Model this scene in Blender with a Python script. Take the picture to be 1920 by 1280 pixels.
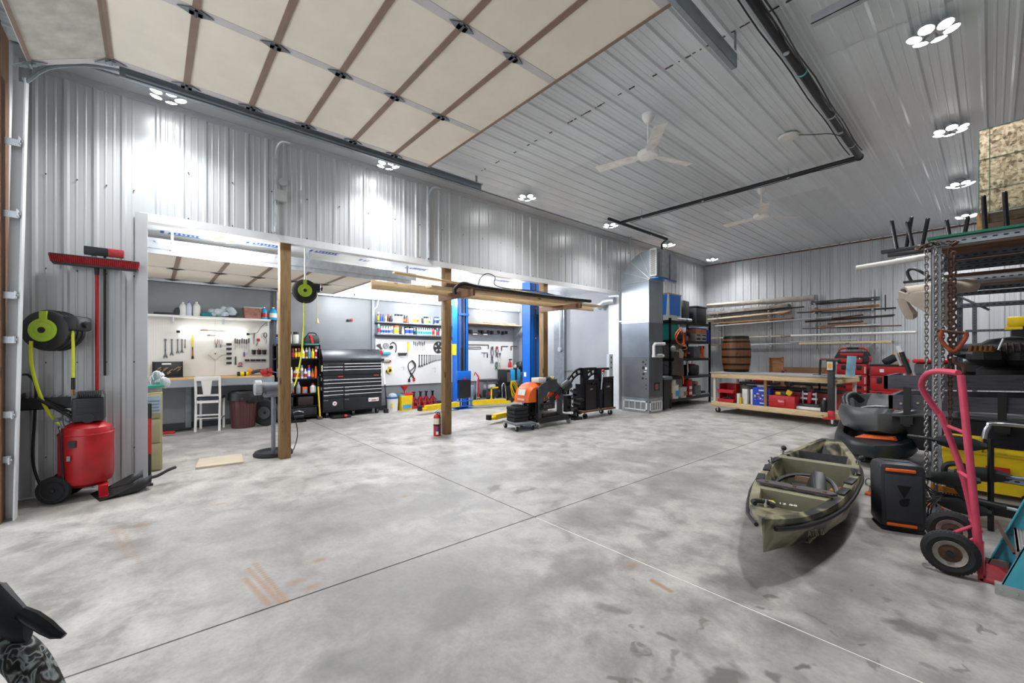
import bpy, bmesh, math, random
from mathutils import Vector, Matrix, Euler
random.seed(7)
for o in list(bpy.data.objects): bpy.data.objects.remove(o)
SC = bpy.context.scene
COL = SC.collection
PI = math.pi
R = math.radians
# ------------------------------------------------------------------ camera, sky, exposure
CF, CU, CV, CH = 779.0, 960.0, 662.0, 1.5          # focal length and principal point in 1920x1280 pixels, eye height
YAW = R(49.1)
SN, CS = math.sin(YAW), math.cos(YAW)
cam = bpy.data.cameras.new('camera'); cam.sensor_width = 36.0
cam.lens = CF / 1920 * 36.0; cam.shift_y = (CV - 640) / 1920; cam.clip_start = 0.05
camo = bpy.data.objects.new('camera', cam); COL.objects.link(camo)
camo.location = (0, 0, CH); camo.rotation_euler = (PI / 2, 0, YAW)
SC.camera = camo
W = bpy.data.worlds.new('sky'); SC.world = W; W.use_nodes = True
W.node_tree.nodes['Background'].inputs[0].default_value = (0.90, 0.95, 1.0, 1)
W.node_tree.nodes['Background'].inputs[1].default_value = 1.7
SC.view_settings.view_transform = 'Standard'; SC.view_settings.look = 'None'
SC.view_settings.exposure = 0.34; SC.view_settings.gamma = 1.0
SC.view_settings.use_curve_mapping = False
LAMP_W = 255.0          # each cluster lamp of the big room
BAY_W = 84.0           # each cluster lamp of the work bay
def portal(name, loc, rot, sx, sy):
    """marks a door opening for the sky's sampling; gives no light of its own"""
    l = bpy.data.lights.new(name, 'AREA'); l.shape = 'RECTANGLE'; l.size = sx; l.size_y = sy; l.cycles.is_portal = True
    o = bpy.data.objects.new(name, l); COL.objects.link(o); o.location = loc; o.rotation_euler = rot
portal('sky_portal_main', (-3.67, -1.2, 2.0), (R(-90), 0, PI), 3.98, 4.04)
portal('sky_portal_bay', (-8.95, -1.18, 1.36), (R(-90), 0, PI), 2.7, 2.74)

# ------------------------------------------------------------------ pixel to world on real planes
def ray(u, v):
    l = (u - CU) / CF
    return (-SN + CS * l, CS + SN * l, (CV - v) / CF)
def at(u, v, X=None, Y=None, Z=None):
    d = ray(u, v)
    t = X / d[0] if X is not None else Y / d[1] if Y is not None else (Z - CH) / d[2]
    return Vector((d[0] * t, d[1] * t, CH + d[2] * t))
# ------------------------------------------------------------------ materials
def lin(h):
    if not isinstance(h, str): return tuple(h) + (1,)
    c = [int(h[i:i + 2], 16) / 255 for i in (0, 2, 4)]
    return tuple((x / 12.92 if x <= .04045 else ((x + .055) / 1.055) ** 2.4) for x in c) + (1,)
class NT:
    def __init__(s, name):
        s.m = bpy.data.materials.new(name); s.m.use_nodes = True
        s.t = s.m.node_tree; s.n = s.t.nodes; s.b = s.n['Principled BSDF']
    def add(s, typ, **kw):
        n = s.n.new(typ)
        for k, v in kw.items():
            if k.startswith('i_'):
                key = k[2:]; key = int(key) if key.isdigit() else key.replace('_', ' ')
                n.inputs[key].default_value = v
            else: setattr(n, k, v)
        return n
    def ln(s, a, b): s.t.links.new(a, b)
    def math(s, op, a, b=None, c=None, clamp=False):
        n = s.n.new('ShaderNodeMath'); n.operation = op; n.use_clamp = clamp
        for i, x in enumerate((a, b, c)):
            if x is None: continue
            if hasattr(x, 'default_value') and hasattr(x, 'links'): s.ln(x, n.inputs[i])
            else: n.inputs[i].default_value = x
        return n.outputs[0]
    def mix(s, f, a, b):
        n = s.n.new('ShaderNodeMix'); n.data_type = 'RGBA'
        for i, x in ((0, f), (6, a), (7, b)):
            if hasattr(x, 'links'): s.ln(x, n.inputs[i])
            else: n.inputs[i].default_value = x
        return n.outputs[2]
    def ramp(s, f, stops):
        n = s.n.new('ShaderNodeValToRGB'); e = n.color_ramp.elements
        while len(e) < len(stops): e.new(.5)
        for k, (p, c) in enumerate(stops): e[k].position = p; e[k].color = c
        s.ln(f, n.inputs[0]); return n.outputs[0]
    def coords(s, kind='Object', scale=(1, 1, 1)):
        t = s.n.new('ShaderNodeTexCoord'); m = s.n.new('ShaderNodeMapping')
        m.inputs['Scale'].default_value = scale; s.ln(t.outputs[kind], m.inputs[0]); return m.outputs[0]
    def noise(s, vec, scale, detail=3, rough=.55, dist=0):
        n = s.n.new('ShaderNodeTexNoise'); n.inputs['Scale'].default_value = scale
        n.inputs['Detail'].default_value = detail; n.inputs['Roughness'].default_value = rough
        n.inputs['Distortion'].default_value = dist
        if vec is not None: s.ln(vec, n.inputs['Vector'])
        return n.outputs[0]
    def bump(s, h, st=.2, d=.01):
        n = s.n.new('ShaderNodeBump'); n.inputs['Strength'].default_value = st; n.inputs['Distance'].default_value = d
        s.ln(h, n.inputs['Height']); s.ln(n.outputs[0], s.b.inputs['Normal'])
MC = {}
def mat(c, rough=.5, metal=0.0, var=.10, vs=6.0, name=None, bump=0):
    """plain material with slight tone variation and wear"""
    key = (c if isinstance(c, str) else tuple(c), rough, metal, var, bump)
    if key in MC: return MC[key]
    m = NT(name or 'm_%s' % (c if isinstance(c, str) else 'rgb')); col = lin(c)
    m.b.inputs['Roughness'].default_value = rough; m.b.inputs['Metallic'].default_value = metal
    if var:
        f = m.noise(m.coords(), vs, 4, .6)
        d = tuple(x * (1 - var * 1.3) for x in col[:3]) + (1,); l = tuple(min(1, x * (1 + var)) for x in col[:3]) + (1,)
        m.ln(m.ramp(f, [(.3, d), (.7, l)]), m.b.inputs['Base Color'])
        r = m.math('MULTIPLY_ADD', f, .2, rough - .1, True); m.ln(r, m.b.inputs['Roughness'])
        if bump: m.bump(m.noise(m.coords(), vs * 12, 3), bump, .004)
    else: m.b.inputs['Base Color'].default_value = col
    MC[key] = m.m
    return m.m
def emit(c, st, name):
    m = NT(name); m.b.inputs['Base Color'].default_value = (0.9, 0.9, 0.9, 1)
    m.b.inputs['Emission Color'].default_value = lin(c); m.b.inputs['Emission Strength'].default_value = st
    return m.m
def wood(c1, c2, axis=1, name='wood', sc=1.0, rough=.6, knots=True):
    m = NT(name); s = [14 * sc] * 3; s[axis] = 1.1 * sc
    v = m.coords('Object', s); f = m.noise(v, 3.0, 5, .65, .6)
    col = m.ramp(f, [(.28, lin(c2)), (.5, lin(c1)), (.75, tuple(min(1, x * 1.12) for x in lin(c1)[:3]) + (1,))])
    if knots:
        s2 = [7 * sc] * 3; s2[axis] = 2.6 * sc
        vo = m.add('ShaderNodeTexVoronoi', i_Scale=1.0); m.ln(m.coords('Object', s2), vo.inputs['Vector'])
        k = m.math('LESS_THAN', vo.outputs['Distance'], .13)
        col = m.mix(m.math('MULTIPLY', k, .8), col, tuple(x * .25 for x in lin(c2)[:3]) + (1,))
    m.ln(col, m.b.inputs['Base Color']); m.b.inputs['Roughness'].default_value = rough
    m.bump(f, .15, .003)
    return m.m
def metal_sheet(name, c, rough, metal, patch=.0, spec=.5):
    m = NT(name); col = lin(c)
    oi = m.add('ShaderNodeObjectInfo'); rnd = m.math('MULTIPLY_ADD', oi.outputs['Random'], .16, .90)
    f = m.noise(m.coords('Object', (1, .35, 1)), 2.2, 4, .6)
    k = m.math('MULTIPLY', m.math('MULTIPLY_ADD', f, .2, .9), rnd)
    vm = m.add('ShaderNodeVectorMath', operation='SCALE'); vm.inputs[0].default_value = col[:3]; m.ln(k, vm.inputs['Scale'])
    m.ln(vm.outputs[0], m.b.inputs['Base Color'])
    m.ln(m.math('MULTIPLY_ADD', f, .16, rough - .08, True), m.b.inputs['Roughness']); m.b.inputs['Metallic'].default_value = metal
    m.b.inputs['Specular IOR Level'].default_value = spec
    return m.m
M_WALL = metal_sheet('ribbed_wall_steel', 'c3c6c9', .34, .22, spec=.55)
M_CEIL = metal_sheet('ribbed_ceiling_steel', 'dce2e6', .38, .08, spec=.5)
M_GALV = mat('bcc1c6', .36, .5, .12, 9, 'galvanised_steel')
M_GALVD = mat('868d93', .4, .45, .12, 9, 'dull_galvanised_steel')
M_TRIM = mat('d4d6d8', .4, .05, .04, 3, 'white_trim_steel')
M_TRIMG = mat('b6b9bd', .4, .2, .05, 3, 'grey_trim_steel')
M_BLK = mat('17181a', .45, 0, .15, 8, 'black_plastic')
M_BLKM = mat('1a1b1e', .35, .3, .15, 8, 'black_painted_steel')
M_RUB = mat('1c1d20', .8, 0, .2, 10, 'black_rubber')
M_DKG = mat('3a3d42', .5, .1, .12, 8, 'dark_grey_paint')
M_GRY = mat('7f8388', .5, .1, .1, 6, 'grey_paint')
M_WHT = mat('e2e2de', .45, 0, .05, 6, 'white_plastic')
M_CHR = mat('d0d3d6', .15, 1, .05, 8, 'chrome')
M_RED = mat('b3151c', .42, 0, .12, 6, 'red_paint')
M_YEL = mat('e3c112', .45, 0, .1, 6, 'yellow_paint')
M_BLU = mat('0b62c4', .38, 0, .08, 3, 'blue_lift_paint')
M_ORG = mat('e8641b', .42, 0, .08, 5, 'orange_paint')
M_RUST = mat('553c31', .75, .4, .3, 30, 'rusty_steel')
M_CREAM = mat('efe6d6', .6, 0, .06, 1.4, 'cream_door_skin')
M_PINE = wood('cbb189', 'a98a5e', 0, 'pine_lumber', 1.0)
M_PINEY = wood('c9a676', 'a37c4a', 1, 'pine_lumber_lengthwise', .8)
M_POST = wood('81653f', '5a442a', 2, 'treated_timber', .8)
M_BROWN = wood('6b4a33', '46301f', 0, 'brown_board', 1)
M_DKWD = wood('4b4953', '2a2930', 0, 'black_weathered_board', .8, .7, False)
# ------------------------------------------------------------------ mesh builder
def basis(d):
    d = Vector(d).normalized(); a = Vector((0, 0, 1)) if abs(d.z) < .95 else Vector((1, 0, 0))
    x = a.cross(d).normalized(); return x, d.cross(x)
class G:
    """collects shapes into one mesh; mi = material slot"""
    def __init__(s): s.v = []; s.f = []; s.m = []
    def quads(s, vs, fs, mi=0):
        b = len(s.v); s.v += [tuple(v) for v in vs]
        for f in fs: s.f.append(tuple(b + i for i in f)); s.m.append(mi)
        return s
    def box(s, x0, x1, y0, y1, z0, z1, mi=0, bev=0, rot=None, piv=None):
        if bev:
            c = [];X = (x0, x1); Y = (y0, y1); Z = (z0, z1); b = min(bev, (x1 - x0) * .49, (y1 - y0) * .49, (z1 - z0) * .49)
            bm = bmesh.new(); bmesh.ops.create_cube(bm, size=1)
            for v in bm.verts:
                v.co = Vector(((x0 + x1) / 2 + v.co.x * (x1 - x0), (y0 + y1) / 2 + v.co.y * (y1 - y0), (z0 + z1) / 2 + v.co.z * (z1 - z0)))
            bmesh.ops.bevel(bm, geom=bm.edges[:], offset=b, segments=2, profile=.5, affect='EDGES')
            bm.verts.index_update(); vs = [v.co.copy() for v in bm.verts]; fs = [[v.index for v in f.verts] for f in bm.faces]; bm.free()
        else:
            vs = [Vector((x, y, z)) for z in (z0, z1) for x, y in ((x0, y0), (x1, y0), (x1, y1), (x0, y1))]
            fs = [(3, 2, 1, 0), (4, 5, 6, 7), (0, 1, 5, 4), (1, 2, 6, 5), (2, 3, 7, 6), (3, 0, 4, 7)]
        if rot is not None:
            p = Vector(piv) if piv is not None else Vector(((x0 + x1) / 2, (y0 + y1) / 2, (z0 + z1) / 2))
            q = Euler(rot).to_matrix(); vs = [p + q @ (v - p) for v in vs]
        return s.quads(vs, fs, mi)
    def cb(s, c, d, mi=0, bev=0, rot=None):
        return s.box(c[0] - d[0] / 2, c[0] + d[0] / 2, c[1] - d[1] / 2, c[1] + d[1] / 2, c[2] - d[2] / 2, c[2] + d[2] / 2, mi, bev, rot)
    def loft(s, rings, mi=0, closed=True, cap=True):
        n = len(rings[0]); vs = [p for r in rings for p in r]; fs = []
        k = n if closed else n - 1
        for i in range(len(rings) - 1):
            for j in range(k):
                a = i * n + j; b = i * n + (j + 1) % n; fs.append((a, b, b + n, a + n))
        if cap and closed:
            fs.append(tuple(range(n - 1, -1, -1))); fs.append(tuple((len(rings) - 1) * n + j for j in range(n)))
        return s.quads(vs, fs, mi)
    def lathe(s, prof, o=(0, 0, 0), ax=(0, 0, 1), n=16, mi=0, cap=True):
        o = Vector(o); ax = Vector(ax).normalized(); x, y = basis(ax)
        rings = [[o + ax * z + (x * math.cos(2 * PI * k / n) + y * math.sin(2 * PI * k / n)) * max(r, 1e-4) for k in range(n)] for r, z in prof]
        return s.loft(rings, mi, True, cap)
    def cyl(s, a, b, r, r2=None, n=12, mi=0):
        a = Vector(a); d = Vector(b) - a
        return s.lathe([(r, 0), (r if r2 is None else r2, d.length)], a, d, n, mi)
    def tube(s, pts, r, n=8, mi=0, smooth=0, closed=False):
        P = [Vector(p) for p in pts]
        if smooth:
            Q = []; m = len(P); rng = m if closed else m - 1
            for i in range(rng):
                if closed: a, b, c, d = P[i - 1], P[i], P[(i + 1) % m], P[(i + 2) % m]
                else: a, b, c, d = P[max(i - 1, 0)], P[i], P[i + 1], P[min(i + 2, m - 1)]
                for k in range(smooth):
                    t = k / smooth
                    Q.append(.5 * (2 * b + (c - a) * t + (2 * a - 5 * b + 4 * c - d) * t * t + (3 * b - a - 3 * c + d) * t ** 3))
            if not closed: Q.append(P[-1])
            P = Q
        rings = []; x = None; m = len(P)
        for i, p in enumerate(P):
            if closed: d = P[(i + 1) % m] - P[i - 1]
            else: d = P[min(i + 1, m - 1)] - P[max(i - 1, 0)]
            d.normalize()
            if x is None: x, y = basis(d)
            else:
                x = x - d * x.dot(d)
                x = x.normalized() if x.length > 1e-5 else basis(d)[0]
                y = d.cross(x)
            rr = r[min(int(i * len(r) / m), len(r) - 1)] if isinstance(r, (list, tuple)) else r
            rings.append([p + (x * math.cos(2 * PI * k / n) + y * math.sin(2 * PI * k / n)) * rr for k in range(n)])
        if closed: rings.append(rings[0])
        return s.loft(rings, mi, True, not closed)
    def prism(s, poly, o, ex, ey, depth, mi=0):
        """poly (x, y) in the plane ex, ey at o, extruded by depth along ex x ey"""
        o = Vector(o); ex = Vector(ex); ey = Vector(ey); ez = ex.cross(ey).normalized() * depth
        a = [o + ex * x + ey * y for x, y in poly]
        return s.loft([a, [p + ez for p in a]], mi)
    def ball(s, c, rx, ry=None, rz=None, n=12, mi=0):
        ry = ry or rx; rz = rz or rx; c = Vector(c); m = max(4, n // 2)
        rings = [[c + Vector((rx * math.cos(2 * PI * k / n) * math.sin(PI * j / m), ry * math.sin(2 * PI * k / n) * math.sin(PI * j / m), -rz * math.cos(PI * j / m))) for k in range(n)] for j in range(m + 1)]
        rings[0] = [c + Vector((0, 0, -rz)) + (p - c - Vector((0, 0, -rz))) * .01 for p in rings[1]]
        rings[-1] = [c + Vector((0, 0, rz)) + (p - c - Vector((0, 0, rz))) * .01 for p in rings[-2]]
        return s.loft(rings, mi)
    def obj(s, name, mats, par=None, loc=None, rot=None):
        me = bpy.data.meshes.new(name); me.from_pydata(s.v, [], s.f)
        for m in (mats if isinstance(mats, (list, tuple)) else [mats]): me.materials.append(m)
        me.polygons.foreach_set('material_index', s.m)
        bm = bmesh.new(); bm.from_mesh(me); bmesh.ops.recalc_face_normals(bm, faces=bm.faces[:]); bm.to_mesh(me); bm.free()
        me.shade_smooth(); me.set_sharp_from_angle(angle=R(38))
        o = bpy.data.objects.new(name, me); COL.objects.link(o)
        if par is not None: o.parent = par
        if loc is not None: o.location = loc
        if rot is not None: o.rotation_euler = rot
        return o
def thing(name, label, cat, loc=(0, 0, 0), rz=0, group=None):
    o = bpy.data.objects.new(name, None); o.empty_display_size = .1; COL.objects.link(o)
    o.location = loc; o.rotation_euler = (0, 0, rz) if not isinstance(rz, (tuple, list)) else rz
    return tag(o, label, cat, group)
def tag(o, label, cat, group=None):
    o['label'] = label; o['category'] = cat
    if group: o['group'] = group
    return o
def struct(name):
    o = bpy.data.objects.new(name, None); COL.objects.link(o); o['kind'] = 'structure'; return o
def kids(o): return [c for c in bpy.data.objects if c.parent == o]
def dup(root, loc=None, rz=None, label=None, group=None):
    def cp(o, par):
        c = o.copy(); COL.objects.link(c)
        if par is not None: c.parent = par
        for k in kids(o): cp(k, c)
        return c
    r = cp(root, None)
    if loc is not None: r.location = loc
    if rz is not None: r.rotation_euler = (0, 0, rz) if not isinstance(rz, (tuple, list)) else rz
    if label: r['label'] = label
    if group: r['group'] = group
    return r
def child(o, mesh, par, loc=(0, 0, 0), rot=(0, 0, 0)):
    """another piece that shares a mesh"""
    c = bpy.data.objects.new(o, mesh); COL.objects.link(c); c.parent = par; c.location = loc; c.rotation_euler = rot
    return c
def text(body, size, par, m, loc, rot, name='lettering', ext=.001):
    cu = bpy.data.curves.new(name, 'FONT'); cu.body = body; cu.size = size; cu.extrude = ext; cu.align_x = 'CENTER'; cu.align_y = 'CENTER'; cu.resolution_u = 2
    o = bpy.data.objects.new(name, cu); COL.objects.link(o); bpy.context.view_layer.update()
    me = bpy.data.meshes.new_from_object(o.evaluated_get(bpy.context.evaluated_depsgraph_get())); bpy.data.objects.remove(o)
    me.materials.clear(); me.materials.append(m); q = bpy.data.objects.new(name, me); COL.objects.link(q); q.parent = par; q.location = loc; q.rotation_euler = rot; return q
ORD = ['first', 'second', 'third', 'fourth', 'fifth', 'sixth', 'seventh', 'eighth', 'ninth', 'tenth', 'eleventh', 'twelfth', 'thirteenth',
       'fourteenth', 'fifteenth', 'sixteenth', 'seventeenth', 'eighteenth', 'nineteenth', 'twentieth', 'twenty-first', 'twenty-second', 'twenty-third', 'twenty-fourth', 'twenty-fifth', 'twenty-sixth']
# ================================================================== STRUCTURE
XW, XB, YF, YB, ZC, ZH = -6.57, -10.55, -1.05, 14.55, 4.56, 3.13    # left wall, bay back wall, front, back, ceiling, header
Y0, Y1 = -0.06, 9.47                                                # the opening into the bay
ZB = 3.22                                                           # bay ceiling
XR = 4.2
# ---- concrete floor: slabs with open saw-cut joints
def concrete():
    m = NT('concrete_floor'); g = m.add('ShaderNodeNewGeometry'); pos = g.outputs['Position']
    n1 = m.noise(pos, .55, 5, .62, .4); n2 = m.noise(pos, 3.2, 6, .65, .3); n3 = m.noise(pos, 40, 3, .6)
    base = m.ramp(n2, [(.36, lin('85827d')), (.5, lin('a39f9a')), (.64, lin('b5b1ab'))])
    k = m.ramp(n1, [(.46, (0, 0, 0, 1)), (.60, (1, 1, 1, 1))])
    col = m.mix(m.math('MULTIPLY', k, .5), base, lin('868380'))
    # stains with a place of their own: x, y, radius x, radius y, strength
    dn = m.add('ShaderNodeTexNoise', i_Scale=2.6, i_Detail=4.0); m.ln(pos, dn.inputs['Vector'])
    sub = m.add('ShaderNodeVectorMath', operation='SUBTRACT'); m.ln(dn.outputs['Color'], sub.inputs[0]); sub.inputs[1].default_value = (.5, .5, .5)
    scl = m.add('ShaderNodeVectorMath', operation='SCALE'); m.ln(sub.outputs[0], scl.inputs[0]); scl.inputs['Scale'].default_value = .75
    ad = m.add('ShaderNodeVectorMath', operation='ADD'); m.ln(pos, ad.inputs[0]); m.ln(scl.outputs[0], ad.inputs[1])
    def stains(lst, colr, soft, src):
        nonlocal col
        acc = None
        for (x, y, rx, ry, st) in lst:
            a = m.add('ShaderNodeVectorMath', operation='SUBTRACT'); m.ln(src, a.inputs[0]); a.inputs[1].default_value = (x, y, 0)
            b = m.add('ShaderNodeVectorMath', operation='MULTIPLY'); m.ln(a.outputs[0], b.inputs[0]); b.inputs[1].default_value = (1 / rx, 1 / ry, 0)
            l = m.add('ShaderNodeVectorMath', operation='LENGTH'); m.ln(b.outputs[0], l.inputs[0])
            d = m.math('MULTIPLY', m.math('MULTIPLY_ADD', l.outputs['Value'], -1 / soft, 1 / soft, True), st)
            acc = d if acc is None else m.math('MAXIMUM', acc, d)
        col = m.mix(acc, col, colr)
    P = lambda u, v: at(u, v, Z=0)[:2]
    dark = []
    for (u, v, rx, ry, st) in [(922, 917, .12, .2, .75), (978, 920, .06, .12, .6), (1070, 1080, .22, .5, .42), (1110, 965, .3, .6, .35), (690, 930, .5, 1.3, .34),
                               (780, 950, .4, .9, .28), (620, 980, .5, .8, .3), (870, 1125, .3, .35, .4), (1075, 880, .4, 1.0, .32), (960, 890, .35, .7, .25), (740, 1100, .55, .7, .3),
                               (720, 1215, .28, .36, .32), (1125, 1140, .09, .2, .5), (1235, 930, .3, .6, .3), (1220, 1015, .15, .3, .3), (560, 905, .5, .8, .22), (250, 1030, .3, .3, .2),
                               (1280, 900, .5, .8, .28), (1180, 855, .4, .8, .25), (1400, 1100, .2, .9, .3), (1560, 1130, .25, 1.0, .32), (1300, 850, .5, 1.2, .2), (640, 790, .9, 1.2, .22), (1700, 1170, .1, .16, .6), (1800, 1165, .04, .12, .55),
                               (130, 945, .5, .8, .35), (1630, 1010, .3, .5, .2), (1490, 1010, .35, .7, .28), (1330, 1270, .1, .12, .65), (1450, 1262, .05, .06, .6), (1490, 1240, .05, .05, .7)]:
        x, y = P(u, v); dark.append((x, y, rx, ry, st * 1.45))
    stains(dark, lin('67655f'), .55, ad.outputs[0])
    spots = []
    rr = random.Random(3)
    for k in range(22):
        x, y = P(rr.uniform(1150, 1850), rr.uniform(1090, 1270)); spots.append((x, y, rr.uniform(.015, .04), rr.uniform(.02, .06), rr.uniform(.35, .7)))
    stains(spots, lin('5c554e'), .5, ad.outputs[0])
    rust = []
    for (u0, v0, u1, v1) in [(478, 1057, 538, 1128), (465, 1066, 525, 1128), (460, 1085, 505, 1133), (228, 985, 262, 1055), (212, 992, 238, 1045), (1222, 1088, 1258, 1108)]:
        for k in range(22):
            t = k / 21; x, y = P(u0 + (u1 - u0) * t, v0 + (v1 - v0) * t); rust.append((x, y, .022, .03, .7 if u0 > 300 else .35))
    for (u, v) in [(1185, 1060), (555, 1090), (585, 1100), (410, 945), (262, 985), (760, 930), (598, 1050)]:
        x, y = P(u, v); rust.append((x, y, .05, .09, .5))
    stains(rust, lin('98683a'), .8, pos)
    fine = m.ramp(n3, [(.3, (.86, .86, .86, 1)), (.6, (1, 1, 1, 1))])
    mm = m.add('ShaderNodeMix', data_type='RGBA', blend_type='MULTIPLY'); mm.inputs[0].default_value = .9
    m.ln(col, mm.inputs[6]); m.ln(fine, mm.inputs[7]); m.ln(mm.outputs[2], m.b.inputs['Base Color'])
    m.ln(m.math('MULTIPLY_ADD', n2, .35, .33, True), m.b.inputs['Roughness']); m.bump(m.math('ADD', n2, n3), .05, .01)
    return m.m
M_CONC = concrete()
floor = struct('floor')
G().box(XB - .2, XR + .2, YF - 1.6, YB + .2, -.3, -.03).obj('joint_bed', mat('1f1e1c', .9), floor)
def slab(poly):
    g = G(); n = len(poly); cx = sum(p[0] for p in poly) / n; cy = sum(p[1] for p in poly) / n
    def ring(d, z): return [(x + (cx - x) / max(abs(cx - x), .1) * d, y + (cy - y) / max(abs(cy - y), .1) * d, z) for x, y in poly]
    g.loft([ring(.0055, -.06), ring(.0055, -.0015), ring(.007, 0)]); g.obj('slab', M_CONC, floor)
jx = lambda y: -2.80 + .02 * y
XS = -6.70
for ya, yb in ((YF - 1.5, 2.655), (2.655, 8.6), (8.6, YB)):
    slab([(XS, ya), (jx(ya), ya), (jx(yb), yb), (XS, yb)])
    slab([(jx(ya), ya), (XR, ya), (XR, yb), (jx(yb), yb)])
for ya, yb in ((YF - 1.5, 2.655), (2.655, 9.6)): slab([(XB, ya), (XS, ya), (XS, yb), (XB, yb)])
f2 = G().box(jx(2.655) + .02, 2.0, 2.6515, 2.6585, -.02, -.001).obj('joint_filler', mat('e6e3dd', .7), floor)
# ---- ribbed sheet panels
def profile(w):
    pts = [(0, 0)]; k = 0
    while True:
        c = .1143 + .2286 * k
        if c - .03 > w - .005: break
        for x, z in ((-.030, 0), (-.012, .018), (.012, .018), (.030, 0), (.068, 0), (.074, .0035), (.086, .0035), (.092, 0), (.136, 0), (.142, .0035), (.154, .0035), (.160, 0)):
            if c + x < w: pts.append((c + x, z))
        k += 1
    pts.append((w, 0)); return pts
PAN = {}
def panel(par, w, L, o, ex, ey, m, name='metal_panel'):
    key = (round(w, 3), round(L, 3), m.name)
    ex = Vector(ex); ey = Vector(ey); ez = ex.cross(ey)
    if key not in PAN:
        pr = profile(w); g = G()
        g.quads([(x, y, z) for y in (0, L) for x, z in pr], [(i, i + 1, i + 1 + len(pr), i + len(pr)) for i in range(len(pr) - 1)])
        me = bpy.data.meshes.new(name); me.from_pydata(g.v, [], g.f); me.materials.append(m); me.shade_smooth(); me.set_sharp_from_angle(angle=R(20)); PAN[key] = me
    ob = bpy.data.objects.new(name, PAN[key]); COL.objects.link(ob); ob.parent = par
    ob.matrix_world = Matrix(((ex.x, ey.x, ez.x, o[0]), (ex.y, ey.y, ez.y, o[1]), (ex.z, ey.z, ez.z, o[2]), (0, 0, 0, 1)))
    ob.matrix_parent_inverse = Matrix.Identity(4)
    return ob
PW = .9144
def run(par, a, b, L, fo, ex, ey, m):
    x = a; k = 0
    while x < b - .02:
        w = min(PW, b - x); panel(par, w, L, fo(x, k), ex, ey, m); x += PW; k += 1
wl = struct('wall_left')
G().box(XW - .14, XW - .004, YF - .1, Y0, 0, ZC).box(XW - .14, XW - .004, Y0, Y1, ZH, ZC).box(XW - .14, XW - .004, Y1, YB + .1, 0, ZC).obj('backing', M_GRY, wl)
run(wl, YF, Y0, ZC, lambda x, k: (XW, x, 0), (0, 1, 0), (0, 0, 1), M_WALL)
run(wl, Y0, Y1, ZC - ZH, lambda x, k: (XW, x, ZH), (0, 1, 0), (0, 0, 1), M_WALL)
run(wl, Y1, YB, ZC, lambda x, k: (XW, x, 0), (0, 1, 0), (0, 0, 1), M_WALL)
wb = struct('wall_back'); G().box(XW - .1, XR + .1, YB + .004, YB + .14, 0, ZC).obj('backing', M_GRY, wb)
run(wb, XW, XR, ZC - .05, lambda x, k: (x, YB, 0), (1, 0, 0), (0, 0, 1), M_WALL)
wr = struct('wall_right'); G().box(XR + .004, XR + .14, YF - .1, YB + .1, 0, ZC).obj('backing', M_GRY, wr)
run(wr, -YB, -YF, ZC, lambda x, k: (XR, -x, 0), (0, -1, 0), (0, 0, 1), M_WALL)
wf = struct('wall_front')
G().box(XW - .1, -5.66, YF - .14, YF - .004, 0, ZC).box(-5.66, -1.68, YF - .14, YF - .004, 4.02, ZC).box(-1.68, XR + .1, YF - .14, YF - .004, 0, ZC).obj('backing', M_GRY, wf)
x = 1.68
while x > -XR + .02:
    w = min(PW, x + XR); panel(wf, w, ZC, (-x + w, YF, 0), (-1, 0, 0), (0, 0, 1), M_WALL); x -= PW
panel(wf, .6, ZC, (-5.95, YF, 0), (-1, 0, 0), (0, 0, 1), M_WALL)
ce = struct('ceiling'); G().box(XW - .14, XR + .14, YF - .14, YB + .14, ZC + .03, ZC + .12).obj('deck', M_GRY, ce)
x = XW; k = 0
while x < XR - .02:
    w = min(PW, XR - x)
    for j, (ya, yb) in enumerate(((YF - .05, 4.22), (4.17, 5.30), (5.25, 9.35), (9.3, YB))):
        panel(ce, w, yb - ya, (x, yb, ZC + (.004 if j % 2 else 0)), (1, 0, 0), (0, -1, 0), M_CEIL)
    x += PW; k += 1
lg_ = G(); rr = random.Random(4)                              # rusted, lifted edge where the ceiling sheets lap
for k in range(60):
    x_ = -5.6 + .075 * k
    if rr.random() < .45: lg_.box(x_, x_ + rr.uniform(.03, .09), 4.168, 4.175 + rr.uniform(0, .012), ZC - .008, ZC - .001)
lg_ = lg_.obj('lap_rust', mat('5e5048', .8, 0, .3, 20), ce); lg_['kind'] = 'stuff'
# ---- trims
def trim(n, g, m): o = g.obj('trim_%d' % n, m); o['kind'] = 'structure'; return o
trim(1, G().box(XW - .16, XW + .028, Y0 - .02, Y1 + .02, ZH - .06, ZH + .005).box(XW + .022, XW + .03, Y0 - .05, Y1 + .05, ZH - .07, ZH + .03), M_TRIM)
trim(2, G().box(XW - .18, XW + .029, Y0 + .001, Y0 + .02, 0, ZH - .06).box(XW + .022, XW + .031, Y0 - .09, Y0 + .02, 0, ZH + .02), M_TRIMG)
trim(3, G().box(XW + .022, XW + .031, Y1 - .02, Y1 + .08, 0, ZH).box(XW - .3, XW + .021, Y1 - .02, Y1 - .001, 0, ZH - .06), M_TRIM)
trim(4, G().box(XW, XW + .045, YF, YB, ZC - .05, ZC - .03).box(XW, XW + .02, YF, YB, ZC - .10, ZC - .03).box(XW, XW + .30, YF, YB, ZC - .03, ZC - .02), M_TRIMG)
trim(5, G().box(XW, XR, YB - .03, YB, ZC - .05, ZC - .02), mat('7a4f3a', .7, 0, .3, 3))
trim(6, G().box(XW, XW + .05, YB - .05, YB, 0, ZC - .1), M_TRIMG)
g = G()
for i in range(42):                                            # screws along the header and up the sheets
    yy = Y0 + .1143 + .2286 * i
    for z in (ZH + .05, ZH + .62):
        if (i + int(z * 10)) % 2 == 0: g.ball((XW + .012, yy + .06, z), .009, n=6)
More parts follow.
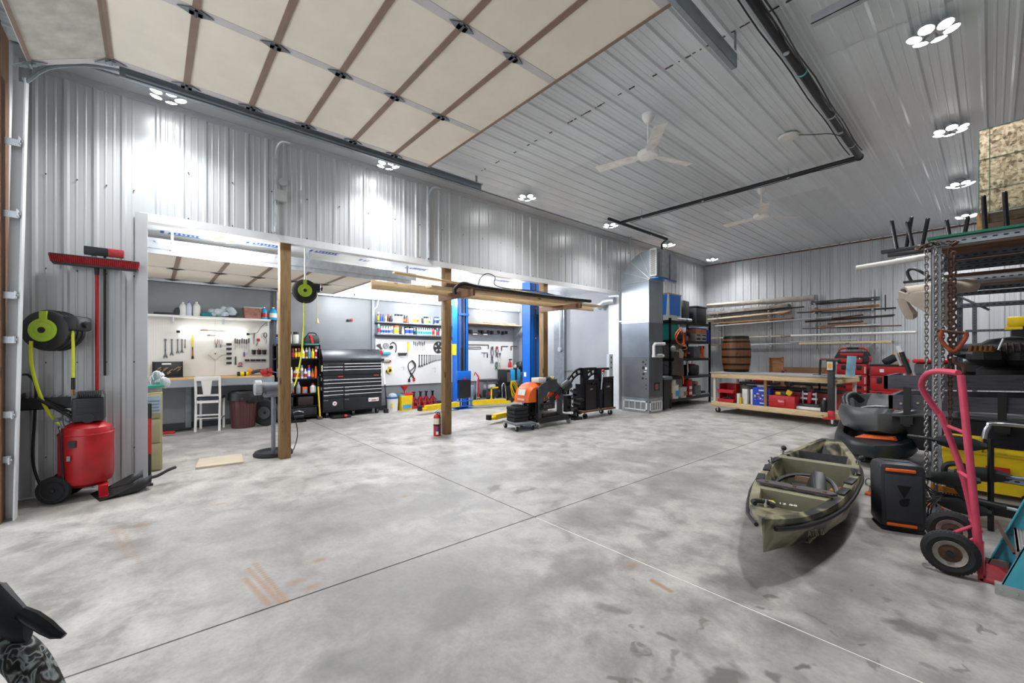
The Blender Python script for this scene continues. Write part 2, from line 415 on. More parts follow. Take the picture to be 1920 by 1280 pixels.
for yy in (-.85, -.62, -.39, -.16):
    for z in (.4, 1.4, 2.4, 3.4): g.ball((XW + .012, yy, z), .008, n=6)
s_ = g.obj('panel_screws', M_DKG, wl); s_['kind'] = 'stuff'
# ---- work bay shell
M_BAYW = mat('7b7f83', .42, .1, .08, 1.5, 'painted_bay_wall', .04)
M_BAYE = mat('929498', .5, 0, .05, 1.5, 'pale_bay_wall')
b1 = G().box(XB - .12, XB, YF - .1, Y1 + .2, 0, ZB + .1).obj('wall_bay_back', M_BAYW); b1['kind'] = 'structure'
b2 = G().box(XB - .1, XW - .14, Y1, Y1 + .12, 0, ZB + .1).obj('wall_bay_right', M_BAYE); b2['kind'] = 'structure'
b3 = G().box(XB, -10.3, YF - .12, YF, 0, ZB).box(-7.6, XW - .14, YF - .12, YF, 0, ZB).box(-10.3, -7.6, YF - .12, YF, 2.72, ZB).obj('wall_bay_left', M_BAYE); b3['kind'] = 'structure'
def foil():
    m = NT('foil_ceiling'); m.b.inputs['Metallic'].default_value = .12; m.b.inputs['Roughness'].default_value = .28
    m.b.inputs['Base Color'].default_value = lin('d6dbde')
    m.bump(m.noise(m.coords('Object', (1, 1, 1)), 5, 3, .6), .25, .02); return m.m
M_FOIL = foil()
cb = struct('ceiling_bay')
for k in range(3):
    for j in range(4):
        xa = XB + k * 1.30; ya = YF + j * 2.65
        G().box(xa + .004, min(xa + 1.296, XW - .13), ya + .004, min(ya + 2.646, Y1), ZB, ZB + .03).obj('foil_board', M_FOIL, cb)
# printed marks on the foil boards: short blue stamps, three strokes and a bar each
pg = G()
for u, v in ((328, 438), (484, 457), (287, 464), (600, 472), (690, 489), (775, 503), (877, 517), (938, 526), (730, 512), (640, 505)):
    x, y = at(u, v, Z=ZB)[:2]
    pg.box(x - .07, x + .07, y - .16, y - .12, ZB - .003, ZB - .001)
    pg.box(x - .08, x - .055, y - .08, y + .3, ZB - .003, ZB - .001).box(x + .055, x + .08, y - .02, y + .3, ZB - .003, ZB - .001)
    for q in range(7): pg.box(x - .04 + .02 * (q % 2), x + .045, y - .07 + .052 * q, y - .04 + .052 * q, ZB - .003, ZB - .001)
pm = pg.obj('printed_mark', mat('2b4f9c', .5), cb)
G().box(XB, XB + .06, YF, Y1 - .02, 2.92, ZB).obj('foil_band', M_FOIL, cb)
t7 = trim(7, G().box(XB, XB + .09, YF, Y1 - .02, 2.88, 2.92), M_GALVD)
trim(8, G().box(-8.84, -8.42, Y1 - .10, Y1 - .02, 0, ZB), M_GALVD)
trim(9, G().box(-8.42, XW - .2, Y1 - .06, Y1 - .02, .98, 1.0), M_GRY)
for n, y in ((10, 2.05), (11, 4.30)): trim(n, G().box(XB, XB + .05, y, y + .07, 0, 2.9), M_GALVD)
trim(12, G().box(XB, XB + .02, YF, Y1, 0, .12), M_DKG)
# ---- overhead door of the big room, rolled up under the ceiling
def section(par, w, L, ns, mstile):
    """one door section lying flat: x across, y along, underside at z=0"""
    s = G().box(0, w, .002, L - .002, .0, .04).obj('door_section', M_CREAM, par)
    G().box(0, w, 0, .028, -.012, .0).box(0, w, L - .028, L, -.012, .0).obj('rail', mat('8c7566', .6, 0, .12, 4, 'weathered_rail'), s)
    for i in range(ns + 1):
        xc = i * w / ns; xc = min(max(xc, .05), w - .05)
        G().box(xc - .045, xc + .045, .03, L - .03, -.004, 0).obj('stile', mstile, s)
    return s
M_STILE = mat('cbc6c6', .5, 0, .05, 4, 'stile_strip')
def hinge_mesh():
    g = G(); g.prism([(0, -.125), (.045, -.035), (.045, .035), (0, .125), (-.045, .035), (-.045, -.035)], (0, 0, -.012), (1, 0, 0), (0, 1, 0), -.006)
    g.cyl((-.04, 0, -.024), (.04, 0, -.024), .012, n=8).cb((0, .03, -.022), (.05, .03, .014)).cb((0, -.03, -.022), (.05, .03, .014))
    o = g.obj('hinge', M_GALVD); me = o.data; bpy.data.objects.remove(o); return me
HM = hinge_mesh()
ZD = 4.34; XD0, XD1 = -5.64, -1.69
d1 = struct('door_1')
L = .585; ys = [-.31 + L * i for i in range(6)]; first = None
for i, y in enumerate(ys):
    if first is None: first = section(d1, XD1 - XD0, L, 3, M_STILE); first.location = (XD0, y, ZD); s = first
    else:
        s = first.copy(); COL.objects.link(s); s.location = (XD0, y, ZD)
        for c in kids(first): cc = c.copy(); COL.objects.link(cc); cc.parent = s
    for q in range(4):
        child('hinge', HM, s, (min(max(q * (XD1 - XD0) / 3, .05), XD1 - XD0 - .05), 0, 0))
a = R(26); y, z = -.31, ZD
M_SKIN2 = mat('c9c6bb', .6, 0, .2, 5, 'worn_door_skin')
for i, a in enumerate((R(27), R(62))):
    y2, z2 = y - L * math.cos(a), z - L * math.sin(a)
    s = first.copy(); s.data = first.data.copy(); s.data.materials[0] = M_SKIN2; COL.objects.link(s); s.location = (XD0, y2, z2); s.rotation_euler = (a, 0, 0)
    for c in kids(first):
        cc = c.copy(); COL.objects.link(cc); cc.parent = s
    for q in range(4): child('hinge', HM, s, (min(max(q * (XD1 - XD0) / 3, .05), XD1 - XD0 - .05), L, 0))
    y, z = y2, z2
    if i == 0: break
# tracks, jamb timber and brackets
tr = struct('trim_13')
g = G()
for xx, sg in ((-5.76, 1), (-1.62, -1)):
    g.box(xx - .004, xx + .004, -.25, 4.29, ZD - .07, ZD + .06)
    g.box(min(xx, xx + .05 * sg), max(xx, xx + .05 * sg), -.25, 4.29, ZD - .07, ZD - .06).box(min(xx, xx + .05 * sg), max(xx, xx + .05 * sg), -.25, 4.29, ZD + .05, ZD + .06)
    g.cyl((xx + .025 * sg, -.2, ZD - .03), (xx + .025 * sg, 4.2, ZD - .03), .02, n=8)
    for yy in (1.2, 2.9, 4.2): g.box(xx - .02 * sg - .003, xx - .02 * sg + .003, yy - .02, yy + .02, ZD + .05, ZC)
    # curved lower run down to the vertical track
    g.tube([(xx, -.25, ZD + .01), (xx, -.5, ZD - .05), (xx, -.74, ZD - .19), (xx, -.86, ZD - .36), (xx, -.88, 4.0)], .016, 6, smooth=3)
g.obj('door_track', mat('929ba2', .38, .4, .12, 5, 'track_steel'), tr)
vt = struct('trim_14')
g = G()
q = [(-5.86, -.945, 0), (-5.74, -.945, 0), (-5.74, -.935, 0), (-5.86, -.935, 0)]
top = [(x, y + .07, 4.0) for x, y, z in q]
g.loft([q, top]); q = [(-5.86, -.945, 0), (-5.85, -.945, 0), (-5.85, -1.03, 0), (-5.86, -1.03, 0)]; g.loft([q, [(x, y + .07, 4.0) for x, y, z in q]])
g.obj('track_angle', M_TRIM, vt)
G().box(-5.97, -5.68, YF - .02, YF + .045, 0, 4.4).obj('jamb_board', wood('7d5a3c', '5a3f2a', 2, 'red_jamb_timber', .8), vt)
cg = G().box(-.05, .06, -.004, .004, -.03, .03).box(-.05, -.042, -.1, .004, -.03, .03).cyl((.02, .004, 0), (.02, .014, 0), .012, n=6)
co = cg.obj('bracket', M_GALV, vt, (-5.72, -.955, .55)); 
for z in (.95, 1.62, 2.02, 2.75, 3.4): child('bracket', co.data, vt, (-5.72, -.955 + z * .0175, z))
# short steel angle hanging from the ceiling, for the next door along
G().box(-1.03, 1.6, 4.33, 4.336, 4.36, 4.44).box(-1.03, 1.6, 4.33, 4.39, 4.36, 4.366).box(-.3, -.26, 4.335, 4.34, 4.4, ZC).obj('trim_15', M_GALV)['kind'] = 'structure'
# ---- overhead door of the bay
d2 = struct('door_2'); LB = .6; XB0, XB1 = -10.38, -7.62; ZDB = 2.93
fb = None
for i in range(6):
    y = -.3 + LB * i
    if fb is None: fb = section(d2, XB1 - XB0, LB, 2, M_STILE); s = fb
    else:
        s = fb.copy(); COL.objects.link(s)
        for c in kids(fb): cc = c.copy(); COL.objects.link(cc); cc.parent = s
    s.location = (XB0, y, ZDB)
    for q_ in range(3): child('hinge', HM, s, (min(max(q_ * (XB1 - XB0) / 2, .05), XB1 - XB0 - .05), 0, 0))
s = fb.copy(); COL.objects.link(s); s.location = (XB0, -.3 - LB * math.cos(R(38)), ZDB - LB * math.sin(R(38))); s.rotation_euler = (R(38), 0, 0)
for c in kids(fb): cc = c.copy(); COL.objects.link(cc); cc.parent = s
g = G()
for xx in (XB0 - .05, XB1 + .02):
    g.box(xx, xx + .03, -.3, 3.9, ZDB - .05, ZDB + .05)
g.box(XB1 + .06, XB1 + .07, -.6, 4.0, ZDB + .02, ZDB + .16)
for i in range(24): g.cyl((XB1 + .072, -.5 + .18 * i, ZDB + .11), (XB1 + .08, -.5 + .18 * i, ZDB + .11), .012, n=6)
for yy in (0.2, 2.0, 3.8):
    g.box(XB1 + .04, XB1 + .06, yy, yy + .03, ZDB, ZB).box(XB0 - .04, XB0 - .02, yy, yy + .03, ZDB, ZB)
g.obj('door_track', M_GALV, d2)
# ================================================================== CEILING THINGS
M_LED = emit((1, .98, .95), 28, 'led_lens')
M_FIX = mat('c4c7ca', .4, .3, .05, 5, 'lamp_housing')
def cluster(loc, rz, label, group, W_, pods=5, sc=.76, base=M_FIX, tilt=0):
    t = thing('cluster_ceiling_lamp', label, 'lamp', loc, rz, group)
    G().cyl((0, 0, 0), (0, 0, -.05 * sc), .075 * sc, n=20).cyl((0, 0, -.05 * sc), (0, 0, -.09 * sc), .05 * sc, .035 * sc, n=16).obj('base', base, t)
    for k in range(pods):
        a = 2 * PI * k / pods if pods > 2 else PI * k
        d = Vector((math.cos(a), math.sin(a), 0)); c = d * .155 * sc + Vector((0, 0, -.10 * sc)) if pods > 1 else Vector((0, 0, -.1))
        n = (Vector((0, 0, -1)) + d * .25).normalized()
        p = G().cyl(d * .04 * sc + Vector((0, 0, -.075 * sc)), c - n * .01, .012 * sc, n=6).lathe([(.03 * sc, -.018), (.075 * sc, 0), (.078 * sc, .012), (.07 * sc, .012)], c, n, 18).obj('pod', base, t)
        G().lathe([(.068 * sc, .0125), (.05 * sc, .018), (.0, .02)], c, n, 18, cap=False).obj('lens', M_LED, p)
    l = bpy.data.lights.new('lamp_light', 'POINT' if pods == 3 else 'SPOT'); l.energy = W_; l.shadow_soft_size = .14
    if pods != 3: l.spot_size = R(150); l.spot_blend = 1.0
    l.color = (.97, .985, 1.0)
    o = bpy.data.objects.new('lamp_light', l); COL.objects.link(o); o.parent = t; o.location = (0, 0, -.16 * sc if pods != 3 else -.3); o.rotation_euler = (Euler((0, -tilt, 0)).to_matrix().inverted() @ Matrix.Rotation(rz, 3, 'Z')).inverted().to_euler() if tilt else (0, 0, 0)
    return t
WHERE = ['above the hose reel end of the wall', 'above the first timber post', 'above the second timber post', 'above the header past the third post', 'just past the air duct', 'in the far corner']
for i, y in enumerate((.13, 2.76, 5.4, 8.05, 10.7, 13.4)):
    cluster((-6.12 if i < 2 else -5.80, y, ZC - (.07 if i < 2 else .02)), .3 + i, 'bright ceiling lamp by the left wall, ' + WHERE[i], 'cluster lamps along the left wall', LAMP_W, 5, .76, M_FIX, R(13))
WHR = ['behind the camera', 'largest, nearest the camera', 'second from the camera', 'third from the camera', 'farthest one, half behind the rack hooks']
for i, y in enumerate((2.85, 5.5, 8.08, 10.8, 13.4)):
    cluster((-.36, y, ZC), .9 + i * .4, 'bright lamp in the right ceiling row, ' + WHR[i], 'cluster lamps in the right row', LAMP_W, 6, .80)
for i, (x, y, lab) in enumerate(((-7.27, .78, 'two-bulb lamp on the bay ceiling left of the first timber post'), (-9.0, 3.85, 'cluster lamp on the bay ceiling left of the long wood beam'),
                                 (-7.75, 5.15, 'cluster lamp on the bay ceiling above the wall shelf near the second post'), (-9.6, 5.9, 'cluster lamp on the bay ceiling seen under the stacked lumber'),
                                 (-7.35, 7.15, 'cluster lamp on the bay ceiling right of the third post'), (-9.7, 8.55, 'cluster lamp on the bay ceiling nearest the end wall corner'), (-9.9, .6, 'cluster lamp on the bay ceiling hidden over the rolled bay door'))):
    if i == 6: continue
    cluster((x, y, ZB), .2 + i, lab, 'cluster lamps of the work bay', BAY_W, 3, .8, mat('a8905c', .35, .7) if i == 0 else M_FIX)
def fan(loc, rz, label):
    M_FAN = mat('f6f4f1', .5, 0, .08, 8, 'off_white_fan')
    t = thing('ceiling_fan', label, 'fan', loc, rz, 'ceiling fans')
    G().lathe([(.075, 0), (.075, -.05), (.045, -.10), (.03, -.12)], n=20).obj('canopy', M_FAN, t)
    G().cyl((0, 0, -.1), (0, 0, -.44), .013).obj('downrod', M_FAN, t)
    G().lathe([(.03, -.41), (.06, -.44), (.13, -.49), (.135, -.52), (.12, -.55), (.06, -.57), (.0, -.575)], n=28).obj('motor', M_FAN, t)
    MB_ = mat('f0ede8', .5, 0, .12, 9, 'dusty_fan_blade')
    for k in range(3):
        a = 2 * PI * k / 3
        b = G().prism([(.10, -.03), (.2, -.065), (.70, -.075), (.71, .075), (.2, .065), (.10, .03)], (0, 0, -.525), (1, 0, .0), (0, .98, .17), .008).obj('blade', MB_, t)
        b.rotation_euler = (0, 0, a)
fan((-2.88, 4.80, ZC), R(72), 'white three-blade ceiling fan nearest the camera, in front of the black pipe')
fan((-2.80, 8.55, ZC), R(52), 'white three-blade ceiling fan behind the black pipe, farther from the camera')
t = thing('access_point', 'round white disc on the ceiling with a thin cable to the pipe', 'router', (-1.86, 6.73, ZC))
G().lathe([(.12, -.02), (.125, -.03), (.11, -.05), (.03, -.056), (0, -.057)], n=28).obj('disc', M_WHT, t)
G().tube([(.1, .05, -.03), (.25, .15, -.05), (.42, .35, -.04), (.57, .5, -.12)], .005, 6, smooth=4).obj('cable', M_BLK, t)
t = thing('air_pipe', 'long black overhead air pipe running below the ceiling with one right-angle turn', 'pipe', (0, 0, 0))
zp = 4.42
G().cyl((-1.29, -1.0, zp), (-1.29, 7.96, zp), .042, n=14).cyl((-1.29, 7.96, zp), (-5.45, 7.92, zp), .032, n=12).ball((-1.29, 7.96, zp), .055).cyl((-5.45, 7.5, zp), (-5.45, 9.97, zp), .035, n=12).obj('pipe', mat('1d2226', .35, .2, .2, 8, 'black_pipe'), t)
G().cyl((-5.45, 9.97, zp), (-5.77, 10.3, zp), .03).cyl((-5.77, 10.3, zp), (-5.77, 10.3, .75), .026, n=12).obj('drop_pipe', mat('1d2226', .35, .2, .2, 8), t)
G().tube([(-1.22, y, zp + .02 * math.sin(y * 5) - .02) for y in [-1 + .3 * i for i in range(30)]], .008, 6).tube([(-1.36, y, zp - .03 + .015 * math.sin(y * 4 + 1)) for y in [-1 + .3 * i for i in range(30)]], .007, 6).tube([(-1.3 - .3 * i, 7.93, zp - .05 - .008 * math.sin(i * 2.)) for i in range(14)], .006, 6).obj('cable', M_BLK, t)
for y in (.5, 2.1, 3.6, 5.1, 6.3, 7.4): G().cyl((-1.29, y - .012, zp), (-1.29, y + .012, zp), .047, n=14).obj('clip', mat('6fb7bd', .5) if y in (5.1,) else M_GALV, t)
for x, y in ((-1.29, 4.6), (-1.29, 6.8), (-2.2, 7.95), (-3.6, 7.93), (-4.9, 7.92), (-5.45, 9.2)): G().cyl((x, y, zp), (x, y, ZC), .006, n=6).cyl((x, y, zp - .05), (x, y, zp - .02), .025, n=10).obj('hanger', M_GALV, t)
def conduit(name, y, ztop, zbot, label, box):
    t = thing(name, label, 'conduit', (XW + .045, y, 0))
    G().tube([(.14, .16, ztop), (.10, .05, ztop), (.03, .0, ztop - .10), (0.01, 0, ztop - .3), (0, 0, zbot)], .018, 8, smooth=4).obj('tube', M_GALV, t)
    G().cyl((0, 0, zbot - .06), (0, 0, zbot + .02), .026).obj('end_fitting', M_GALV, t)
    if box:
        G().box(-.02, .05, -.02, .13, zbot + .38, zbot + .53).obj('junction_box', mat('b9bbbd', .45, .2), t)
        G().cyl((0.0, .09, zbot + .66), (.04, .09, zbot + .66), .055).obj('round_cover', mat('b9bbbd', .45, .2), t)
conduit('wall_conduit', 1.30, 4.42, 3.24, 'bent steel conduit with a grey junction box above the bay opening', True)
conduit('wall_conduit', 3.70, 4.42, 3.24, 'plain bent steel conduit without a box, right of the boxed one', False)
# ================================================================== POSTS AND LUMBER ON THEIR ARMS
for i, (y, lab) in enumerate(((1.435, 'brown timber post nearest the camera, with the green hose reel behind it'), (4.14, 'brown timber post with the red fire extinguisher at its foot'), (6.70, 'brown timber post behind the orange machine'))):
    G().box(-.07, .07, -.07, .07, 0, ZH - .06, bev=.004).obj('timber_post', M_POST, None, (XW - .075, y, 0))
    tag(bpy.data.objects['timber_post' + ('' if i == 0 else '.%03d' % i)], lab, 'post', 'timber posts in the bay opening')
t = thing('lumber_bracket', 'dark brown plank arm jutting from the second timber post under the lumber', 'bracket', (XW, 4.0, 2.56), group='lumber arms')
G().box(-.1, 1.0, -.02, .02, -.11, 0).obj('arm', M_BROWN, t)
t = thing('lumber_bracket', 'grey-brown plank arm jutting from the third timber post under the lumber', 'bracket', (XW, 6.6, 2.52), group='lumber arms')
G().box(-.1, 1.1, -.02, .02, -.10, 0).obj('arm', M_BROWN, t)
def stick(name, a, b, w, h, m, label, cat='lumber', group=None, roll=0):
    a = Vector(a); b = Vector(b); d = b - a; o = G().box(0, d.length, -w / 2, w / 2, -h / 2, h / 2, bev=.002).obj(name, m)
    x = d.normalized(); y = Vector((0, 0, 1)).cross(x).normalized(); z = x.cross(y)
    o.matrix_world = Matrix(((x.x, y.x, z.x, a.x), (x.y, y.y, z.y, a.y), (x.z, y.z, z.z, a.z), (0, 0, 0, 1))) @ Matrix.Rotation(roll, 4, 'X')
    tag(o, label, cat, group); return o
LG = 'lumber on the post arms'
stick('lumber_beam', at(696, 533, X=-6.35), at(1112, 578, X=-6.35), .04, .14, M_PINE, 'thick pale pine beam, lowest and longest on the post arms', group=LG)
stick('lumber_board', at(738, 513, X=-6.2) + Vector((0, 0, .02)), at(1098, 574, X=-6.2) + Vector((0, 0, .03)), .09, .03, M_PINE, 'thin light strip of wood highest on the post arms', group=LG)
stick('lumber_board', (-6.1, 3.45, 2.60), (-6.1, 8.0, 2.61), .22, .035, M_PINE, 'wide flat pine board lying on the post arms beside the beam', group=LG)
stick('lumber_board', (-6.0, 3.7, 2.65), (-6.0, 7.3, 2.66), .12, .05, M_BROWN, 'dark red-brown board on the post arms between the pine pieces', group=LG)
pipe_b = G().tube([(-5.75, 3.75, 2.46), (-5.75, 3.75, 2.56), (-5.72, 3.9, 2.65), (-5.7, 4.2, 2.63), (-5.62, 5.2, 2.60), (-5.57, 6.6, 2.60), (-5.55, 7.0, 2.60)], .034, 10, smooth=4).obj('black_pipe', M_BLK)
tag(pipe_b, 'thick bent black pipe lying along the front of the post arms', 'pipe')
tag(G().cyl((-5.8, 4.8, 2.66), (-5.78, 6.4, 2.64), .022).obj('paddle_shaft', M_YEL), 'yellow pole lying on the post arms behind the black pipe', 'pole', LG)
tag(G().cyl((-5.95, 5.2, 2.72), (-5.95, 6.9, 2.70), .016).obj('blue_pole', mat('1e56b0', .4)), 'thin blue pole lying on top of the boards on the post arms', 'pole', LG)
tag(G().tube([(-5.8, 4.25, 2.66), (-5.8, 4.3, 2.8), (-5.8, 4.45, 2.9), (-5.8, 4.62, 2.86), (-5.8, 4.62, 2.72), (-5.78, 4.9, 2.68), (-5.75, 5.6, 2.7), (-5.75, 6.2, 2.66)], .008, 6, smooth=5).obj('looped_cable', M_BLK), 'thin black cable in a loop on top of the lumber', 'cable')
# ================================================================== LEFT WALL: REEL, BROOMS, COMPRESSOR
M_LIME = mat('a8c832', .5, 0, .05, 6, 'lime_green_plastic'); M_HOSE = mat('d3dc2a', .5, 0, .08, 12, 'yellow_green_hose')
def reel(loc, rz, label, hose, sc=1.0):
    t = thing('hose_reel', label, 'hose reel', loc, rz, 'wall hose reels')
    w = .13 * sc; r = .20 * sc
    G().lathe([(r * .8, -w), (r * .97, -w * .9), (r, -w * .6), (r, w * .6), (r * .97, w * .9), (r * .8, w), (.01, w)], (0, 0, 0), (1, 0, 0), 28).box(-w * .9, w * .9, .02 * sc, .26 * sc, .0, .15 * sc, bev=.03).obj('housing', M_BLK, t)
    for k in (-.5, 0, .5): G().lathe([(r, k * w - .008), (r + .008, k * w - .006), (r + .008, k * w + .006), (r, k * w + .008)], (0, 0, 0), (1, 0, 0), 28, cap=False).obj('rib', M_BLK, t)
    f = G().lathe([(.11 * sc, w), (.115 * sc, w + .018), (.09 * sc, w + .022), (.075 * sc, w + .016), (.05 * sc, w + .026), (.0, w + .026)], (0, 0, 0), (1, 0, 0), 28).box(w - .005, w + .012, -.03 * sc, .03 * sc, .08 * sc, .19 * sc).obj('side_cap', M_LIME, t)
    G().cyl((w + .024, 0, 0), (w + .032, 0, 0), .03 * sc).obj('hub', M_BLK, f)
    G().cyl((0, .25 * sc, .07 * sc), (0, .29 * sc, .06 * sc), .035 * sc).obj('hose_guide', M_BLK, t)
    G().box(-w - .02, -w + .01, -.12, .12, -.12, .12).box(-.24 * sc, -w, -.02, .02, -.03, .03).obj('wall_bracket', M_BLKM, t)
    if hose: G().tube(hose, .012, 8, smooth=6).obj('hose', M_HOSE, t)
    return t
reel((XW + .27, -.76, 1.73), R(-26), 'black hose reel with lime green cap on the ribbed wall above the red compressor', None)
h = G().tube([(XW + .38, -.90, 1.62), (XW + .37, -.90, 1.4), (XW + .36, -.86, 1.15), (XW + .32, -.80, .92), (XW + .30, -.74, .80), (XW + .31, -.70, .76)], .014, 8, smooth=6).obj('air_hose', M_HOSE)
tag(h, 'yellow-green air hose from the reel down to the compressor fitting', 'hose')
h = thing('hose_end', 'yellow hose end with black grip hanging from the wall reel', 'hose', (XW + .35, -.62, 0))
G().tube([(.02, -.02, 1.80), (.06, 0, 1.77), (.08, .01, 1.6), (.075, .01, 1.24)], .013, 8, smooth=6).obj('hose', M_HOSE, h)
G().cyl((.075, .01, 1.25), (.075, .01, 1.13), .016).obj('grip', M_BLK, h); G().cyl((.075, .01, 1.13), (.075, .01, 1.07), .009).obj('nozzle', mat('b07a3c', .3, .9), h)
# bay reel, hung from the ceiling behind the first post
reel((-7.0, 1.80, 2.46), R(-14), 'black hose reel with lime green cap hung behind the first timber post', None, .85)
h = G().tube([(-6.98, 1.78, 2.32), (-6.98, 1.78, 2.0), (-7.0, 1.76, 1.6), (-7.0, 1.72, 1.3), (-6.98, 1.66, 1.05), (-6.95, 1.6, .95)], .011, 8, smooth=6).obj('air_hose', M_HOSE)
tag(h, 'yellow-green hose hanging from the bay reel in front of the bottle shelves', 'hose')
h = thing('hanging_bracket', 'steel rod hanging the bay hose reel from the ceiling', 'rod', (-7.0, 1.8, 2.6)); G().cyl((0, 0, 0), (0, 0, ZB - 2.6), .012).box(-.1, .1, -.02, .02, ZB - 2.62, ZB - 2.6).obj('rod', M_GALV, h)
# push brooms hung head up
t = thing('push_broom', 'wide red push broom hung head up with a long red handle', 'broom', (XW + .12, -.46, 0))
M_BRI = mat('3a4245', .8, 0, .5, 120, 'grey_bristle_face'); M_REDW = mat('a8252b', .65, 0, .25, 40, 'red_bristles')
hd = G().cb((0, 0, 2.455), (.09, .66, .03), 0, .008).obj('block', M_DKG, t); hd.rotation_euler = (0, 0, 0)
br = G()
for i in range(44):
    for j in range(5):
        y = -.335 + .67 * i / 43; x = -.045 + .0225 * j
        br.cyl((x, y, 2.46), (x * 1.5, y * 1.03, 2.535), .0075, .009, 5)
o = br.obj('bristles', M_REDW, t); o['kind'] = 'stuff'
G().cb((0, 0, 2.538), (.15, .70, .012), 0, .004).obj('bristle_tips', M_BRI, t)
G().cyl((0, 0, 2.45), (0, 0, 2.36), .022, .018).obj('socket', M_BLK, t)
G().cyl((0, 0, 2.40), (-.03, 0, 1.02), .0155).obj('handle', M_RED, t)
t = thing('push_broom', 'small black and red broom head hung behind the wide red broom', 'broom', (XW + .06, -.40, 0))
G().cb((0, -.07, 2.63), (.05, .19, .09), 0, .006).obj('black_bristles', M_BLK, t); G().cb((0, .09, 2.63), (.05, .13, .088), 0, .006).obj('red_bristles', M_REDW, t)
G().cyl((0, 0, 2.6), (0, 0, 1.25), .012).obj('handle', M_BLK, t)
# air compressor
t = thing('air_compressor', 'red upright tank air compressor with black motor cover on wheels by the wall', 'compressor', (-6.24, -.52, 0))
tk = G().lathe([(.03, .10), (.12, .115), (.19, .16), (.21, .22), (.21, .66), (.19, .73), (.12, .78), (.0, .79)], n=36).lathe([(.213, .655), (.217, .665), (.213, .675)], n=36, cap=False).obj('tank', mat('a31219', .38, .05, .2, 5, 'dusty_red_paint'), t)
G().box(.207, .214, -.115, -.06, .55, .62).obj('rating_label', M_BLK, tk)
sh = G().box(-.11, .13, -.10, .14, .79, 1.04, bev=.02).loft([[(-.11, -.10, 1.04), (.13, -.10, 1.04), (.13, .14, 1.04), (-.11, .14, 1.04)], [(-.1, -.07, 1.10), (.07, -.07, 1.10), (.07, .12, 1.10), (-.1, .12, 1.10)]]).obj('motor_cover', mat('242428', .5, 0, .25, 10), t)
lg = G()
for i in range(9): lg.box(.129, .135, -.07, .11, .87 + i * .018, .877 + i * .018)
for i in range(11): lg.box(.07, .14, -.055 + .0165 * i, -.047 + .0165 * i, 1.05, 1.105)
lg.obj('louvers', M_BLK, sh)
G().cyl((.131, .02, .83), (.139, .02, .83), .05, n=20).obj('fan_opening', M_BLK, sh)
for x_, y in ((.12, -.22), (-.17, -.15)):
    w = G().lathe([(.04, -.022), (.125, -.028), (.135, -.015), (.135, .015), (.125, .028), (.04, .022)], (x_, y, .135), (.94, -.34, 0), 28, cap=True).obj('wheel', M_RUB, t)
    G().lathe([(.09, .024), (.095, .032), (.085, .03)], (x_, y, .135), (.94, -.34, 0), 24, cap=False).lathe([(.02, .02), (.02, .038), (.0, .04)], (x_, y, .135), (.94, -.34, 0), 14).obj('rim', M_BLK, w)
G().box(.06, .17, .10, .17, .10, .13).box(.14, .17, .10, .17, .0, .13, rot=(0, .25, 0)).box(.08, .18, .10, .17, 0, .012).obj('foot', M_RED, t)
G().box(-.12, -.05, .08, .15, 0, .13).obj('foot', M_RED, t)
G().tube([(-.02, -.05, .84), (.02, -.2, .95), (.0, -.3, 1.02), (0, -.33, 1.04)], .014, 8, smooth=4).tube([(.07, -.05, .80), (.08, -.2, .93), (.04, -.33, 1.04), (0, -.33, 1.04)], .014, 8, smooth=4).obj('push_handle', M_BLKM, t)
G().cyl((.06, -.16, .74), (.06, -.19, .85), .014).cyl((.06, -.19, .83), (.10, -.21, .83), .02).ball((.02, -.13, .82), .03).cyl((.02, -.13, .78), (.02, -.13, .9), .01).obj('regulator', M_GALVD, t)
G().tube([(.10, -.19, .76), (.16, -.17, .7), (.17, -.16, .45), (.17, -.15, .2)], .009, 6, smooth=4).obj('drain_hose', M_BLK, t)
G().box(.185, .205, -.125, -.10, .42, .47).obj('pressure_switch', M_GRY, t)
t = thing('black_power_cord', 'black power cord hanging down the wall left of the compressor', 'cord', (0, 0, 0))
G().tube([(XW + .06, -1.0, 1.28), (XW + .12, -.95, 1.27), (XW + .16, -.9, 1.15), (XW + .16, -.91, .8), (XW + .16, -.92, .4), (XW + .22, -.86, .15), (XW + .3, -.78, .03)], .012, 8, smooth=6).obj('cord', M_BLK, t)
t = thing('wall_tray', 'black wire tray shelf on the ribbed wall left of the compressor motor', 'tray', (XW + .02, -.80, .93))
tg = G().box(0, .26, -.2, .16, 0, .008).box(.25, .26, -.2, .16, 0, .12).box(0, .26, -.2, -.19, 0, .16)
for i in range(7): tg.box(0.03, .25, -.18 + i * .05, -.175 + i * .05, .12, .125)
tg.obj('tray', M_BLKM, t)
# dustpan and stick
t = thing('dustpan', 'large black scoop dustpan lying on the floor beside the compressor', 'dustpan', (-6.17, -.16, 0), R(14))
prof = lambda y, k: [(-.16 * k, y, .11 * (k if k < 1 else 1)), (-.15 * k, y, .02), (-.1 * k, y, .006), (.1 * k, y, .006), (.15 * k, y, .02), (.16 * k, y, .11)]
G().loft([[(-.2, -.30, .004), (-.16, -.30, .002), (-.08, -.30, .001), (.08, -.30, .001), (.16, -.30, .002), (.2, -.30, .004)],
          [(-.2, -.15, .05), (-.18, -.15, .012), (-.1, -.15, .005), (.1, -.15, .005), (.18, -.15, .012), (.2, -.15, .05)],
          [(-.19, .02, .13), (-.18, .02, .03), (-.12, .02, .01), (.12, .02, .01), (.18, .02, .03), (.19, .02, .13)],
          [(-.15, .12, .17), (-.15, .12, .10), (-.1, .12, .05), (.1, .12, .05), (.15, .12, .10), (.15, .12, .17)]], closed=False, cap=False).obj('pan', M_BLK, t)
md = bpy.data.objects['pan'].modifiers.new('thick', 'SOLIDIFY'); md.thickness = .006
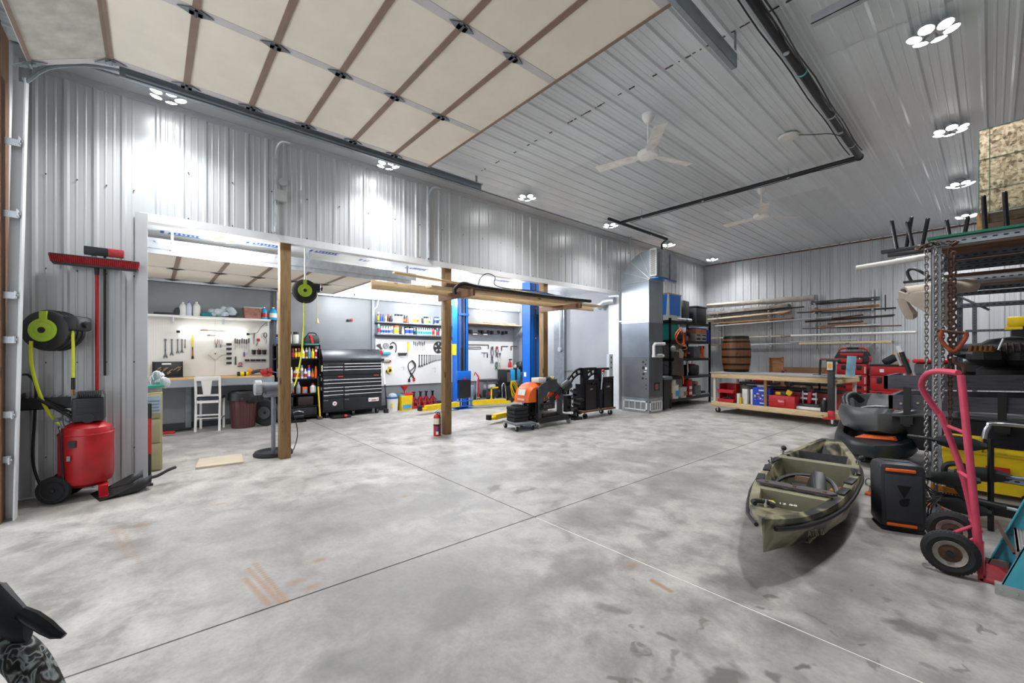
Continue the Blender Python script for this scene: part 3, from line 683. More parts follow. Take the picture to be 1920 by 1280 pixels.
G().tube([(0, .12, .10), (.03, .2, .11), (.02, .3, .15), (0, .38, .165)], .017, 8, smooth=4).obj('handle', M_BLK, t)
t = thing('upright_stick', 'black and red stick standing upright behind the dustpan by the opening', 'handle', (-6.26, -.02, 0))
G().cyl((0, 0, 0), (0, 0, .5), .014).cyl((0, 0, .76), (0, 0, .93), .017).box(-.03, .03, -.04, .03, 0, .02).obj('stick', M_BLK, t); G().cyl((0, 0, .36), (0, 0, .78), .0155).obj('red_sleeve', M_RED, t)
# ================================================================== BAY: CABINET, DESK, PEGBOARD
t = thing('filing_cabinet', 'beige steel filing cabinet just inside the opening behind the red stick', 'cabinet', (-7.22, -.14, 0))
M_BEI = mat('b5ac86', .45, .1, .08, 4, 'beige_cabinet_paint')
G().box(-.26, .26, -.24, .24, .02, 1.0, bev=.006).box(-.24, .24, -.22, .22, 0, .03).obj('body', M_BEI, t)
for z in (.06, .37, .68): 
    d = G().box(.26, .275, -.22, .22, z, z + .29, bev=.004).obj('drawer', M_BEI, t); G().box(.275, .29, -.06, .06, z + .2, z + .225).obj('handle', M_GALVD, d)
G().box(.276, .279, .06, .225, .74, .955).box(.277, .28, .08, .21, .91, .93).obj('paper_notice', mat('b9cbd6', .6), t)
tg = G()
for q in range(4): tg.box(.279, .281, .07, .21, .77 + q * .04, .782 + q * .04)
tg.obj('notice_lines', mat('7f9bb0', .6), t)
def ppr(x, y, z, label, m, w=.2, h=.28, th=.012, a=.2):
    o = G().box(-w / 2, w / 2, -h / 2, h / 2, 0, th).obj('papers', m, None, (x, y, z), (0, 0, a)); tag(o, label, 'papers'); return o
ppr(-7.15, -.08, 1.002, 'loose white papers on top of the beige cabinet', mat('c9cbc8', .7, 0, .2, 20), .3, .3, .06)
ppr(-7.05, .0, 1.06, 'small teal book on the papers on the beige cabinet', mat('2e9c86', .5), .14, .2, .03, .4)
bag = G()
for k in range(9): bag.ball((random.uniform(-.08, .08), random.uniform(-.06, .1), random.uniform(.03, .15)), random.uniform(.05, .08), random.uniform(.04, .07), random.uniform(.04, .08), 8)
tag(bag.obj('plastic_bag', mat('c7cdd1', .25, 0, .1, 20), None, (-7.2, .06, 1.06)), 'crumpled clear plastic bag on the beige cabinet', 'bag')
tag(G().box(-.1, .1, -.12, .12, 0, .05, bev=.01).obj('black_case', M_BLK, None, (-7.1, -.26, 1.062)), 'flat black case behind the papers on the beige cabinet', 'case')
# desk
t = thing('wall_desk', 'long pale wood worktop with grey apron under the pegboard', 'desk', (0, 0, 0))
G().box(XB + .02, -9.95, YF + .02, 1.96, .995, 1.03, bev=.004).obj('worktop', M_PINEY, t)
G().box(-9.985, -9.95, YF + .02, 1.96, .86, .995).box(XB + .05, -9.985, 1.93, 1.96, .86, .995).obj('apron', mat('8d929a', .5, 0, .05, 3, 'grey_apron'), t)
for y in (-.9, .5, 1.85): G().box(XB + .02, XB + .09, y, y + .09, 0, .995).obj('leg', M_GALVD, t)
def pegm():
    m = NT('pegboard'); c = m.coords('Object'); x = m.add('ShaderNodeSeparateXYZ'); m.ln(c, x.inputs[0])
    a = m.math('PINGPONG', x.outputs[1], .0127); b = m.math('PINGPONG', x.outputs[2], .0127)
    d = m.math('SQRT', m.math('ADD', m.math('POWER', a, 2), m.math('POWER', b, 2)))
    k = m.math('LESS_THAN', d, .0034)
    m.ln(m.mix(k, lin('dcdad3'), lin('5a5852')), m.b.inputs['Base Color']); m.b.inputs['Roughness'].default_value = .5; return m.m
pb = thing('pegboard', 'white perforated pegboard on the bay wall above the desk', 'pegboard', (XB + .03, 0, 0))
for a_, b_ in ((YF + .05, -.24), (-.236, .98), (.984, 1.97)): G().box(-.02, 0, a_, b_, 1.035, 2.2).obj('board', pegm() if 'pegboard' not in bpy.data.materials else bpy.data.materials['pegboard'], pb)
t = thing('high_shelf', 'narrow white shelf running above the pegboard', 'shelf', (0, 0, 0))
G().box(XB + .01, XB + .28, YF + .02, 1.95, 2.2, 2.235).obj('board', M_WHT, t)
for y in (-.6, .3, 1.1, 1.9): G().box(XB + .01, XB + .26, y, y + .02, 2.10, 2.2, rot=(0, .0, 0)).obj('bracket', M_GALV, t)
t = thing('tube_lamp', 'glowing white tube lamp across the pegboard', 'lamp', (XB + .10, 0, 1.925))
G().cyl((0, .42, 0), (0, 1.52, -.015), .02).obj('tube', emit((1, 1, .98), 9, 'tube_lens'), t)
G().cyl((0, .36, 0), (0, .42, 0), .023).obj('end_cap', M_BLK, t); G().cyl((0, 1.52, -.015), (0, 1.58, -.015), .023).obj('end_cap', M_BLK, t)
G().tube([(0, 1.58, -.015), (0, 1.72, .02), (0.0, 1.8, .15), (0, 1.9, .25), (0, 1.93, .27)], .005, 6, smooth=4).obj('cord', M_BLK, t)
PX = XB + .032
def pp(u, v): return at(u, v, X=PX)
M_STL = mat('8d9196', .3, .9, .12, 12, 'tool_steel')
def wrench(p, L, label, group, m=M_STL, hang=1):
    t = thing('wrench', label, 'wrench', p, 0, group); k = L / .25
    G().prism([(-.007 * k, 0), (.007 * k, 0), (.009 * k, -L * .82), (-.009 * k, -L * .82)], (0, 0, 0), (0, 1, 0), (0, 0, 1), .008).cyl((0, 0, 0), (.012, 0, 0), .016 * k, n=12).obj('shaft', m, t)
    G().prism([(-.012 * k, .0), (.012 * k, .0), (.024 * k, -.03 * k), (.018 * k, -.055 * k), (.006 * k, -.03 * k), (-.006 * k, -.03 * k), (-.018 * k, -.055 * k), (-.024 * k, -.03 * k)], (0, 0, -L * .8), (0, 1, 0), (0, 0, 1), .010).obj('jaw', m, t)
for i, (u, L) in enumerate(((310, .36), (322, .31), (333, .27), (341, .26), (347, .16))):
    wrench(pp(u, 637), L, 'silver adjustable wrench on the pegboard, %s from the left and %s' % (ORD[i], ['longest', 'long', 'middle-sized', 'shorter', 'shortest'][i]), 'adjustable wrenches on the pegboard')
t = thing('yellow_level', 'thin yellow and black stick hung upright on the pegboard beside the chair', 'tool', pp(361, 628))
G().box(0, .012, -.012, .012, -.24, 0).obj('yellow_stick', M_YEL, t); G().box(0, .014, -.013, .013, -.42, -.30).obj('orange_stick', mat('a5632c', .5), t); G().box(0, .016, -.018, .018, -.48, -.42).box(0, .01, -.01, .01, -.3, -.24).obj('black_tip', M_BLK, t)
t = thing('metal_tray', 'white square pan hung corner down on the pegboard', 'pan', pp(403, 664)); 
G().box(0, .05, -.085, .085, -.085, .085, bev=.006, rot=(PI / 4, 0, 0)).obj('pan', mat('c8c4bc', .45), t); G().cyl((.05, 0, .01), (.056, 0, .01), .012).obj('hole', M_BLK, t)
for i, (u, c) in enumerate(((405.5, 'a86058'), (413.5, '9a9a98'))):
    t = thing('pliers', ['red-handled pliers hung on the pegboard', 'grey-handled pliers hung on the pegboard beside the red ones'][i], 'pliers', pp(u, 636)); m_ = mat(c, .4)
    G().tube([(.01, -.022, 0), (.01, -.024, -.06), (.01, -.004, -.12)], .006, 6, smooth=3).tube([(.01, .022, 0), (.01, .024, -.06), (.01, .004, -.12)], .006, 6, smooth=3).obj('grip', m_, t); G().box(0, .016, -.014, .014, -.17, -.115).obj('jaw', M_STL, t)
for i in range(5):
    o = G().box(0, .06, -.045, .045, -.022, .022, bev=.005).obj('tool_block', M_BLK, None, pp(429, 645 + i * 8.75)); tag(o, 'small black holder block in the pegboard column, %s from the top' % ORD[i], 'holder', 'black holder blocks')
for i, (u, l, c) in enumerate(((440.8, .15, '3b3d40'), (444.8, .09, '3b3d40'), (449, .09, '3b3d40'), (453.5, .12, '3b3d40'), (457.8, .14, '3b3d40'), (462, .12, '3b3d40'), (466.5, .19, '222326'))):
    t = thing('screwdriver', 'grey-handled screwdriver in the pegboard rack, %s from the left' % ORD[i], 'screwdriver', pp(u, 634 + (i % 3)), 0, 'screwdrivers on the pegboard')
    G().cyl((.01, 0, .0), (.01, 0, -.10), .012, .011, 8).obj('handle', mat(c, .5), t); G().cyl((.01, 0, -.10), (.01, 0, -.10 - l), .004, n=6).obj('blade', M_STL, t)
t = thing('screwdriver', 'blue and red screwdriver low on the pegboard', 'screwdriver', pp(457.6, 660)); G().cyl((.01, 0, 0), (.01, 0, -.07), .014).obj('handle', mat('2a4bb8', .4), t); G().cyl((.01, 0, -.07), (.01, 0, -.1), .011).obj('collar', M_RED, t); G().cyl((.01, 0, .05), (.01, 0, 0), .004).obj('blade', M_STL, t)
for i, u in enumerate((475, 485, 494.5)):
    t = thing('tool_cup', 'black cup on the pegboard, %s of the row of three' % ['left', 'middle', 'right'][i], 'cup', pp(u, 660), 0, 'black cups on the pegboard')
    G().lathe([(.032, -.05), (.04, .05), (.036, .05), (.03, -.045)], (.045, 0, 0), (0, 0, 1), 14).obj('cup', M_BLK, t)
    if i == 1: G().cyl((.045, 0, -.03), (.04, -.01, .085), .008).obj('red_pen', M_RED, t); G().cyl((.045, .01, -.03), (.05, .025, .07), .008).obj('yellow_pen', M_YEL, t)
for i, u in enumerate((463, 473.5, 483.5, 493.5)):
    o = G().box(0, .07, -.042, .042, -.02, .02, bev=.008).obj('tool_holder', M_BLK, None, pp(u, 675)); tag(o, 'flat black tool holder below the cups, %s from the left' % ORD[i], 'holder', 'flat holders under the cups')
t = thing('wood_chisel', 'long dark file hung upright left of the cups on the pegboard', 'file', pp(441.8, 668)); G().box(0, .012, -.013, .013, -.18, 0).obj('file', M_DKG, t)
t = thing('pink_scissors', 'pink-handled scissors hung on the pegboard above the desk', 'scissors', pp(450.5, 682)); G().tube([(.01, .03 * math.cos(a), .03 * math.sin(a)) for a in [k * PI / 4 for k in range(8)]], .008, 6, closed=True).obj('loop', mat('c02a78', .4), t); G().box(0, .01, -.05, .04, -.06, -.045).obj('blade', M_BLK, t)
t = thing('hand_drill', 'red-handled tool hung on the pegboard near the right edge', 'tool', pp(484, 637)); G().box(0, .03, -.025, .03, -.03, .03, bev=.006).obj('body', M_RED, t); G().cyl((.01, -.005, -.03), (.01, -.035, -.13), .01).obj('tip', M_STL, t)
t = thing('cord_coil', 'black coiled cord hung at the right edge of the pegboard', 'cord', pp(497, 628)); G().tube([(.02 + .006 * (k % 3), .032 * math.cos(k * .8), .055 * math.sin(k * .8)) for k in range(26)], .007, 6).tube([(.02, .01, -.05), (.02, .02, -.12), (.02, .015, -.19)], .006, 6).obj('coil', M_BLK, t)
t = thing('long_punch', 'thin dark chisel hung under the lamp cord on the pegboard', 'chisel', pp(477, 624)); G().cyl((.01, 0, 0), (.01, -.01, -.12), .012, .008).cyl((.01, -.01, -.12), (.01, -.012, -.24), .006).obj('chisel', M_DKG, t)
for i, (u0, u1, v, c) in enumerate(((375, 423, 619.5, '6e4a42'), (388, 407, 627.5, '56585a'))):
    t = thing('hacksaw', ['slim brown-handled saw lying along the top of the tube lamp', 'short dark tool hung under the tube lamp'][i], 'saw', pp(u0, v)); L_ = (pp(u1, v) - pp(u0, v)).y
    G().box(.01, .03, 0, L_ * .3, -.012, .012, bev=.004).obj('handle', mat(c, .5), t); G().box(.015, .02, L_ * .3, L_, -.006, .006).obj('blade', M_STL, t)
# on the desk
t = thing('tool_case', 'black open tool case leaning upright on the desk against the pegboard', 'case', (XB + .16, .06, 1.03)); t.rotation_euler = (0, -.12, 0)
G().box(-.04, .0, -.06, .40, 0, .31, bev=.008).box(0, .03, -.06, .40, 0, .02).box(0, .03, -.06, -.045, 0, .31).box(0, .03, .385, .40, 0, .31).obj('shell', M_BLK, t)
tg = G()
for k in range(13): a_ = random.uniform(0, 1); y_ = random.uniform(.0, .33); z_ = random.uniform(.06, .2); tg.cyl((.006, y_, z_), (.006, y_ + .05, z_ + .04), .008, n=6)
tg.obj('sockets', mat('b5a284', .3, .8), t); G().box(0, .006, .08, .22, .25, .28, bev=.01).obj('handle', M_WHT, t)
t = thing('yellow_flashlights', 'yellow and black tool lying on the desk left of the red vise', 'tool', (-10.15, 1.42, 1.03)); G().cyl((0, -.09, .045), (0, .09, .045), .042).obj('barrel', M_YEL, t); G().cyl((0, -.1, .045), (0, -.05, .045), .044).cyl((0, .02, .045), (0, .05, .045), .045).obj('band', M_BLK, t)
t = thing('angle_grinder', 'orange and grey power tool lying on the desk behind the red vise', 'power tool', (-10.33, 1.62, 1.03), R(75)); G().tube([(-.02, -.02, .05), (.1, 0, .09), (.28, .02, .10)], .035, 10, smooth=3).obj('body', M_DKG, t); G().box(-.10, -.01, -.04, .03, .0, .14, bev=.012, rot=(0, .4, 0)).obj('guard', mat('e0902a', .5), t); G().cyl((-.0, .0, .06), (.04, 0, .09), .04).obj('collar', M_RED, t)
t = thing('bench_vise', 'red bench vise on the right end of the desk', 'vise', (-10.0, 1.83, 1.03), R(-20)); G().cyl((0, 0, 0), (0, 0, .04), .09).box(-.07, .07, -.09, .02, .04, .14, bev=.015).box(-.06, .06, .03, .09, .06, .15, bev=.015).ball((0, -.07, .08), .06).obj('body', M_RED, t); G().box(-.07, .07, -.01, .005, .1, .16).box(-.07, .07, .025, .04, .1, .16).obj('jaw', M_STL, t); G().cyl((0, .09, .08), (.02, .2, .06), .012).cyl((.02, .19, -.04), (.02, .2, .15), .008).obj('handle', M_STL, t)
# on the high shelf
SZ = 2.235
def sh(u, v, X): return at(u, v, X=X)
t = thing('black_level', 'long black bar lying on the high shelf above the pegboard', 'bar', (XB + .15, .02, SZ)); G().box(-.03, .03, .0, .38, 0, .05).obj('bar', M_BLK, t); G().ball((0, .36, .08), .04, .06, .08).obj('knob', M_DKG, t)
def jug(x, y, z, label, body, cap, r=.055, h=.24, group=None, lab=None, name='jug', sq=False):
    t = thing(name, label, 'jug' if sq else 'bottle', (x, y, z), 0, group)
    G().lathe([(r * .95, 0), (r, .02), (r, h * .68), (r * .6, h * .86), (r * .3, h * .9), (r * .3, h * .94), (0, h * .94)], n=14).obj('body', body, t)
    G().cyl((0, 0, h * .93), (0, 0, h), r * .34, n=10).obj('cap', cap, t)
    if lab: G().lathe([(r * 1.01, h * .18), (r * 1.01, h * .52)], n=14, cap=False).obj('label', lab, t)
    return t
jug(XB + .15, .46, SZ, 'white trigger spray bottle on the high shelf, left of the blue-capped one', M_WHT, M_WHT, .06, .27, 'bottles on the high shelf')
jug(XB + .17, .55, SZ, 'pale bottle with a blue cap on the high shelf', mat('c4cfe0', .4), mat('2257c2', .4), .045, .28, 'bottles on the high shelf')
jug(XB + .15, .67, SZ, 'tall white jug on the high shelf right of the blue-capped bottle', M_WHT, M_WHT, .065, .29, 'bottles on the high shelf')
tag(G().box(-.08, .08, -.1, .1, 0, .09, bev=.03).obj('teal_cloth', mat('1e7f86', .7, 0, .2, 15), None, (XB + .15, .84, SZ)), 'teal folded cloth on the high shelf', 'cloth')
bag = G()
for k in range(16): bag.ball((random.uniform(-.07, .07), random.uniform(-.17, .17), random.uniform(.05, .2)), random.uniform(.05, .09), random.uniform(.06, .1), random.uniform(.04, .08), 8)
tag(bag.obj('plastic_bag', mat('b9c9cf', .22, 0, .15, 14), None, (XB + .17, 1.10, SZ)), 'bulging clear plastic bag on the high shelf', 'bag')
t = thing('storage_tub', 'clear tub with rusty brown contents on the high shelf', 'tub', (XB + .17, 1.62, SZ)); G().loft([[(-.1, -.14, 0), (.1, -.14, 0), (.1, .14, 0), (-.1, .14, 0)], [(-.12, -.16, .22), (.12, -.16, .22), (.12, .16, .22), (-.12, .16, .22)]]).obj('tub', mat('9a6f60', .3, 0, .25, 12), t); G().box(-.13, .13, -.17, .17, .22, .245, bev=.006).obj('lid', mat('a9aaa8', .4), t)
M_AQ = mat('2f9fd0', .25, 0, .08, 6, 'blue_fluid')
jug(XB + .15, 1.845, SZ, 'blue fluid jug with a red label on the high shelf, left of the pair', M_AQ, M_WHT, .07, .27, 'blue jugs on the high shelf', M_RED, sq=True)
jug(XB + .15, 2.03 - .01, SZ, 'blue fluid jug with a white label at the end of the high shelf', M_AQ, M_WHT, .075, .28, 'blue jugs on the high shelf', M_WHT, sq=True)
# chair
t = thing('counter_chair', 'white painted wooden chair with dark seat facing the desk', 'chair', (-9.98, .84, 0), R(-16))
M_CH = mat('dedad6', .45, 0, .04, 5, 'white_chair_paint')
for y in (-.19, .19):
    G().tube([(.14, y, 0), (.10, y, .35), (.09, y, .62), (.13, y, 1.05)], .021, 4, smooth=3).obj('rear_leg', M_CH, t)
    G().box(-.30, -.26, y - .02, y + .02, 0, .60).obj('front_leg', M_CH, t)
    G().box(-.27, .09, y - .012, y + .012, .22, .25).obj('side_rail', M_CH, t)
G().box(-.32, .10, -.21, .21, .60, .65, bev=.015).obj('seat', mat('2b3440', .6, 0, .1, 8), t)
G().box(.085, .115, -.17, .17, .54, .59).box(.08, .11, -.17, .17, .67, .71).box(.09, .11, -.17, .17, .30, .325).box(.09, .11, -.17, .17, .24, .255).obj('rail', M_CH, t)
G().box(.10, .135, -.19, .19, .97, 1.06, bev=.006).obj('top_rail', M_CH, t)
G().prism([(-.055, .70), (.055, .70), (.085, .98), (-.085, .98)], (.098, 0, 0), (0, 1, 0), (.1, 0, 1), .015).obj('splat', M_CH, t)
# trash can
t = thing('trash_can', 'brown plastic trash can with black liner under the desk', 'trash can', (-9.95, 1.40, 0)); 
G().lathe([(.19, 0), (.2, .02), (.235, .66), (.255, .67), (.255, .70), (.235, .70), (.225, .6), (.19, .03)], n=28).obj('can', mat('54302e', .5, 0, .1, 4, 'brown_plastic'), t)
rg = G()
for k in range(14): a = 2 * PI * k / 14; rg.cyl((.197 * math.cos(a), .197 * math.sin(a), .03), (.232 * math.cos(a), .232 * math.sin(a), .55), .012, n=6)
rg.obj('ribs', mat('54302e', .5, 0, .1, 4), t)
G().lathe([(.25, .71), (.26, .70), (.262, .62), (.27, .56), (.262, .7), (.2, .74), (.12, .69)], n=20, cap=False).box(.12, .25, .02, .2, .5, .7, bev=.03).obj('liner', M_BLK, t)
G().box(.2, .262, -.08, .02, .57, .62, bev=.01).obj('handle', mat('4a2a28', .5), t)
# pedestal grinder
t = thing('pedestal_grinder', 'grey twin-wheel bench grinder on a pole stand behind the first post', 'grinder', (-6.98, 1.36, 0))
G().lathe([(.26, 0), (.26, .03), (.24, .06), (.21, .06), (.19, .025), (.1, .02)], n=32).obj('base', M_RUB, t)
G().cyl((0, 0, .02), (0, 0, .86), .03, n=14).box(-.1, .1, -.12, .12, .86, .9).obj('pole', mat('7b848e', .35, .5), t)
G().cyl((-.0, -.15, 1.0), (0, .15, 1.0), .075, n=20).box(-.06, .06, -.1, .1, .9, .95).obj('motor', mat('6d7479', .45, .2), t)
for s_ in (-1, 1):
    w_ = G().cyl((0, s_ * .16, 1.0), (0, s_ * .24, 1.0), .11, n=24).box(.0, .13, min(s_ * .16, s_ * .25), max(s_ * .16, s_ * .25), .93, 1.06, bev=.01).obj('wheel_guard', mat('9fa3a6', .45, .2, .2, 8), t); G().cyl((.02, s_ * .17, 1.0), (.02, s_ * .235, 1.0), .10, n=24).obj('grinding_wheel', M_GRY, w_)
G().tube([(.05, .1, .86), (.1, .24, .6), (.12, .30, .3), (.06, .26, .05), (0.05, .2, .02)], .007, 6, smooth=5).obj('cord', M_BLK, t)
t = thing('spare_tire', 'dark round tire standing under the desk end', 'tire', (-9.85, 1.78, .27), (0, 0, R(-40))); G().lathe([(.12, -.04), (.22, -.06), (.26, -.05), (.27, 0), (.26, .05), (.22, .06), (.12, .04)], (0, 0, 0), (1, 0, 0), 32, cap=True).obj('tire', M_RUB, t); G().lathe([(.11, .062), (.13, .066), (.11, .07), (.03, .05)], (0, 0, 0), (1, 0, 0), 24, cap=False).obj('rim', M_DKG, t)
stick('lumber_offcut', (-10.02, 1.99, 0), (-10.02, 1.99, .86), .05, .04, M_PINE, 'upright pine board standing at the desk end beside the tire')
stick('red_steel_bar', (-9.95, 2.10, 0), (-10.0, 2.10, .75), .04, .03, M_RED, 'red upright bar at the desk end left of the post', 'bar')
cb_ = G().box(-.05, .05, -.3, .3, .02, .06, bev=.01).box(-.1, .1, -.25, -.15, .0, .1, bev=.02).obj('floor_jack', M_BLK, None, (-10.2, .28, 0)); tag(cb_, 'black low jack on the bay floor under the desk', 'jack')
tag(G().box(-.03, .03, -.1, .12, 0, .05, bev=.01).obj('red_clamp_tool', M_RED, None, (-9.8, .2, .53 - .5)), 'small red tool on the bay floor behind the beige cabinet', 'tool')
p = G().loft([[(-.28, -.2, 0), (.30, -.2, 0), (.26, .32, 0), (-.3, .3, 0)], [(-.28, -.2, .022), (.30, -.2, .03), (.26, .32, .022), (-.3, .3, .022)]]).obj('wood_ramp', mat('b9ac97', .6, 0, .06, 5), None, (-6.98, .66, 0)); tag(p, 'flat tan wooden board on the floor at the bay threshold', 'board'); p.rotation_euler = (0, 0, R(-8))
# ================================================================== BAY: BLACK SHELF UNIT, TOOL CHEST
t = thing('shelf_unit', 'black steel shelf unit full of bottles left of the tool chest', 'shelf unit', (-10.30, 2.47, 0))
for x in (-.2, .19):
    for y in (-.44, .42): G().box(x, x + .02, y, y + .03, 0, 1.70).obj('post', M_BLKM, t)
SUZ = (.09, .32, .60, .93, 1.385, 1.685)
for z in SUZ: G().box(-.2, .21, -.44, .45, z - .025, z).obj('shelf', M_BLKM, t)
G().box(-.205, -.2, -.44, .45, .1, 1.68).obj('back_panel', mat('2b2d31', .5), t)
def can(name, x, y, z, r, h, cols, label, group, cat='can', n=12):
    """a spray can, jar or bottle: body, label band and cap in three colours"""
    b, l, c = cols; g = G()
    if name == 'spray_can': g.lathe([(r, 0), (r, h * .72), (r * .8, h * .80), (r * .5, h * .82)], n=n).lathe([(r * 1.02, h * .15), (r * 1.02, h * .6)], n=n, cap=False, mi=1).cyl((0, 0, h * .78), (0, 0, h), r * .72, n=n, mi=2)
    elif name == 'jar': g.lathe([(r * .95, 0), (r, .01), (r, h * .72), (r * .88, h * .78)], n=n).lathe([(r * 1.02, h * .14), (r * 1.02, h * .6)], n=n, cap=False, mi=1).cyl((0, 0, h * .78), (0, 0, h), r * .98, n=n, mi=2)
    elif name == 'carton': g.box(-r, r, -r, r, 0, h).box(r, r + .002, -r * .8, r * .8, h * .15, h * .6, mi=1).box(-r * .8, r * .8, -r * .8, r * .8, h, h + .002, mi=2)
    else: g.lathe([(r * .9, 0), (r, .01), (r, h * .6), (r * .4, h * .82), (r * .35, h * .84)], n=n).lathe([(r * 1.02, h * .15), (r * 1.02, h * .5)], n=n, cap=False, mi=1).cyl((0, 0, h * .82), (0, 0, h), r * .42, n=n, mi=2)
    o = g.obj(name, [mat(b, .4, 0, .05), mat(l, .45, 0, .05), mat(c, .4, 0, .05)], None, (x, y, z)); tag(o, label, cat, group); return o
CN = {'e2e2de': 'white', '17181a': 'black', 'b3151c': 'red', 'e3c112': 'yellow', '2a4bb8': 'blue', '1f7a45': 'green', 'e8641b': 'orange', 'c9bfa0': 'tan', '8d9196': 'grey', '2f9fd0': 'light blue', 'd84a78': 'pink', '6e4a2c': 'brown'}
CI = {v: k for k, v in CN.items()}
def shelf_row(spec, X, Z, y0, y1, where, group, flip=False):
    """spec: (kind, radius, height, body, label, cap, gap-after)"""
    tot = sum(2 * s[1] + s[6] for s in spec); k = (y1 - y0) / tot; y = y0
    count = {}; tally = {}
    for s in spec: key = (s[3], s[5], s[0]); tally[key] = tally.get(key, 0) + 1
    for i, s in enumerate(spec):
        key = (s[3], s[5], s[0]); count[key] = count.get(key, 0) + 1; noun = {'spray_can': 'spray can', 'jar': 'tub', 'carton': 'carton', 'bottle': 'bottle'}[s[0]]
        which = '' if tally[key] == 1 else ', %s from left' % ORD[count[key] - 1]
        y += s[1] * k
        cap = '' if s[0] == 'carton' else ' with %s top' % s[5]
        can(s[0], X, y, Z, s[1] * min(k, 1.0) * .94, s[2], (CI[s[3]], CI[s[4]], CI[s[5]]), '%s %s%s on %s%s' % (s[3], noun, cap, where, which), group, noun.split()[-1])
        y += (s[1] + s[6]) * k
A = lambda k, r, h, b, l, c, g=.006: (k, r, h, b, l, c, g)
GS = 'bottles and cans on the black shelf unit'
shelf_row([A('bottle', .05, .24, 'white', 'green', 'white'), A('spray_can', .033, .2, 'grey', 'white', 'red'), A('bottle', .05, .2, 'black', 'grey', 'black', .03), A('spray_can', .033, .22, 'black', 'red', 'red'), A('spray_can', .033, .22, 'brown', 'yellow', 'yellow'), A('spray_can', .033, .23, 'black', 'yellow', 'red'),
           A('bottle', .055, .24, 'white', 'yellow', 'white'), A('spray_can', .033, .24, 'tan', 'brown', 'grey'), A('spray_can', .035, .25, 'grey', 'light blue', 'grey'), A('bottle', .045, .22, 'yellow', 'yellow', 'yellow'), A('spray_can', .035, .25, 'white', 'red', 'red')], -10.16, 1.385, 2.08, 2.88, 'the upper black unit shelf', GS)
shelf_row([A('jar', .04, .17, 'white', 'orange', 'blue'), A('jar', .045, .17, 'white', 'black', 'blue', .03), A('spray_can', .05, .26, 'white', 'white', 'white', .01), A('bottle', .075, .26, 'tan', 'red', 'yellow'), A('spray_can', .035, .3, 'white', 'grey', 'grey'), A('bottle', .04, .22, 'white', 'red', 'white'),
           A('spray_can', .035, .3, 'blue', 'white', 'red'), A('bottle', .04, .22, 'brown', 'orange', 'green'), A('spray_can', .035, .27, 'orange', 'orange', 'orange')], -10.16, .93, 2.08, 2.88, 'the middle black unit shelf', GS)
shelf_row([A('jar', .035, .13, 'blue', 'white', 'yellow'), A('jar', .035, .13, 'blue', 'blue', 'blue', .08), A('jar', .045, .17, 'black', 'red', 'black', .03), A('bottle', .05, .26, 'grey', 'grey', 'grey', .03), A('carton', .05, .14, 'orange', 'light blue', 'orange', .06), A('bottle', .07, .22, 'white', 'white', 'red', .03)], -10.16, .60, 2.08, 2.88, 'the lower black unit shelf', GS)
t = thing('work_light', 'grey clamp light hanging in the black shelf unit', 'lamp', (-10.12, 2.25, .80)); G().cyl((0, 0, 0), (.05, .04, -.12), .05, .08, 14).tube([(0, 0, 0), (-.05, .1, .08), (-.06, .25, -.06)], .01, 6, smooth=3).obj('lamp_head', mat('777a7c', .4, .4), t)
for i, (y, h, r, b, c) in enumerate(((2.32, .26, .05, 'tan', 'black'), (2.46, .26, .058, 'white', 'black'))): can('jar', -10.3, y, 1.72, r, h, (CI[b], CI['white'], CI[c]), ['tan canister with black lid on top of the black shelf unit', 'white canister with black lid on top of the black shelf unit'][i], None, 'canister')
t = thing('blue_crate', 'blue slatted basket on top of the black shelf unit', 'basket', (-10.25, 2.16, 1.69)); g = G()
g.box(-.12, .12, -.12, .12, 0, .01)
for k in range(4): g.box(.11, .12, -.12, .12, .01 + .035 * k, .03 + .035 * k).box(-.12, -.11, -.12, .12, .01 + .035 * k, .03 + .035 * k).box(-.12, .12, -.12, -.11, .01 + .035 * k, .03 + .035 * k).box(-.12, .12, .11, .12, .01 + .035 * k, .03 + .035 * k)
g.obj('basket', mat('41689c', .5), t)
t = thing('tool_bag', 'black and red tool bag on top of the black shelf unit', 'bag', (-10.22, 2.76, 1.72)); G().loft([[(-.1, -.15, 0), (.1, -.15, 0), (.1, .15, 0), (-.1, .15, 0)], [(-.1, -.15, .1), (.1, -.15, .1), (.1, .15, .1), (-.1, .15, .1)], [(-.06, -.09, .19), (.06, -.09, .19), (.06, .13, .19), (-.06, .13, .19)]]).obj('body', M_BLK, t)
G().box(.09, .104, -.04, .01, .0, .19, rot=(0.2, -.1, 0)).obj('red_stripe', M_RED, t); G().tube([(0, -.08, .19), (0, -.05, .24), (0, .08, .24), (0, .12, .19)], .012, 6, smooth=4).obj('handle', M_BLK, t)
tag(G().box(-.12, .12, -.16, .16, 0, .03, bev=.005).obj('teal_tray', mat('2f8a80', .5), None, (-10.22, 2.76, 1.687)), 'flat teal case under the tool bag on the black shelf unit', 'case')
for i, (y, lab) in enumerate(((2.2, 'black bin on the second shelf of the black unit, left'), (2.62, 'dark brown box on the second shelf of the black unit, right'))): tag(G().box(-.14, .14, -.16, .16, 0, .2, bev=.01).obj('storage_bin', [M_BLK, mat('2a1e1c', .6)][i], None, (-10.25, y, .325)), lab, 'bin', 'bins low in the black shelf unit')
tag(G().box(-.14, .14, -.38, .38, 0, .19, bev=.01).obj('long_case', mat('25282d', .5), None, (-10.25, 2.47, .095)), 'long dark case on the bottom shelf of the black unit', 'case')
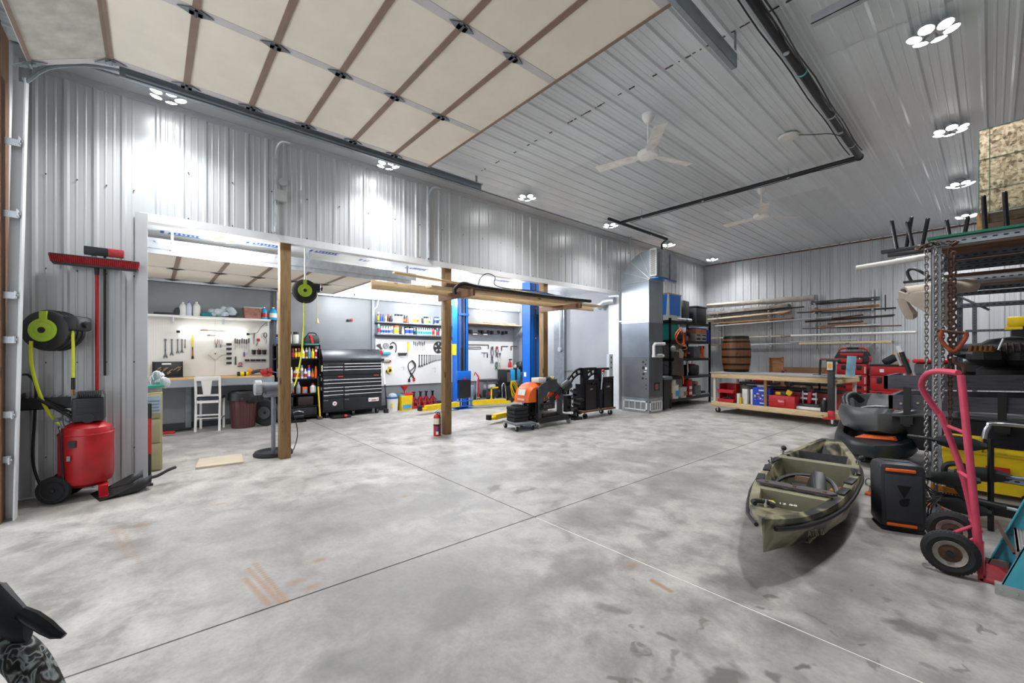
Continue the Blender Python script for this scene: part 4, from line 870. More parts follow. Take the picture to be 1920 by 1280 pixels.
t = thing('sledge_hammer', 'yellow-handled sledge hammer leaning on the black shelf unit', 'hammer', (-10.0, 2.86, 0)); G().cyl((.02, .02, .06), (-.05, 0, .74), .018).obj('handle', M_YEL, t); G().cyl((-.05, 0, .74), (-.07, 0, .98), .017).obj('grip', M_BLK, t); G().box(-.05, .07, -.03, .06, 0, .07, bev=.012).obj('head', mat('5e4a4a', .5, .5), t)
t = thing('black_pump', 'small black pump on the bay floor at the foot of the shelf unit', 'pump', (-9.95, 2.42, 0)); G().box(-.12, .12, -.16, .14, 0, .05, bev=.01).cyl((0, -.08, .1), (0, .1, .1), .06).cyl((-.02, -.1, .05), (-.02, -.1, .22), .02).obj('body', M_BLKM, t); G().tube([(0.02, -.12, .2), (.05, -.02, .24), (.02, .1, .2)], .01, 6, smooth=3).obj('handle', M_CHR, t)
# tool chest
t = thing('tool_chest', 'large black rolling tool chest with chrome drawer pulls and slanted lid', 'tool chest', (-10.02, 3.65, 0))
M_TC = mat('25272c', .38, .2, .06, 5, 'charcoal_chest_paint')
hw = .70
body = G().box(-.5, 0, -hw, hw, .14, .92).box(-.5, -.02, -hw + .01, hw - .01, .92, 1.32).obj('body', M_TC, t)
G().loft([[(-.5, -hw, 1.32), (0, -hw, 1.32), (0, -hw, 1.40), (-.14, -hw, 1.60), (-.5, -hw, 1.60)], [(-.5, hw, 1.32), (0, hw, 1.32), (0, hw, 1.40), (-.14, hw, 1.60), (-.5, hw, 1.60)]]).obj('lid', mat('33363c', .3, .25, .05, 5), t)
G().box(-.0, .004, -.07, .03, 1.345, 1.36).obj('latch', M_BLK, t)
sp = -hw + .47
def drawer(y0, y1, z0, z1, x=.0, pull=True):
    d = G().box(x, x + .016, y0 + .006, y1 - .006, z0 + .006, z1 - .006, bev=.003).obj('drawer', M_TC, t)
    if pull: G().box(x + .014, x + .028, y0 + .015, y1 - .015, z1 - .026, z1 - .012).obj('pull', mat('dfe2e4', .3, .2, .05), d)
    G().box(x + .016, x + .018, y0 + .02, y0 + .12, z1 - .045, z1 - .034).obj('label_holder', M_CHR, d)
    return d
for z0, z1 in ((1.20, 1.27), (1.13, 1.20), (.99, 1.13)): drawer(-hw, sp, z0, z1, -.02, z1 < 1.25); drawer(sp, hw, z0, z1, -.02)
drawer(-hw, hw, .82, .90); drawer(-hw, hw, .72, .82)
for z0, z1 in ((.64, .72), (.55, .64), (.45, .55)): drawer(-hw, sp, z0, z1); drawer(sp, hw, z0, z1)
drawer(-hw, sp, .17, .45, 0, False); drawer(sp, hw, .17, .45, 0, False)
G().cyl((.018, -.44, .33), (.022, -.44, .33), .05, n=24).obj('round_sticker', M_WHT, t); G().cyl((.022, -.44, .33), (.024, -.44, .33), .016, n=14).obj('sticker_dot', M_RED, t)
G().box(.018, .021, .36, .62, .315, .405).obj('sticker', M_WHT, t); g = G(); g.cyl((.021, .39, .36), (.023, .39, .36), .012).cyl((.021, .595, .36), (.023, .595, .36), .012).box(.021, .023, .43, .56, .335, .36); g.obj('sticker_print', M_RED, t)
G().box(-.02, .0, -.36, -.24, .935, .97).obj('badge', M_RED, t); G().box(0, .002, -.355, -.245, .945, .96).obj('badge_plate', M_CHR, t); G().box(-.02, 0, .5, .63, .945, .965).obj('badge', M_CHR, t)
for y in (-.6, .0, .6):
    c = G().cyl((-.06, y - .025, .065), (-.06, y + .025, .065), .065, n=18).box(-.1, -.02, y - .04, y + .04, .12, .145).obj('caster', M_BLK, t)
G().tube([(-.45, -hw - .04, 1.0), (-.05, -hw - .04, 1.0)], .014).cyl((-.4, -hw, 1.0), (-.4, -hw - .045, 1.0), .01).cyl((-.1, -hw, 1.0), (-.1, -hw - .045, 1.0), .01).obj('side_handle', M_CHR, t)
for z in (.9, .68): G().cyl((-.1, -hw - .003, z), (-.1, -hw, z), .045).obj('sticker', M_WHT, t)
G().box(-.06, -.0, -hw - .02, -hw, 1.08, 1.22, bev=.004).obj('paper_towel', mat('cfc3a8', .7), t)
tag(G().box(-.12, .12, -.22, .2, 0.0, .055, bev=.015).obj('floor_case', M_BLK, None, (-9.93, 3.33, .005)), 'flat black case pushed under the tool chest', 'case')
tag(G().cyl((0, -.03, .04), (0, .03, .04), .03).obj('red_puck', M_RED, None, (-9.78, 3.38, 0.012)), 'small red cap on the floor in front of the tool chest', 'cap')
# ================================================================== BAY: WHITE BOARD WALL, BOTTLE SHELVES
BX = XB + .03
t = thing('white_wall_panel', 'large white tool board on the bay back wall behind the hoist', 'board', (0, 0, 0))
for a_, b_ in ((4.40, 6.836), (6.84, 9.15)): G().box(XB, BX, a_, b_, .64, 1.88).obj('board', mat('d2d2d1', .45, 0, .03, 2, 'white_board'), t)
t = thing('ledge_shelf', 'grey upper wall shelf lined with bottles', 'shelf', (0, 0, 0), 0, 'bottle shelves'); G().box(XB, XB + .2, 4.38, 6.95, 2.295, 2.325).obj('board', M_GRY, t)
t = thing('ledge_shelf', 'grey lower wall shelf lined with bottles', 'shelf', (0, 0, 0), 0, 'bottle shelves'); G().box(XB, XB + .2, 4.38, 6.95, 1.98, 2.01).obj('board', M_GRY, t)
GB = 'bottles on the grey wall shelves'
up = [A('spray_can', .034, .25, 'brown', 'yellow', 'white', .012), A('bottle', .036, .2, 'blue', 'blue', 'black', .004), A('bottle', .036, .2, 'blue', 'blue', 'black', .02), A('bottle', .035, .19, 'white', 'yellow', 'grey', .015), A('spray_can', .03, .21, 'red', 'black', 'red', .01), A('bottle', .04, .16, 'black', 'black', 'black', .02)]
up += [A('bottle', .036, .2, 'white', 'grey', 'white', .004)] + [A('jar', .05, .22, 'white', 'white', 'black', .004) for _ in range(3)] + [A('bottle', .048, .21, 'black', 'orange', 'black', .01), A('spray_can', .033, .2, 'blue', 'orange', 'black', .012)]
up += [A('bottle', .036, .22, 'tan', 'white', 'white', .004), A('bottle', .036, .22, 'tan', 'white', 'white', .004), A('bottle', .04, .22, 'white', 'yellow', 'yellow', .004), A('bottle', .04, .22, 'white', 'yellow', 'yellow', .004), A('bottle', .036, .22, 'white', 'orange', 'pink', .01), A('bottle', .036, .2, 'white', 'white', 'pink', .03), A('spray_can', .03, .14, 'brown', 'black', 'black', .01)]
up += [A('jar', .045, .2, 'white', 'white', 'black', .004), A('jar', .045, .2, 'white', 'yellow', 'black', .01), A('bottle', .035, .17, 'white', 'green', 'white', .015), A('spray_can', .03, .2, 'white', 'white', 'white', .08), A('jar', .045, .22, 'white', 'blue', 'blue', .004), A('jar', .045, .22, 'white', 'black', 'blue', .01), A('bottle', .036, .2, 'green', 'white', 'white', .1), A('bottle', .034, .18, 'white', 'green', 'yellow', .05)]
shelf_row(up, XB + .11, 2.325, 4.42, 6.5, 'the upper wall shelf', GB)
lo = [A('spray_can', .038, .25, 'light blue', 'red', 'white', .015)] + [A('bottle', .036, .2, 'white', 'blue', 'white', .003) for _ in range(4)] + [A('carton', .03, .2, 'white', 'blue', 'white', .03), A('jar', .075, .23, 'white', 'yellow', 'orange', .09), A('bottle', .04, .2, 'tan', 'white', 'white', .02), A('jar', .065, .22, 'white', 'blue', 'black', .003), A('jar', .065, .22, 'white', 'blue', 'black', .01), A('bottle', .038, .18, 'green', 'black', 'white', .03)]
lo += [A('bottle', .036, .2, 'white', 'light blue', 'white', .002) for _ in range(7)] + [A('bottle', .036, .24, 'pink', 'red', 'black', .004), A('spray_can', .03, .2, 'yellow', 'tan', 'black', .005), A('bottle', .036, .21, 'blue', 'red', 'white', .05), A('bottle', .036, .19, 'white', 'white', 'white', .004), A('bottle', .03, .19, 'white', 'grey', 'white', .01), A('bottle', .036, .19, 'white', 'white', 'black', .02)]
shelf_row(lo, XB + .11, 2.01, 4.42, 6.5, 'the lower wall shelf', GB)
t = thing('bracket_shelf', 'deep shelf with pale wood edge high at the right end of the bay wall', 'shelf', (0, 0, 0)); G().box(XB, -10.1, 6.95, 9.17, 2.385, 2.41).obj('board', M_PINEY, t)
G().prism([(0, 0), (.45, 0), (.02, -.5), (0, -.5)], (XB, 9.19, 2.40), (1, 0, 0), (0, 0, 1), -.02).obj('end_bracket', M_GRY, t); G().box(XB, XB + .02, 6.95, 9.17, 1.88, 2.385).obj('back_board', mat('7d8186', .5), t)
stick('lumber_board', (-10.2, 7.7, 2.45), (-10.15, 8.9, 2.435), .12, .02, M_PINE, 'thin pale board lying on the deep bracket shelf')
for i, (y, L_) in enumerate(((7.15, .2), (7.55, .4), (7.95, .3), (8.35, .35), (8.75, .22))):
    t = thing('bar_clamp', 'black clamp hung under the deep bracket shelf, %s from the left' % ORD[i], 'clamp', (XB + .06, y, 2.15), 0, 'clamps under the bracket shelf')
    G().box(0, .03, -L_ / 2, L_ / 2, -.008, .008).obj('bar', M_GALVD if i % 2 else M_BLK, t); G().box(-.02, .08, -L_ / 2, -L_ / 2 + .07, -.04, .07, bev=.01).obj('jaw', M_BLK, t); G().box(-.02, .06, L_ / 2 - .06, L_ / 2, -.02, .08, bev=.01).obj('jaw', M_BLK, t)
    if i in (1, 2): G().box(.02, .04, -.08, .08, -.08, -.04).obj('white_tag', M_WHT, t)
BP = BX + .002
def bp(u, v): return at(u, v, X=BP)
for i in range(13):
    u = 786 + [0, 4.8, 9.4, 14, 18.3, 21.3, 24.3, 27.2, 30.2, 33, 35.8, 38.4, 41][i]; p = bp(u, 666); L_ = [.34, .33, .29, .27, .24, .22, .20, .185, .17, .16, .155, .15, .14][i]
    if u > 829: continue
    wrench(p, L_, 'steel combination wrench on the white board, %s from the left' % ORD[i], 'combination wrenches', mat('55585b', .35, .7))
for i in range(7):
    u = 776 + i * 3.3; p = bp(u, 640 + (i % 3)); t = thing('screwdriver', 'dark-handled screwdriver in the row high on the white board, %s from the left' % ORD[i], 'screwdriver', p, 0, 'screwdrivers on the white board')
    G().cyl((0, 0, 0), (0, 0, -.1), .014, .012, 8).obj('handle', mat('23262e', .5), t); G().cyl((0, 0, -.1), (0, 0, -.24), .004, n=6).obj('blade', M_STL, t)
t = thing('wall_disc', 'dark round saw blade hung on the white board by the second post', 'blade', bp(822, 651)); G().cyl((0, 0, 0), (.01, 0, 0), .17, n=36).cyl((.01, 0, 0), (.02, 0, 0), .05, n=20).obj('disc', mat('4e4c4c', .4, .6, .3, 20), t)
for k in range(5): a = 2 * PI * k / 5; child('slot', bpy.data.meshes.get('slot_mesh') or G().box(.010, .013, -.02, .02, .07, .14, bev=.005).obj('slot_src', mat('b8b8b8', .5)).data, t, (0, 0, 0), (a, 0, 0))
for o in [o for o in bpy.data.objects if o.name.startswith('slot_src')]: bpy.data.objects.remove(o)
t = thing('jumper_cables', 'black jumper cables looped on the white board', 'cables', bp(772, 690)); lp = []
G().tube([(0, .02, .22), (0, -.10, .12), (.01, -.09, -.05), (.02, .02, -.2), (.02, .06, -.28)], .014, 6, smooth=5).tube([(0, .02, .22), (.01, .11, .1), (.02, .08, -.05), (.01, -.03, -.2), (0, -.08, -.30)], .014, 6, smooth=5).tube([(0.02, 0, .2), (.02, .08, .05), (.01, -.06, -.1), (.0, .05, -.3)], .012, 6, smooth=5).obj('loops', M_BLK, t); G().box(0, .03, .03, .09, -.36, -.27).obj('clamp_red', M_RED, t); G().box(0, .03, -.11, -.06, -.38, -.29).obj('clamp_black', M_BLK, t)
t = thing('yellow_brush', 'yellow comb-like brush hung on the white board', 'brush', bp(765, 649)); G().box(0, .02, -.02, .03, -.12, .12).obj('brush', M_YEL, t); G().cyl((.01, 0, -.12), (.01, -.01, -.26), .008).obj('handle', M_PINE, t)
t = thing('wire_basket', 'small dark basket fixed to the white board', 'basket', bp(753, 664)); G().loft([[(0, -.09, -.04), (.09, -.09, -.04), (.09, .09, -.04), (0, .09, -.04)], [(0, -.11, .04), (.12, -.11, .04), (.12, .11, .04), (0, .11, .04)]], cap=False).obj('basket', M_DKG, t)
t = thing('tape_measure', 'yellow and black tape measure hung low on the white board', 'tape measure', bp(729, 695)); G().cyl((0, 0, 0), (.06, 0, 0), .06).box(0, .06, -.01, .05, .0, .11).obj('case', M_YEL, t); G().cyl((.06, 0, 0), (.065, 0, 0), .035).box(0, .03, -.08, .0, -.03, .02).obj('face', M_BLK, t)
t = thing('air_blow_gun', 'grey hair dryer shaped tool hung top left on the white board', 'tool', bp(710, 649)); G().box(0, .04, -.06, .05, .0, .06, bev=.015, rot=(.3, 0, 0)).box(0, .035, .02, .07, -.09, .02, bev=.01, rot=(.5, 0, 0)).obj('body', M_DKG, t)
t = thing('spool_reel', 'grey round spool hung near the top of the white board', 'spool', bp(723, 648)); G().lathe([(.03, 0), (.075, 0), (.075, .04), (.03, .04)], (0, 0, 0), (1, 0, 0), 24).obj('spool', M_GRY, t)
t = thing('coiled_hose', 'black hose with nozzle curled on the white board', 'hose', bp(735, 650)); G().tube([(.01, -.06, .06), (.02, .02, .12), (.02, .10, .06), (.02, .11, -.06), (.02, .09, -.15)], .013, 8, smooth=5).cyl((0, -.03, -.01), (.05, -.03, -.01), .045).obj('hose', M_BLK, t)
t = thing('blue_caulk_tray', 'blue tool with a red end hung above the tool chest end', 'tool', bp(722, 661)); G().box(0, .08, -.10, .13, -.05, .02, bev=.01).obj('body', mat('2c8fb0', .5), t); G().box(0, .06, -.17, -.10, -.06, .06).obj('red_end', M_RED, t); G().box(0, .07, -.05, .05, .02, .06).obj('white_top', M_WHT, t)
t = thing('heat_gun', 'white and red tool hung on the white board beside the tool chest', 'tool', bp(723, 677)); G().box(0, .05, -.09, .1, -.02, .05, bev=.01).obj('body', mat('9b9b98', .4), t); G().box(0, .06, .09, .13, -.03, .03).obj('red_end', M_RED, t); G().box(0, .05, -.13, -.06, 0, .07).obj('black_end', M_BLK, t)
for i, (u, v, L_) in enumerate(((780, 688, .12), (756, 686, .09))): tag(G().tube([(0, 0, 0), (.03, 0, -.02), (.03, 0, -L_), (0, 0, -L_ - .02)], .005, 6).cyl((0, -.06, -.03), (0, .06, -.03), .004).obj('wire_hook', M_GALV, None, bp(u + (35 if i == 0 else 0), v)), ['empty wire rack under the wrench row', 'thin wire hook left of the jumper cables'][i], 'hook')
t = thing('long_ruler', 'long dark straightedge hung across the top of the right white board', 'ruler', bp(876, 646)); G().box(0, .012, 0, .82, -.012, .012).box(0, .02, .80, .82, -.12, 0).obj('bar', M_DKG, t)
t = thing('hand_saw', 'dark bow saw hung under the long straightedge', 'saw', bp(876, 652)); G().tube([(.01, 0, .03), (.01, .5, .03), (.01, .52, -.02), (.01, .47, -.03), (.01, 0, -.02)], .01, 6).obj('frame', M_BLK, t)
for i, (u, v) in enumerate(((940, 650), (958, 650))): t = thing('try_square', ['steel square with dark stock, left of two on the right board', 'steel square with brown stock, right of two beside the corner'][i], 'square', bp(u, v), 0, 'squares on the right board'); G().box(0, .02, -.02, .02, -.12, .02).obj('stock', M_BROWN, t); G().box(0, .01, .02, .28, .0, .03).obj('blade', M_DKG, t)
t = thing('hammer_tool', 'grey square with a black knife below on the right board', 'square', bp(908, 661)); G().box(0, .012, -.12, .14, -.015, .015).obj('blade', M_GRY, t); G().box(0, .02, .1, .13, -.16, -.03).obj('knife', M_BLK, t); G().box(0, .008, -.02, 0, -.14, -.02).obj('rule', M_STL, t)
for i, (u, v, L_) in enumerate(((922, 652, .5), (931, 652, .3), (936, 664, .45), (930, 681, .2))):
    t = thing('chain_snips', ['long tangle of dark pliers and snips on the right board', 'hanging pulley block between the snips on the right board', 'white and dark shears hung under the left square', 'small green-tipped chain low on the right board'][i], 'tool', bp(u, v)); mm_ = [M_DKG, M_DKG, mat('c2c4c4', .4), mat('3c5a40', .5)][i]
    G().tube([(.02, -.03, 0), (.03, -.05, -L_ * .4), (.02, .0, -L_ * .6), (.02, .04, -L_)], .014, 6, smooth=4).tube([(.02, .03, 0), (.03, .05, -L_ * .4), (.02, 0, -L_ * .6), (.02, -.05, -L_)], .012, 6, smooth=4).ball((.03, 0, -L_ * .6), .03).obj('arms', mm_, t); G().cyl((0, 0, .01), (.05, 0, .01), .04, n=14).obj('pivot', M_STL if i != 1 else M_RED, t)
t = thing('wall_bracket', 'small steel bracket with short arm on the end wall corner', 'bracket', (XB + .35, Y1 - .05, 1.83)); G().box(-.02, .2, -.02, .03, -.02, .02).box(-.03, .0, -.02, .03, -.06, .02).obj('arm', M_GALVD, t)
# floor things along the white board
t = thing('bucket', 'white plastic bucket with a blue rim behind the white broom', 'bucket', (-10.2, 4.72, 0), 0, 'buckets by the tool board'); G().lathe([(.13, 0), (.155, .36), (.15, .36)], n=24).obj('pail', M_WHT, t); G().lathe([(.15, .33), (.165, .335), (.165, .37), (.15, .37)], n=24, cap=False).obj('rim', mat('24489c', .5), t); G().ball((0.02, 0, .38), .11, .12, .09).obj('contents', mat('a8b6bd', .5, 0, .3, 20), t); G().box(.13, .15, -.1, -.05, .12, .2).obj('label', M_YEL, t)
t = thing('bucket', 'yellow square bucket with a red funnel standing in it', 'bucket', (-10.2, 5.06, 0), 0, 'buckets by the tool board'); G().loft([[(-.14, -.14, 0), (.14, -.14, 0), (.14, .14, 0), (-.14, .14, 0)], [(-.16, -.16, .38), (.16, -.16, .38), (.16, .16, .38), (-.16, .16, .38)]]).obj('pail', M_YEL, t); G().box(.155, .162, -.12, .12, .06, .15, rot=(0, -.05, 0)).obj('label', mat('2e8fc4', .5), t); G().box(-.12, .1, -.05, .22, .38, .44, bev=.01).obj('red_tray', M_RED, t); G().box(-.1, .1, -.16, -.04, .38, .41).obj('blue_pad', mat('3aa0c0', .5), t)
t = thing('funnel', 'red plastic funnel standing on the yellow bucket', 'funnel', (-10.14, 5.03, .38)); G().lathe([(.012, 0.07), (.02, .13), (.1, .24), (.1, .26)], n=20, cap=False).obj('cone', M_RED, t)
for i, y in enumerate((5.40, 5.60, 5.78, 5.98)):
    if i == 0:
        js = t = thing('jack_stand', 'red jack stand with black post', 'jack stand', (-10.33, y, 0), 0, 'red jack stands along the wall')
        g = G()
        for sx in (-1, 1):
            for sy in (-1, 1): g.loft([[(sx * .11 + dx, sy * .10 + dy, 0) for dx, dy in ((-.015, -.015), (.015, -.015), (.015, .015), (-.015, .015))], [(sx * .03 + dx, sy * .03 + dy, .27) for dx, dy in ((-.012, -.012), (.012, -.012), (.012, .012), (-.012, .012))]])
        g.box(-.035, .035, -.035, .035, .23, .31).box(.085, .115, -.1, .1, .01, .07).box(-.1, .1, .08, .11, .01, .07).box(-.1, .1, -.11, -.08, .01, .07); g.obj('frame', M_RED, t); G().box(-.02, .02, -.02, .02, .2, .42).box(-.05, .05, -.03, .03, .42, .45, bev=.006).obj('post', M_BLKM, t); G().cyl((0.03, 0.03, .27), (.14, .06, .2), .008).obj('handle', M_BLKM, t)
    else: t = dup(js, (-10.33, y, 0))
    t['label'] = 'red jack stand by the bay wall, %s of four from the left' % ORD[i]
t = thing('floor_broom', 'white-handled black broom leaning at the right side of the tool chest', 'broom', (-9.97, 4.43, 0)); G().cyl((.02, .03, .1), (0, -.02, .78), .014).obj('lower_pole', M_BLK, t); G().cyl((0, -.02, .72), (-.02, -.06, 1.25), .026).obj('upper_sleeve', M_WHT, t); G().box(-.05, .05, -.03, .06, 0, .1).obj('head', M_BLK, t)
t = thing('red_jack_handle', 'red steel floor jack frame standing left of the blue hoist column', 'jack', (-10.0, 6.30, 0)); G().box(-.03, .03, -.09, -.06, 0, .95).box(-.05, .05, -.18, .05, .93, .97).obj('frame', M_RED, t)
# ================================================================== TWO-POST HOIST
t = thing('car_lift', 'blue two-post car lift with yellow swing arms reaching over the bay floor', 'car lift', (0, 0, 0))
def column(x0, x1, y0, y1, face, zt):
    g = G(); w = .012
    if face > 0: g.box(x0, x1, y0, y0 + w, 0, zt).box(x0, x1, y1 - w, y1, 0, zt).box(x0, x0 + w, y0, y1, 0, zt).box(x1 - w, x1, y0, y0 + .07, 0, zt).box(x1 - w, x1, y1 - .07, y1, 0, zt)
    else: g.box(x0, x1, y0, y0 + w, 0, zt).box(x0, x1, y1 - w, y1, 0, zt).box(x1 - w, x1, y0, y1, 0, zt).box(x0, x0 + w, y0, y0 + .07, 0, zt).box(x0, x0 + w, y1 - .07, y1, 0, zt)
    g.box(x0 - .1, x1 + .12, y0 - .06, y1 + .06, 0, .02)
    return g.obj('column', M_BLU, t)
c1 = column(-9.66, -9.38, 6.20, 6.54, 1, 3.18); c2 = column(-7.32, -7.03, 6.66, 7.06, -1, 3.18)
G().box(-9.62, -9.43, 6.30, 6.44, .5, 3.1).obj('inner_channel', mat('0a2f66', .5), c1)
G().cyl((-9.40, 6.30, .35), (-9.40, 6.30, 3.0), .012).cyl((-9.40, 6.42, 1.0), (-9.40, 6.42, 3.0), .008).obj('chain', M_GALVD, c1)
G().box(-9.5, -9.38, 6.31, 6.36, .9, 1.65).obj('hydraulic_cover', M_BLK, c1)
G().box(-9.36, -9.33, 6.22, 6.54, 2.52, 2.58).obj('cross_bracket', M_BLU, c1)
G().box(-9.661, -9.63, 6.185, 6.20, 1.45, 1.75).box(-9.62, -9.44, 6.19, 6.20, 1.45, 1.75).obj('warning_sticker', M_YEL, c1)
cg = G().box(-9.42, -9.30, 6.16, 6.58, .78, 1.02, bev=.01).box(-9.45, -9.25, 6.10, 6.64, .20, .23).box(-9.45, -9.25, 6.10, 6.64, .06, .09).box(-9.42, -9.3, 6.3, 6.44, .06, .8).obj('carriage', M_BLU, t)
G().box(-9.30, -9.285, 6.18, 6.56, .30, .78).obj('rubber_bumper', M_BLK, cg); G().box(-9.30, -9.295, 6.32, 6.40, .8, .84).obj('red_tag', M_RED, cg)
for y in (6.14, 6.24, 6.5, 6.6): G().cyl((-9.28, y, .06), (-9.28, y, .3), .018).obj('pin', M_CHR, cg)
def arm(pts, w, h, z, m=M_YEL, name='swing_arm'):
    a, b = Vector(pts[0] + (z,)), Vector(pts[1] + (z,)); d = (b - a).normalized(); n = Vector((-d.y, d.x, 0))
    q = [a + n * w / 2, b + n * w / 2, b - n * w / 2, a - n * w / 2]
    o = G().loft([[p - Vector((0, 0, h / 2)) for p in q], [p + Vector((0, 0, h / 2)) for p in q]]).obj(name, m, t)
    e = b + d * .18; q = [b + n * w * .35, e + n * w * .35, e - n * w * .35, b - n * w * .35]
    G().loft([[p - Vector((0, 0, h * .45)) for p in q], [p + Vector((0, 0, h * .05)) for p in q]]).obj('arm_extension', m, o)
    G().cyl(e - Vector((0, 0, h * .3)), e + Vector((0, 0, h * .6)), .06, n=18).obj('lift_pad', M_RUB, o)
arm(((-9.28, 6.14), (-9.1, 5.08)), .13, .13, .15); arm(((-9.28, 6.6), (-9.0, 7.55)), .13, .13, .15)
arm(((-7.30, 6.72), (-7.0, 5.55)), .12, .11, .13); arm(((-7.30, 7.0), (-7.6, 7.9)), .12, .12, .15)
G().box(-9.10, -9.07, 7.10, 7.13, .15, .55).box(-9.1, -9.07, 7.1, 7.35, .52, .56).obj('yellow_lock_bar', M_YEL, t)
G().tube([(-9.2, 6.72, .9), (-9.15, 6.72, .85), (-9.15, 6.72, .3)], .022, 8).obj('red_lock_arm', M_RED, t); G().tube([(-9.2, 6.72, .9), (-9.22, 6.66, .98), (-9.22, 6.62, .9)], .016, 8).obj('red_lock_arm', M_RED, t)
G().box(-7.03, -6.94, 6.88, 7.06, 1.95, 2.42, bev=.006).obj('power_unit', M_DKG, c2); G().cyl((-7.0, 6.80, .4), (-7.0, 6.80, 3.15), .012).obj('hydraulic_hose', M_BLK, c2); G().box(-7.33, -7.32, 6.67, 6.72, 1.0, 1.1).box(-7.25, -7.17, 6.652, 6.66, .95, 1.05).obj('sticker', M_WHT, c2)
for z in (1.85, 2.55): G().ball((-7.0, 6.80, z), .02).obj('brass_fitting', mat('b08a40', .3, .9), c2)
# ================================================================== END OF BAY: WASHER, WELDER
t = thing('pressure_washer', 'pressure washer with white tank and chrome frame near the bay corner', 'pressure washer', (-9.95, 7.75, 0), R(10))
G().tube([(.2, -.38, .12), (.2, -.36, .7), (-.2, -.36, .7), (-.2, -.38, .12)], .016, 8).tube([(.22, .3, .12), (.25, .25, .5), (.25, .38, .55), (.25, .45, .1)], .018, 8, smooth=3).tube([(-.2, .3, .12), (-.17, .25, .5), (-.17, .38, .55), (-.17, .45, .1)], .018, 8, smooth=3).box(-.2, .24, -.36, .4, .12, .15).obj('frame', M_CHR, t)
G().box(-.15, .18, -.2, .14, .17, .40, bev=.03).cyl((.02, .12, .3), (.02, .34, .3), .09).obj('engine', mat('3c3f42', .45, .4, .25, 14), t); G().box(-.12, .16, -.2, .08, .44, .58, bev=.04).obj('fuel_tank', M_WHT, t); G().box(-.1, .12, .1, .28, .42, .58, bev=.03).obj('air_filter', M_BLK, t); G().box(-.18, .2, -.38, .2, .66, .72, bev=.01).obj('top_tray', M_DKG, t)
for x in (-.25, .27): w_ = G().lathe([(.05, -.04), (.13, -.045), (.15, 0), (.13, .045), (.05, .04)], (x, -.3, .15), (1, 0, 0), 24).obj('wheel', M_RUB, t); G().cyl((x - .046, -.3, .15), (x + .046, -.3, .15), .055, n=18).obj('rim', M_WHT, w_)
G().cyl((-.2, -.3, .15), (.25, -.3, .15), .012).obj('axle', M_GALVD, t); G().cyl((.1, .45, .06), (.18, .45, .06), .05).box(-.15, .22, .38, .48, 0.01, .05).obj('foot', M_BLK, t); G().cyl((.2, -.28, .32), (.22, -.28, .32), .04).obj('red_cap', M_RED, t)
t = thing('welder', 'blue and black welder on a cart at the bay corner', 'welder', (-10.15, 8.62, 0)); G().box(-.28, .28, -.26, .3, .06, .48, bev=.02).box(-.25, .22, -.24, -.05, .48, .98, bev=.03).obj('body', M_BLK, t); G().box(-.1, .27, -.08, .30, .62, .98, bev=.02).obj('blue_panel', mat('1f9ad8', .4), t); G().box(.18, .285, .06, .14, .66, 1.04).obj('strap', M_BLK, t)
G().box(-.24, .2, -.2, .28, .98, 1.03, bev=.01).obj('paper_pile', mat('b7a79c', .7, 0, .3, 12), t); G().box(.225, .23, -.22, -.07, .6, .9).obj('control_panel', mat('6b6660', .4, .3, .3, 20), t)
for y in (-.2, .22): G().cyl((.24, y, .06), (.3, y, .06), .06).obj('wheel', M_RUB, t)
t = thing('yellow_extension_cord', 'yellow extension cord coil hung on the front of the welder', 'cord', (-9.84, 8.62, .38)); g = G()
for k in range(7): g.tube([(.012 * (k % 3), (.13 + .012 * (k % 4)) * math.cos(a + .2 * k), -.02 + (.28 - .012 * (k % 5)) * math.sin(a)) for a in [j * PI / 8 for j in range(16)]], .009, 6, closed=True)
g.obj('coil', M_YEL, t)
t = thing('gas_cylinder', 'grey gas cylinder standing behind the welder', 'cylinder', (-10.3, 9.08, 0)); G().lathe([(.11, 0), (.115, .02), (.115, 1.0), (.08, 1.1), (.03, 1.14), (.03, 1.2)], n=22).obj('tank', mat('8a8d86', .4, .2), t)
t = thing('welding_helmet', 'black welding helmet hung at the bay corner', 'helmet', (-10.2, 9.2, 1.06)); G().lathe([(.02, .17), (.10, .15), (.15, .08), (.16, 0), (.14, -.1), (.09, -.18)], (0, 0, 0), (0, 0, 1), 20).obj('shell', M_BLK, t); G().box(.145, .165, -.05, .05, 0, .06).obj('lens', M_CHR, t)
t = thing('fire_extinguisher', 'small red extinguisher on the corner wall beside the welding helmet', 'extinguisher', (-10.44, 8.95, .98)); G().lathe([(.05, 0), (.055, .02), (.055, .2), (.02, .26), (.015, .3)], n=16).obj('tank', M_RED, t); G().box(-.03, .09, -.02, .02, .29, .33).obj('valve', M_BLK, t)
t = thing('parts_bucket', 'dark teal bucket with brown rags behind the orange machine', 'bucket', (-9.5, 8.9, 0)); G().lathe([(.17, 0), (.21, .44), (.2, .44)], n=24).obj('pail', mat('2c5566', .5), t); G().ball((0, 0, .45), .16, .16, .08).obj('rags', mat('8a5a40', .8, 0, .3, 20), t)
t = thing('blue_water_drum', 'grey-blue plastic drum beside the pressure washer', 'drum', (-10.3, 7.15, 0)); G().lathe([(.2, 0), (.22, .03), (.22, .5), (.2, .53), (.0, .53)], n=24).obj('drum', mat('7d95a8', .5), t)
t = thing('door_vent', 'steel exhaust duct elbow high on the bay end wall', 'vent', (-6.95, Y1 - .14, 2.88)); G().tube([(.35, .02, .03), (.12, 0, .03), (0, -.02, 0), (-.12, -.05, -.1)], .095, 16, smooth=3).lathe([(.095, 0), (.11, .01), (.11, .03), (.095, .03)], (-.12, -.05, -.1), (-.7, -.1, -.6), 20, cap=False).obj('elbow', M_GALV, t)
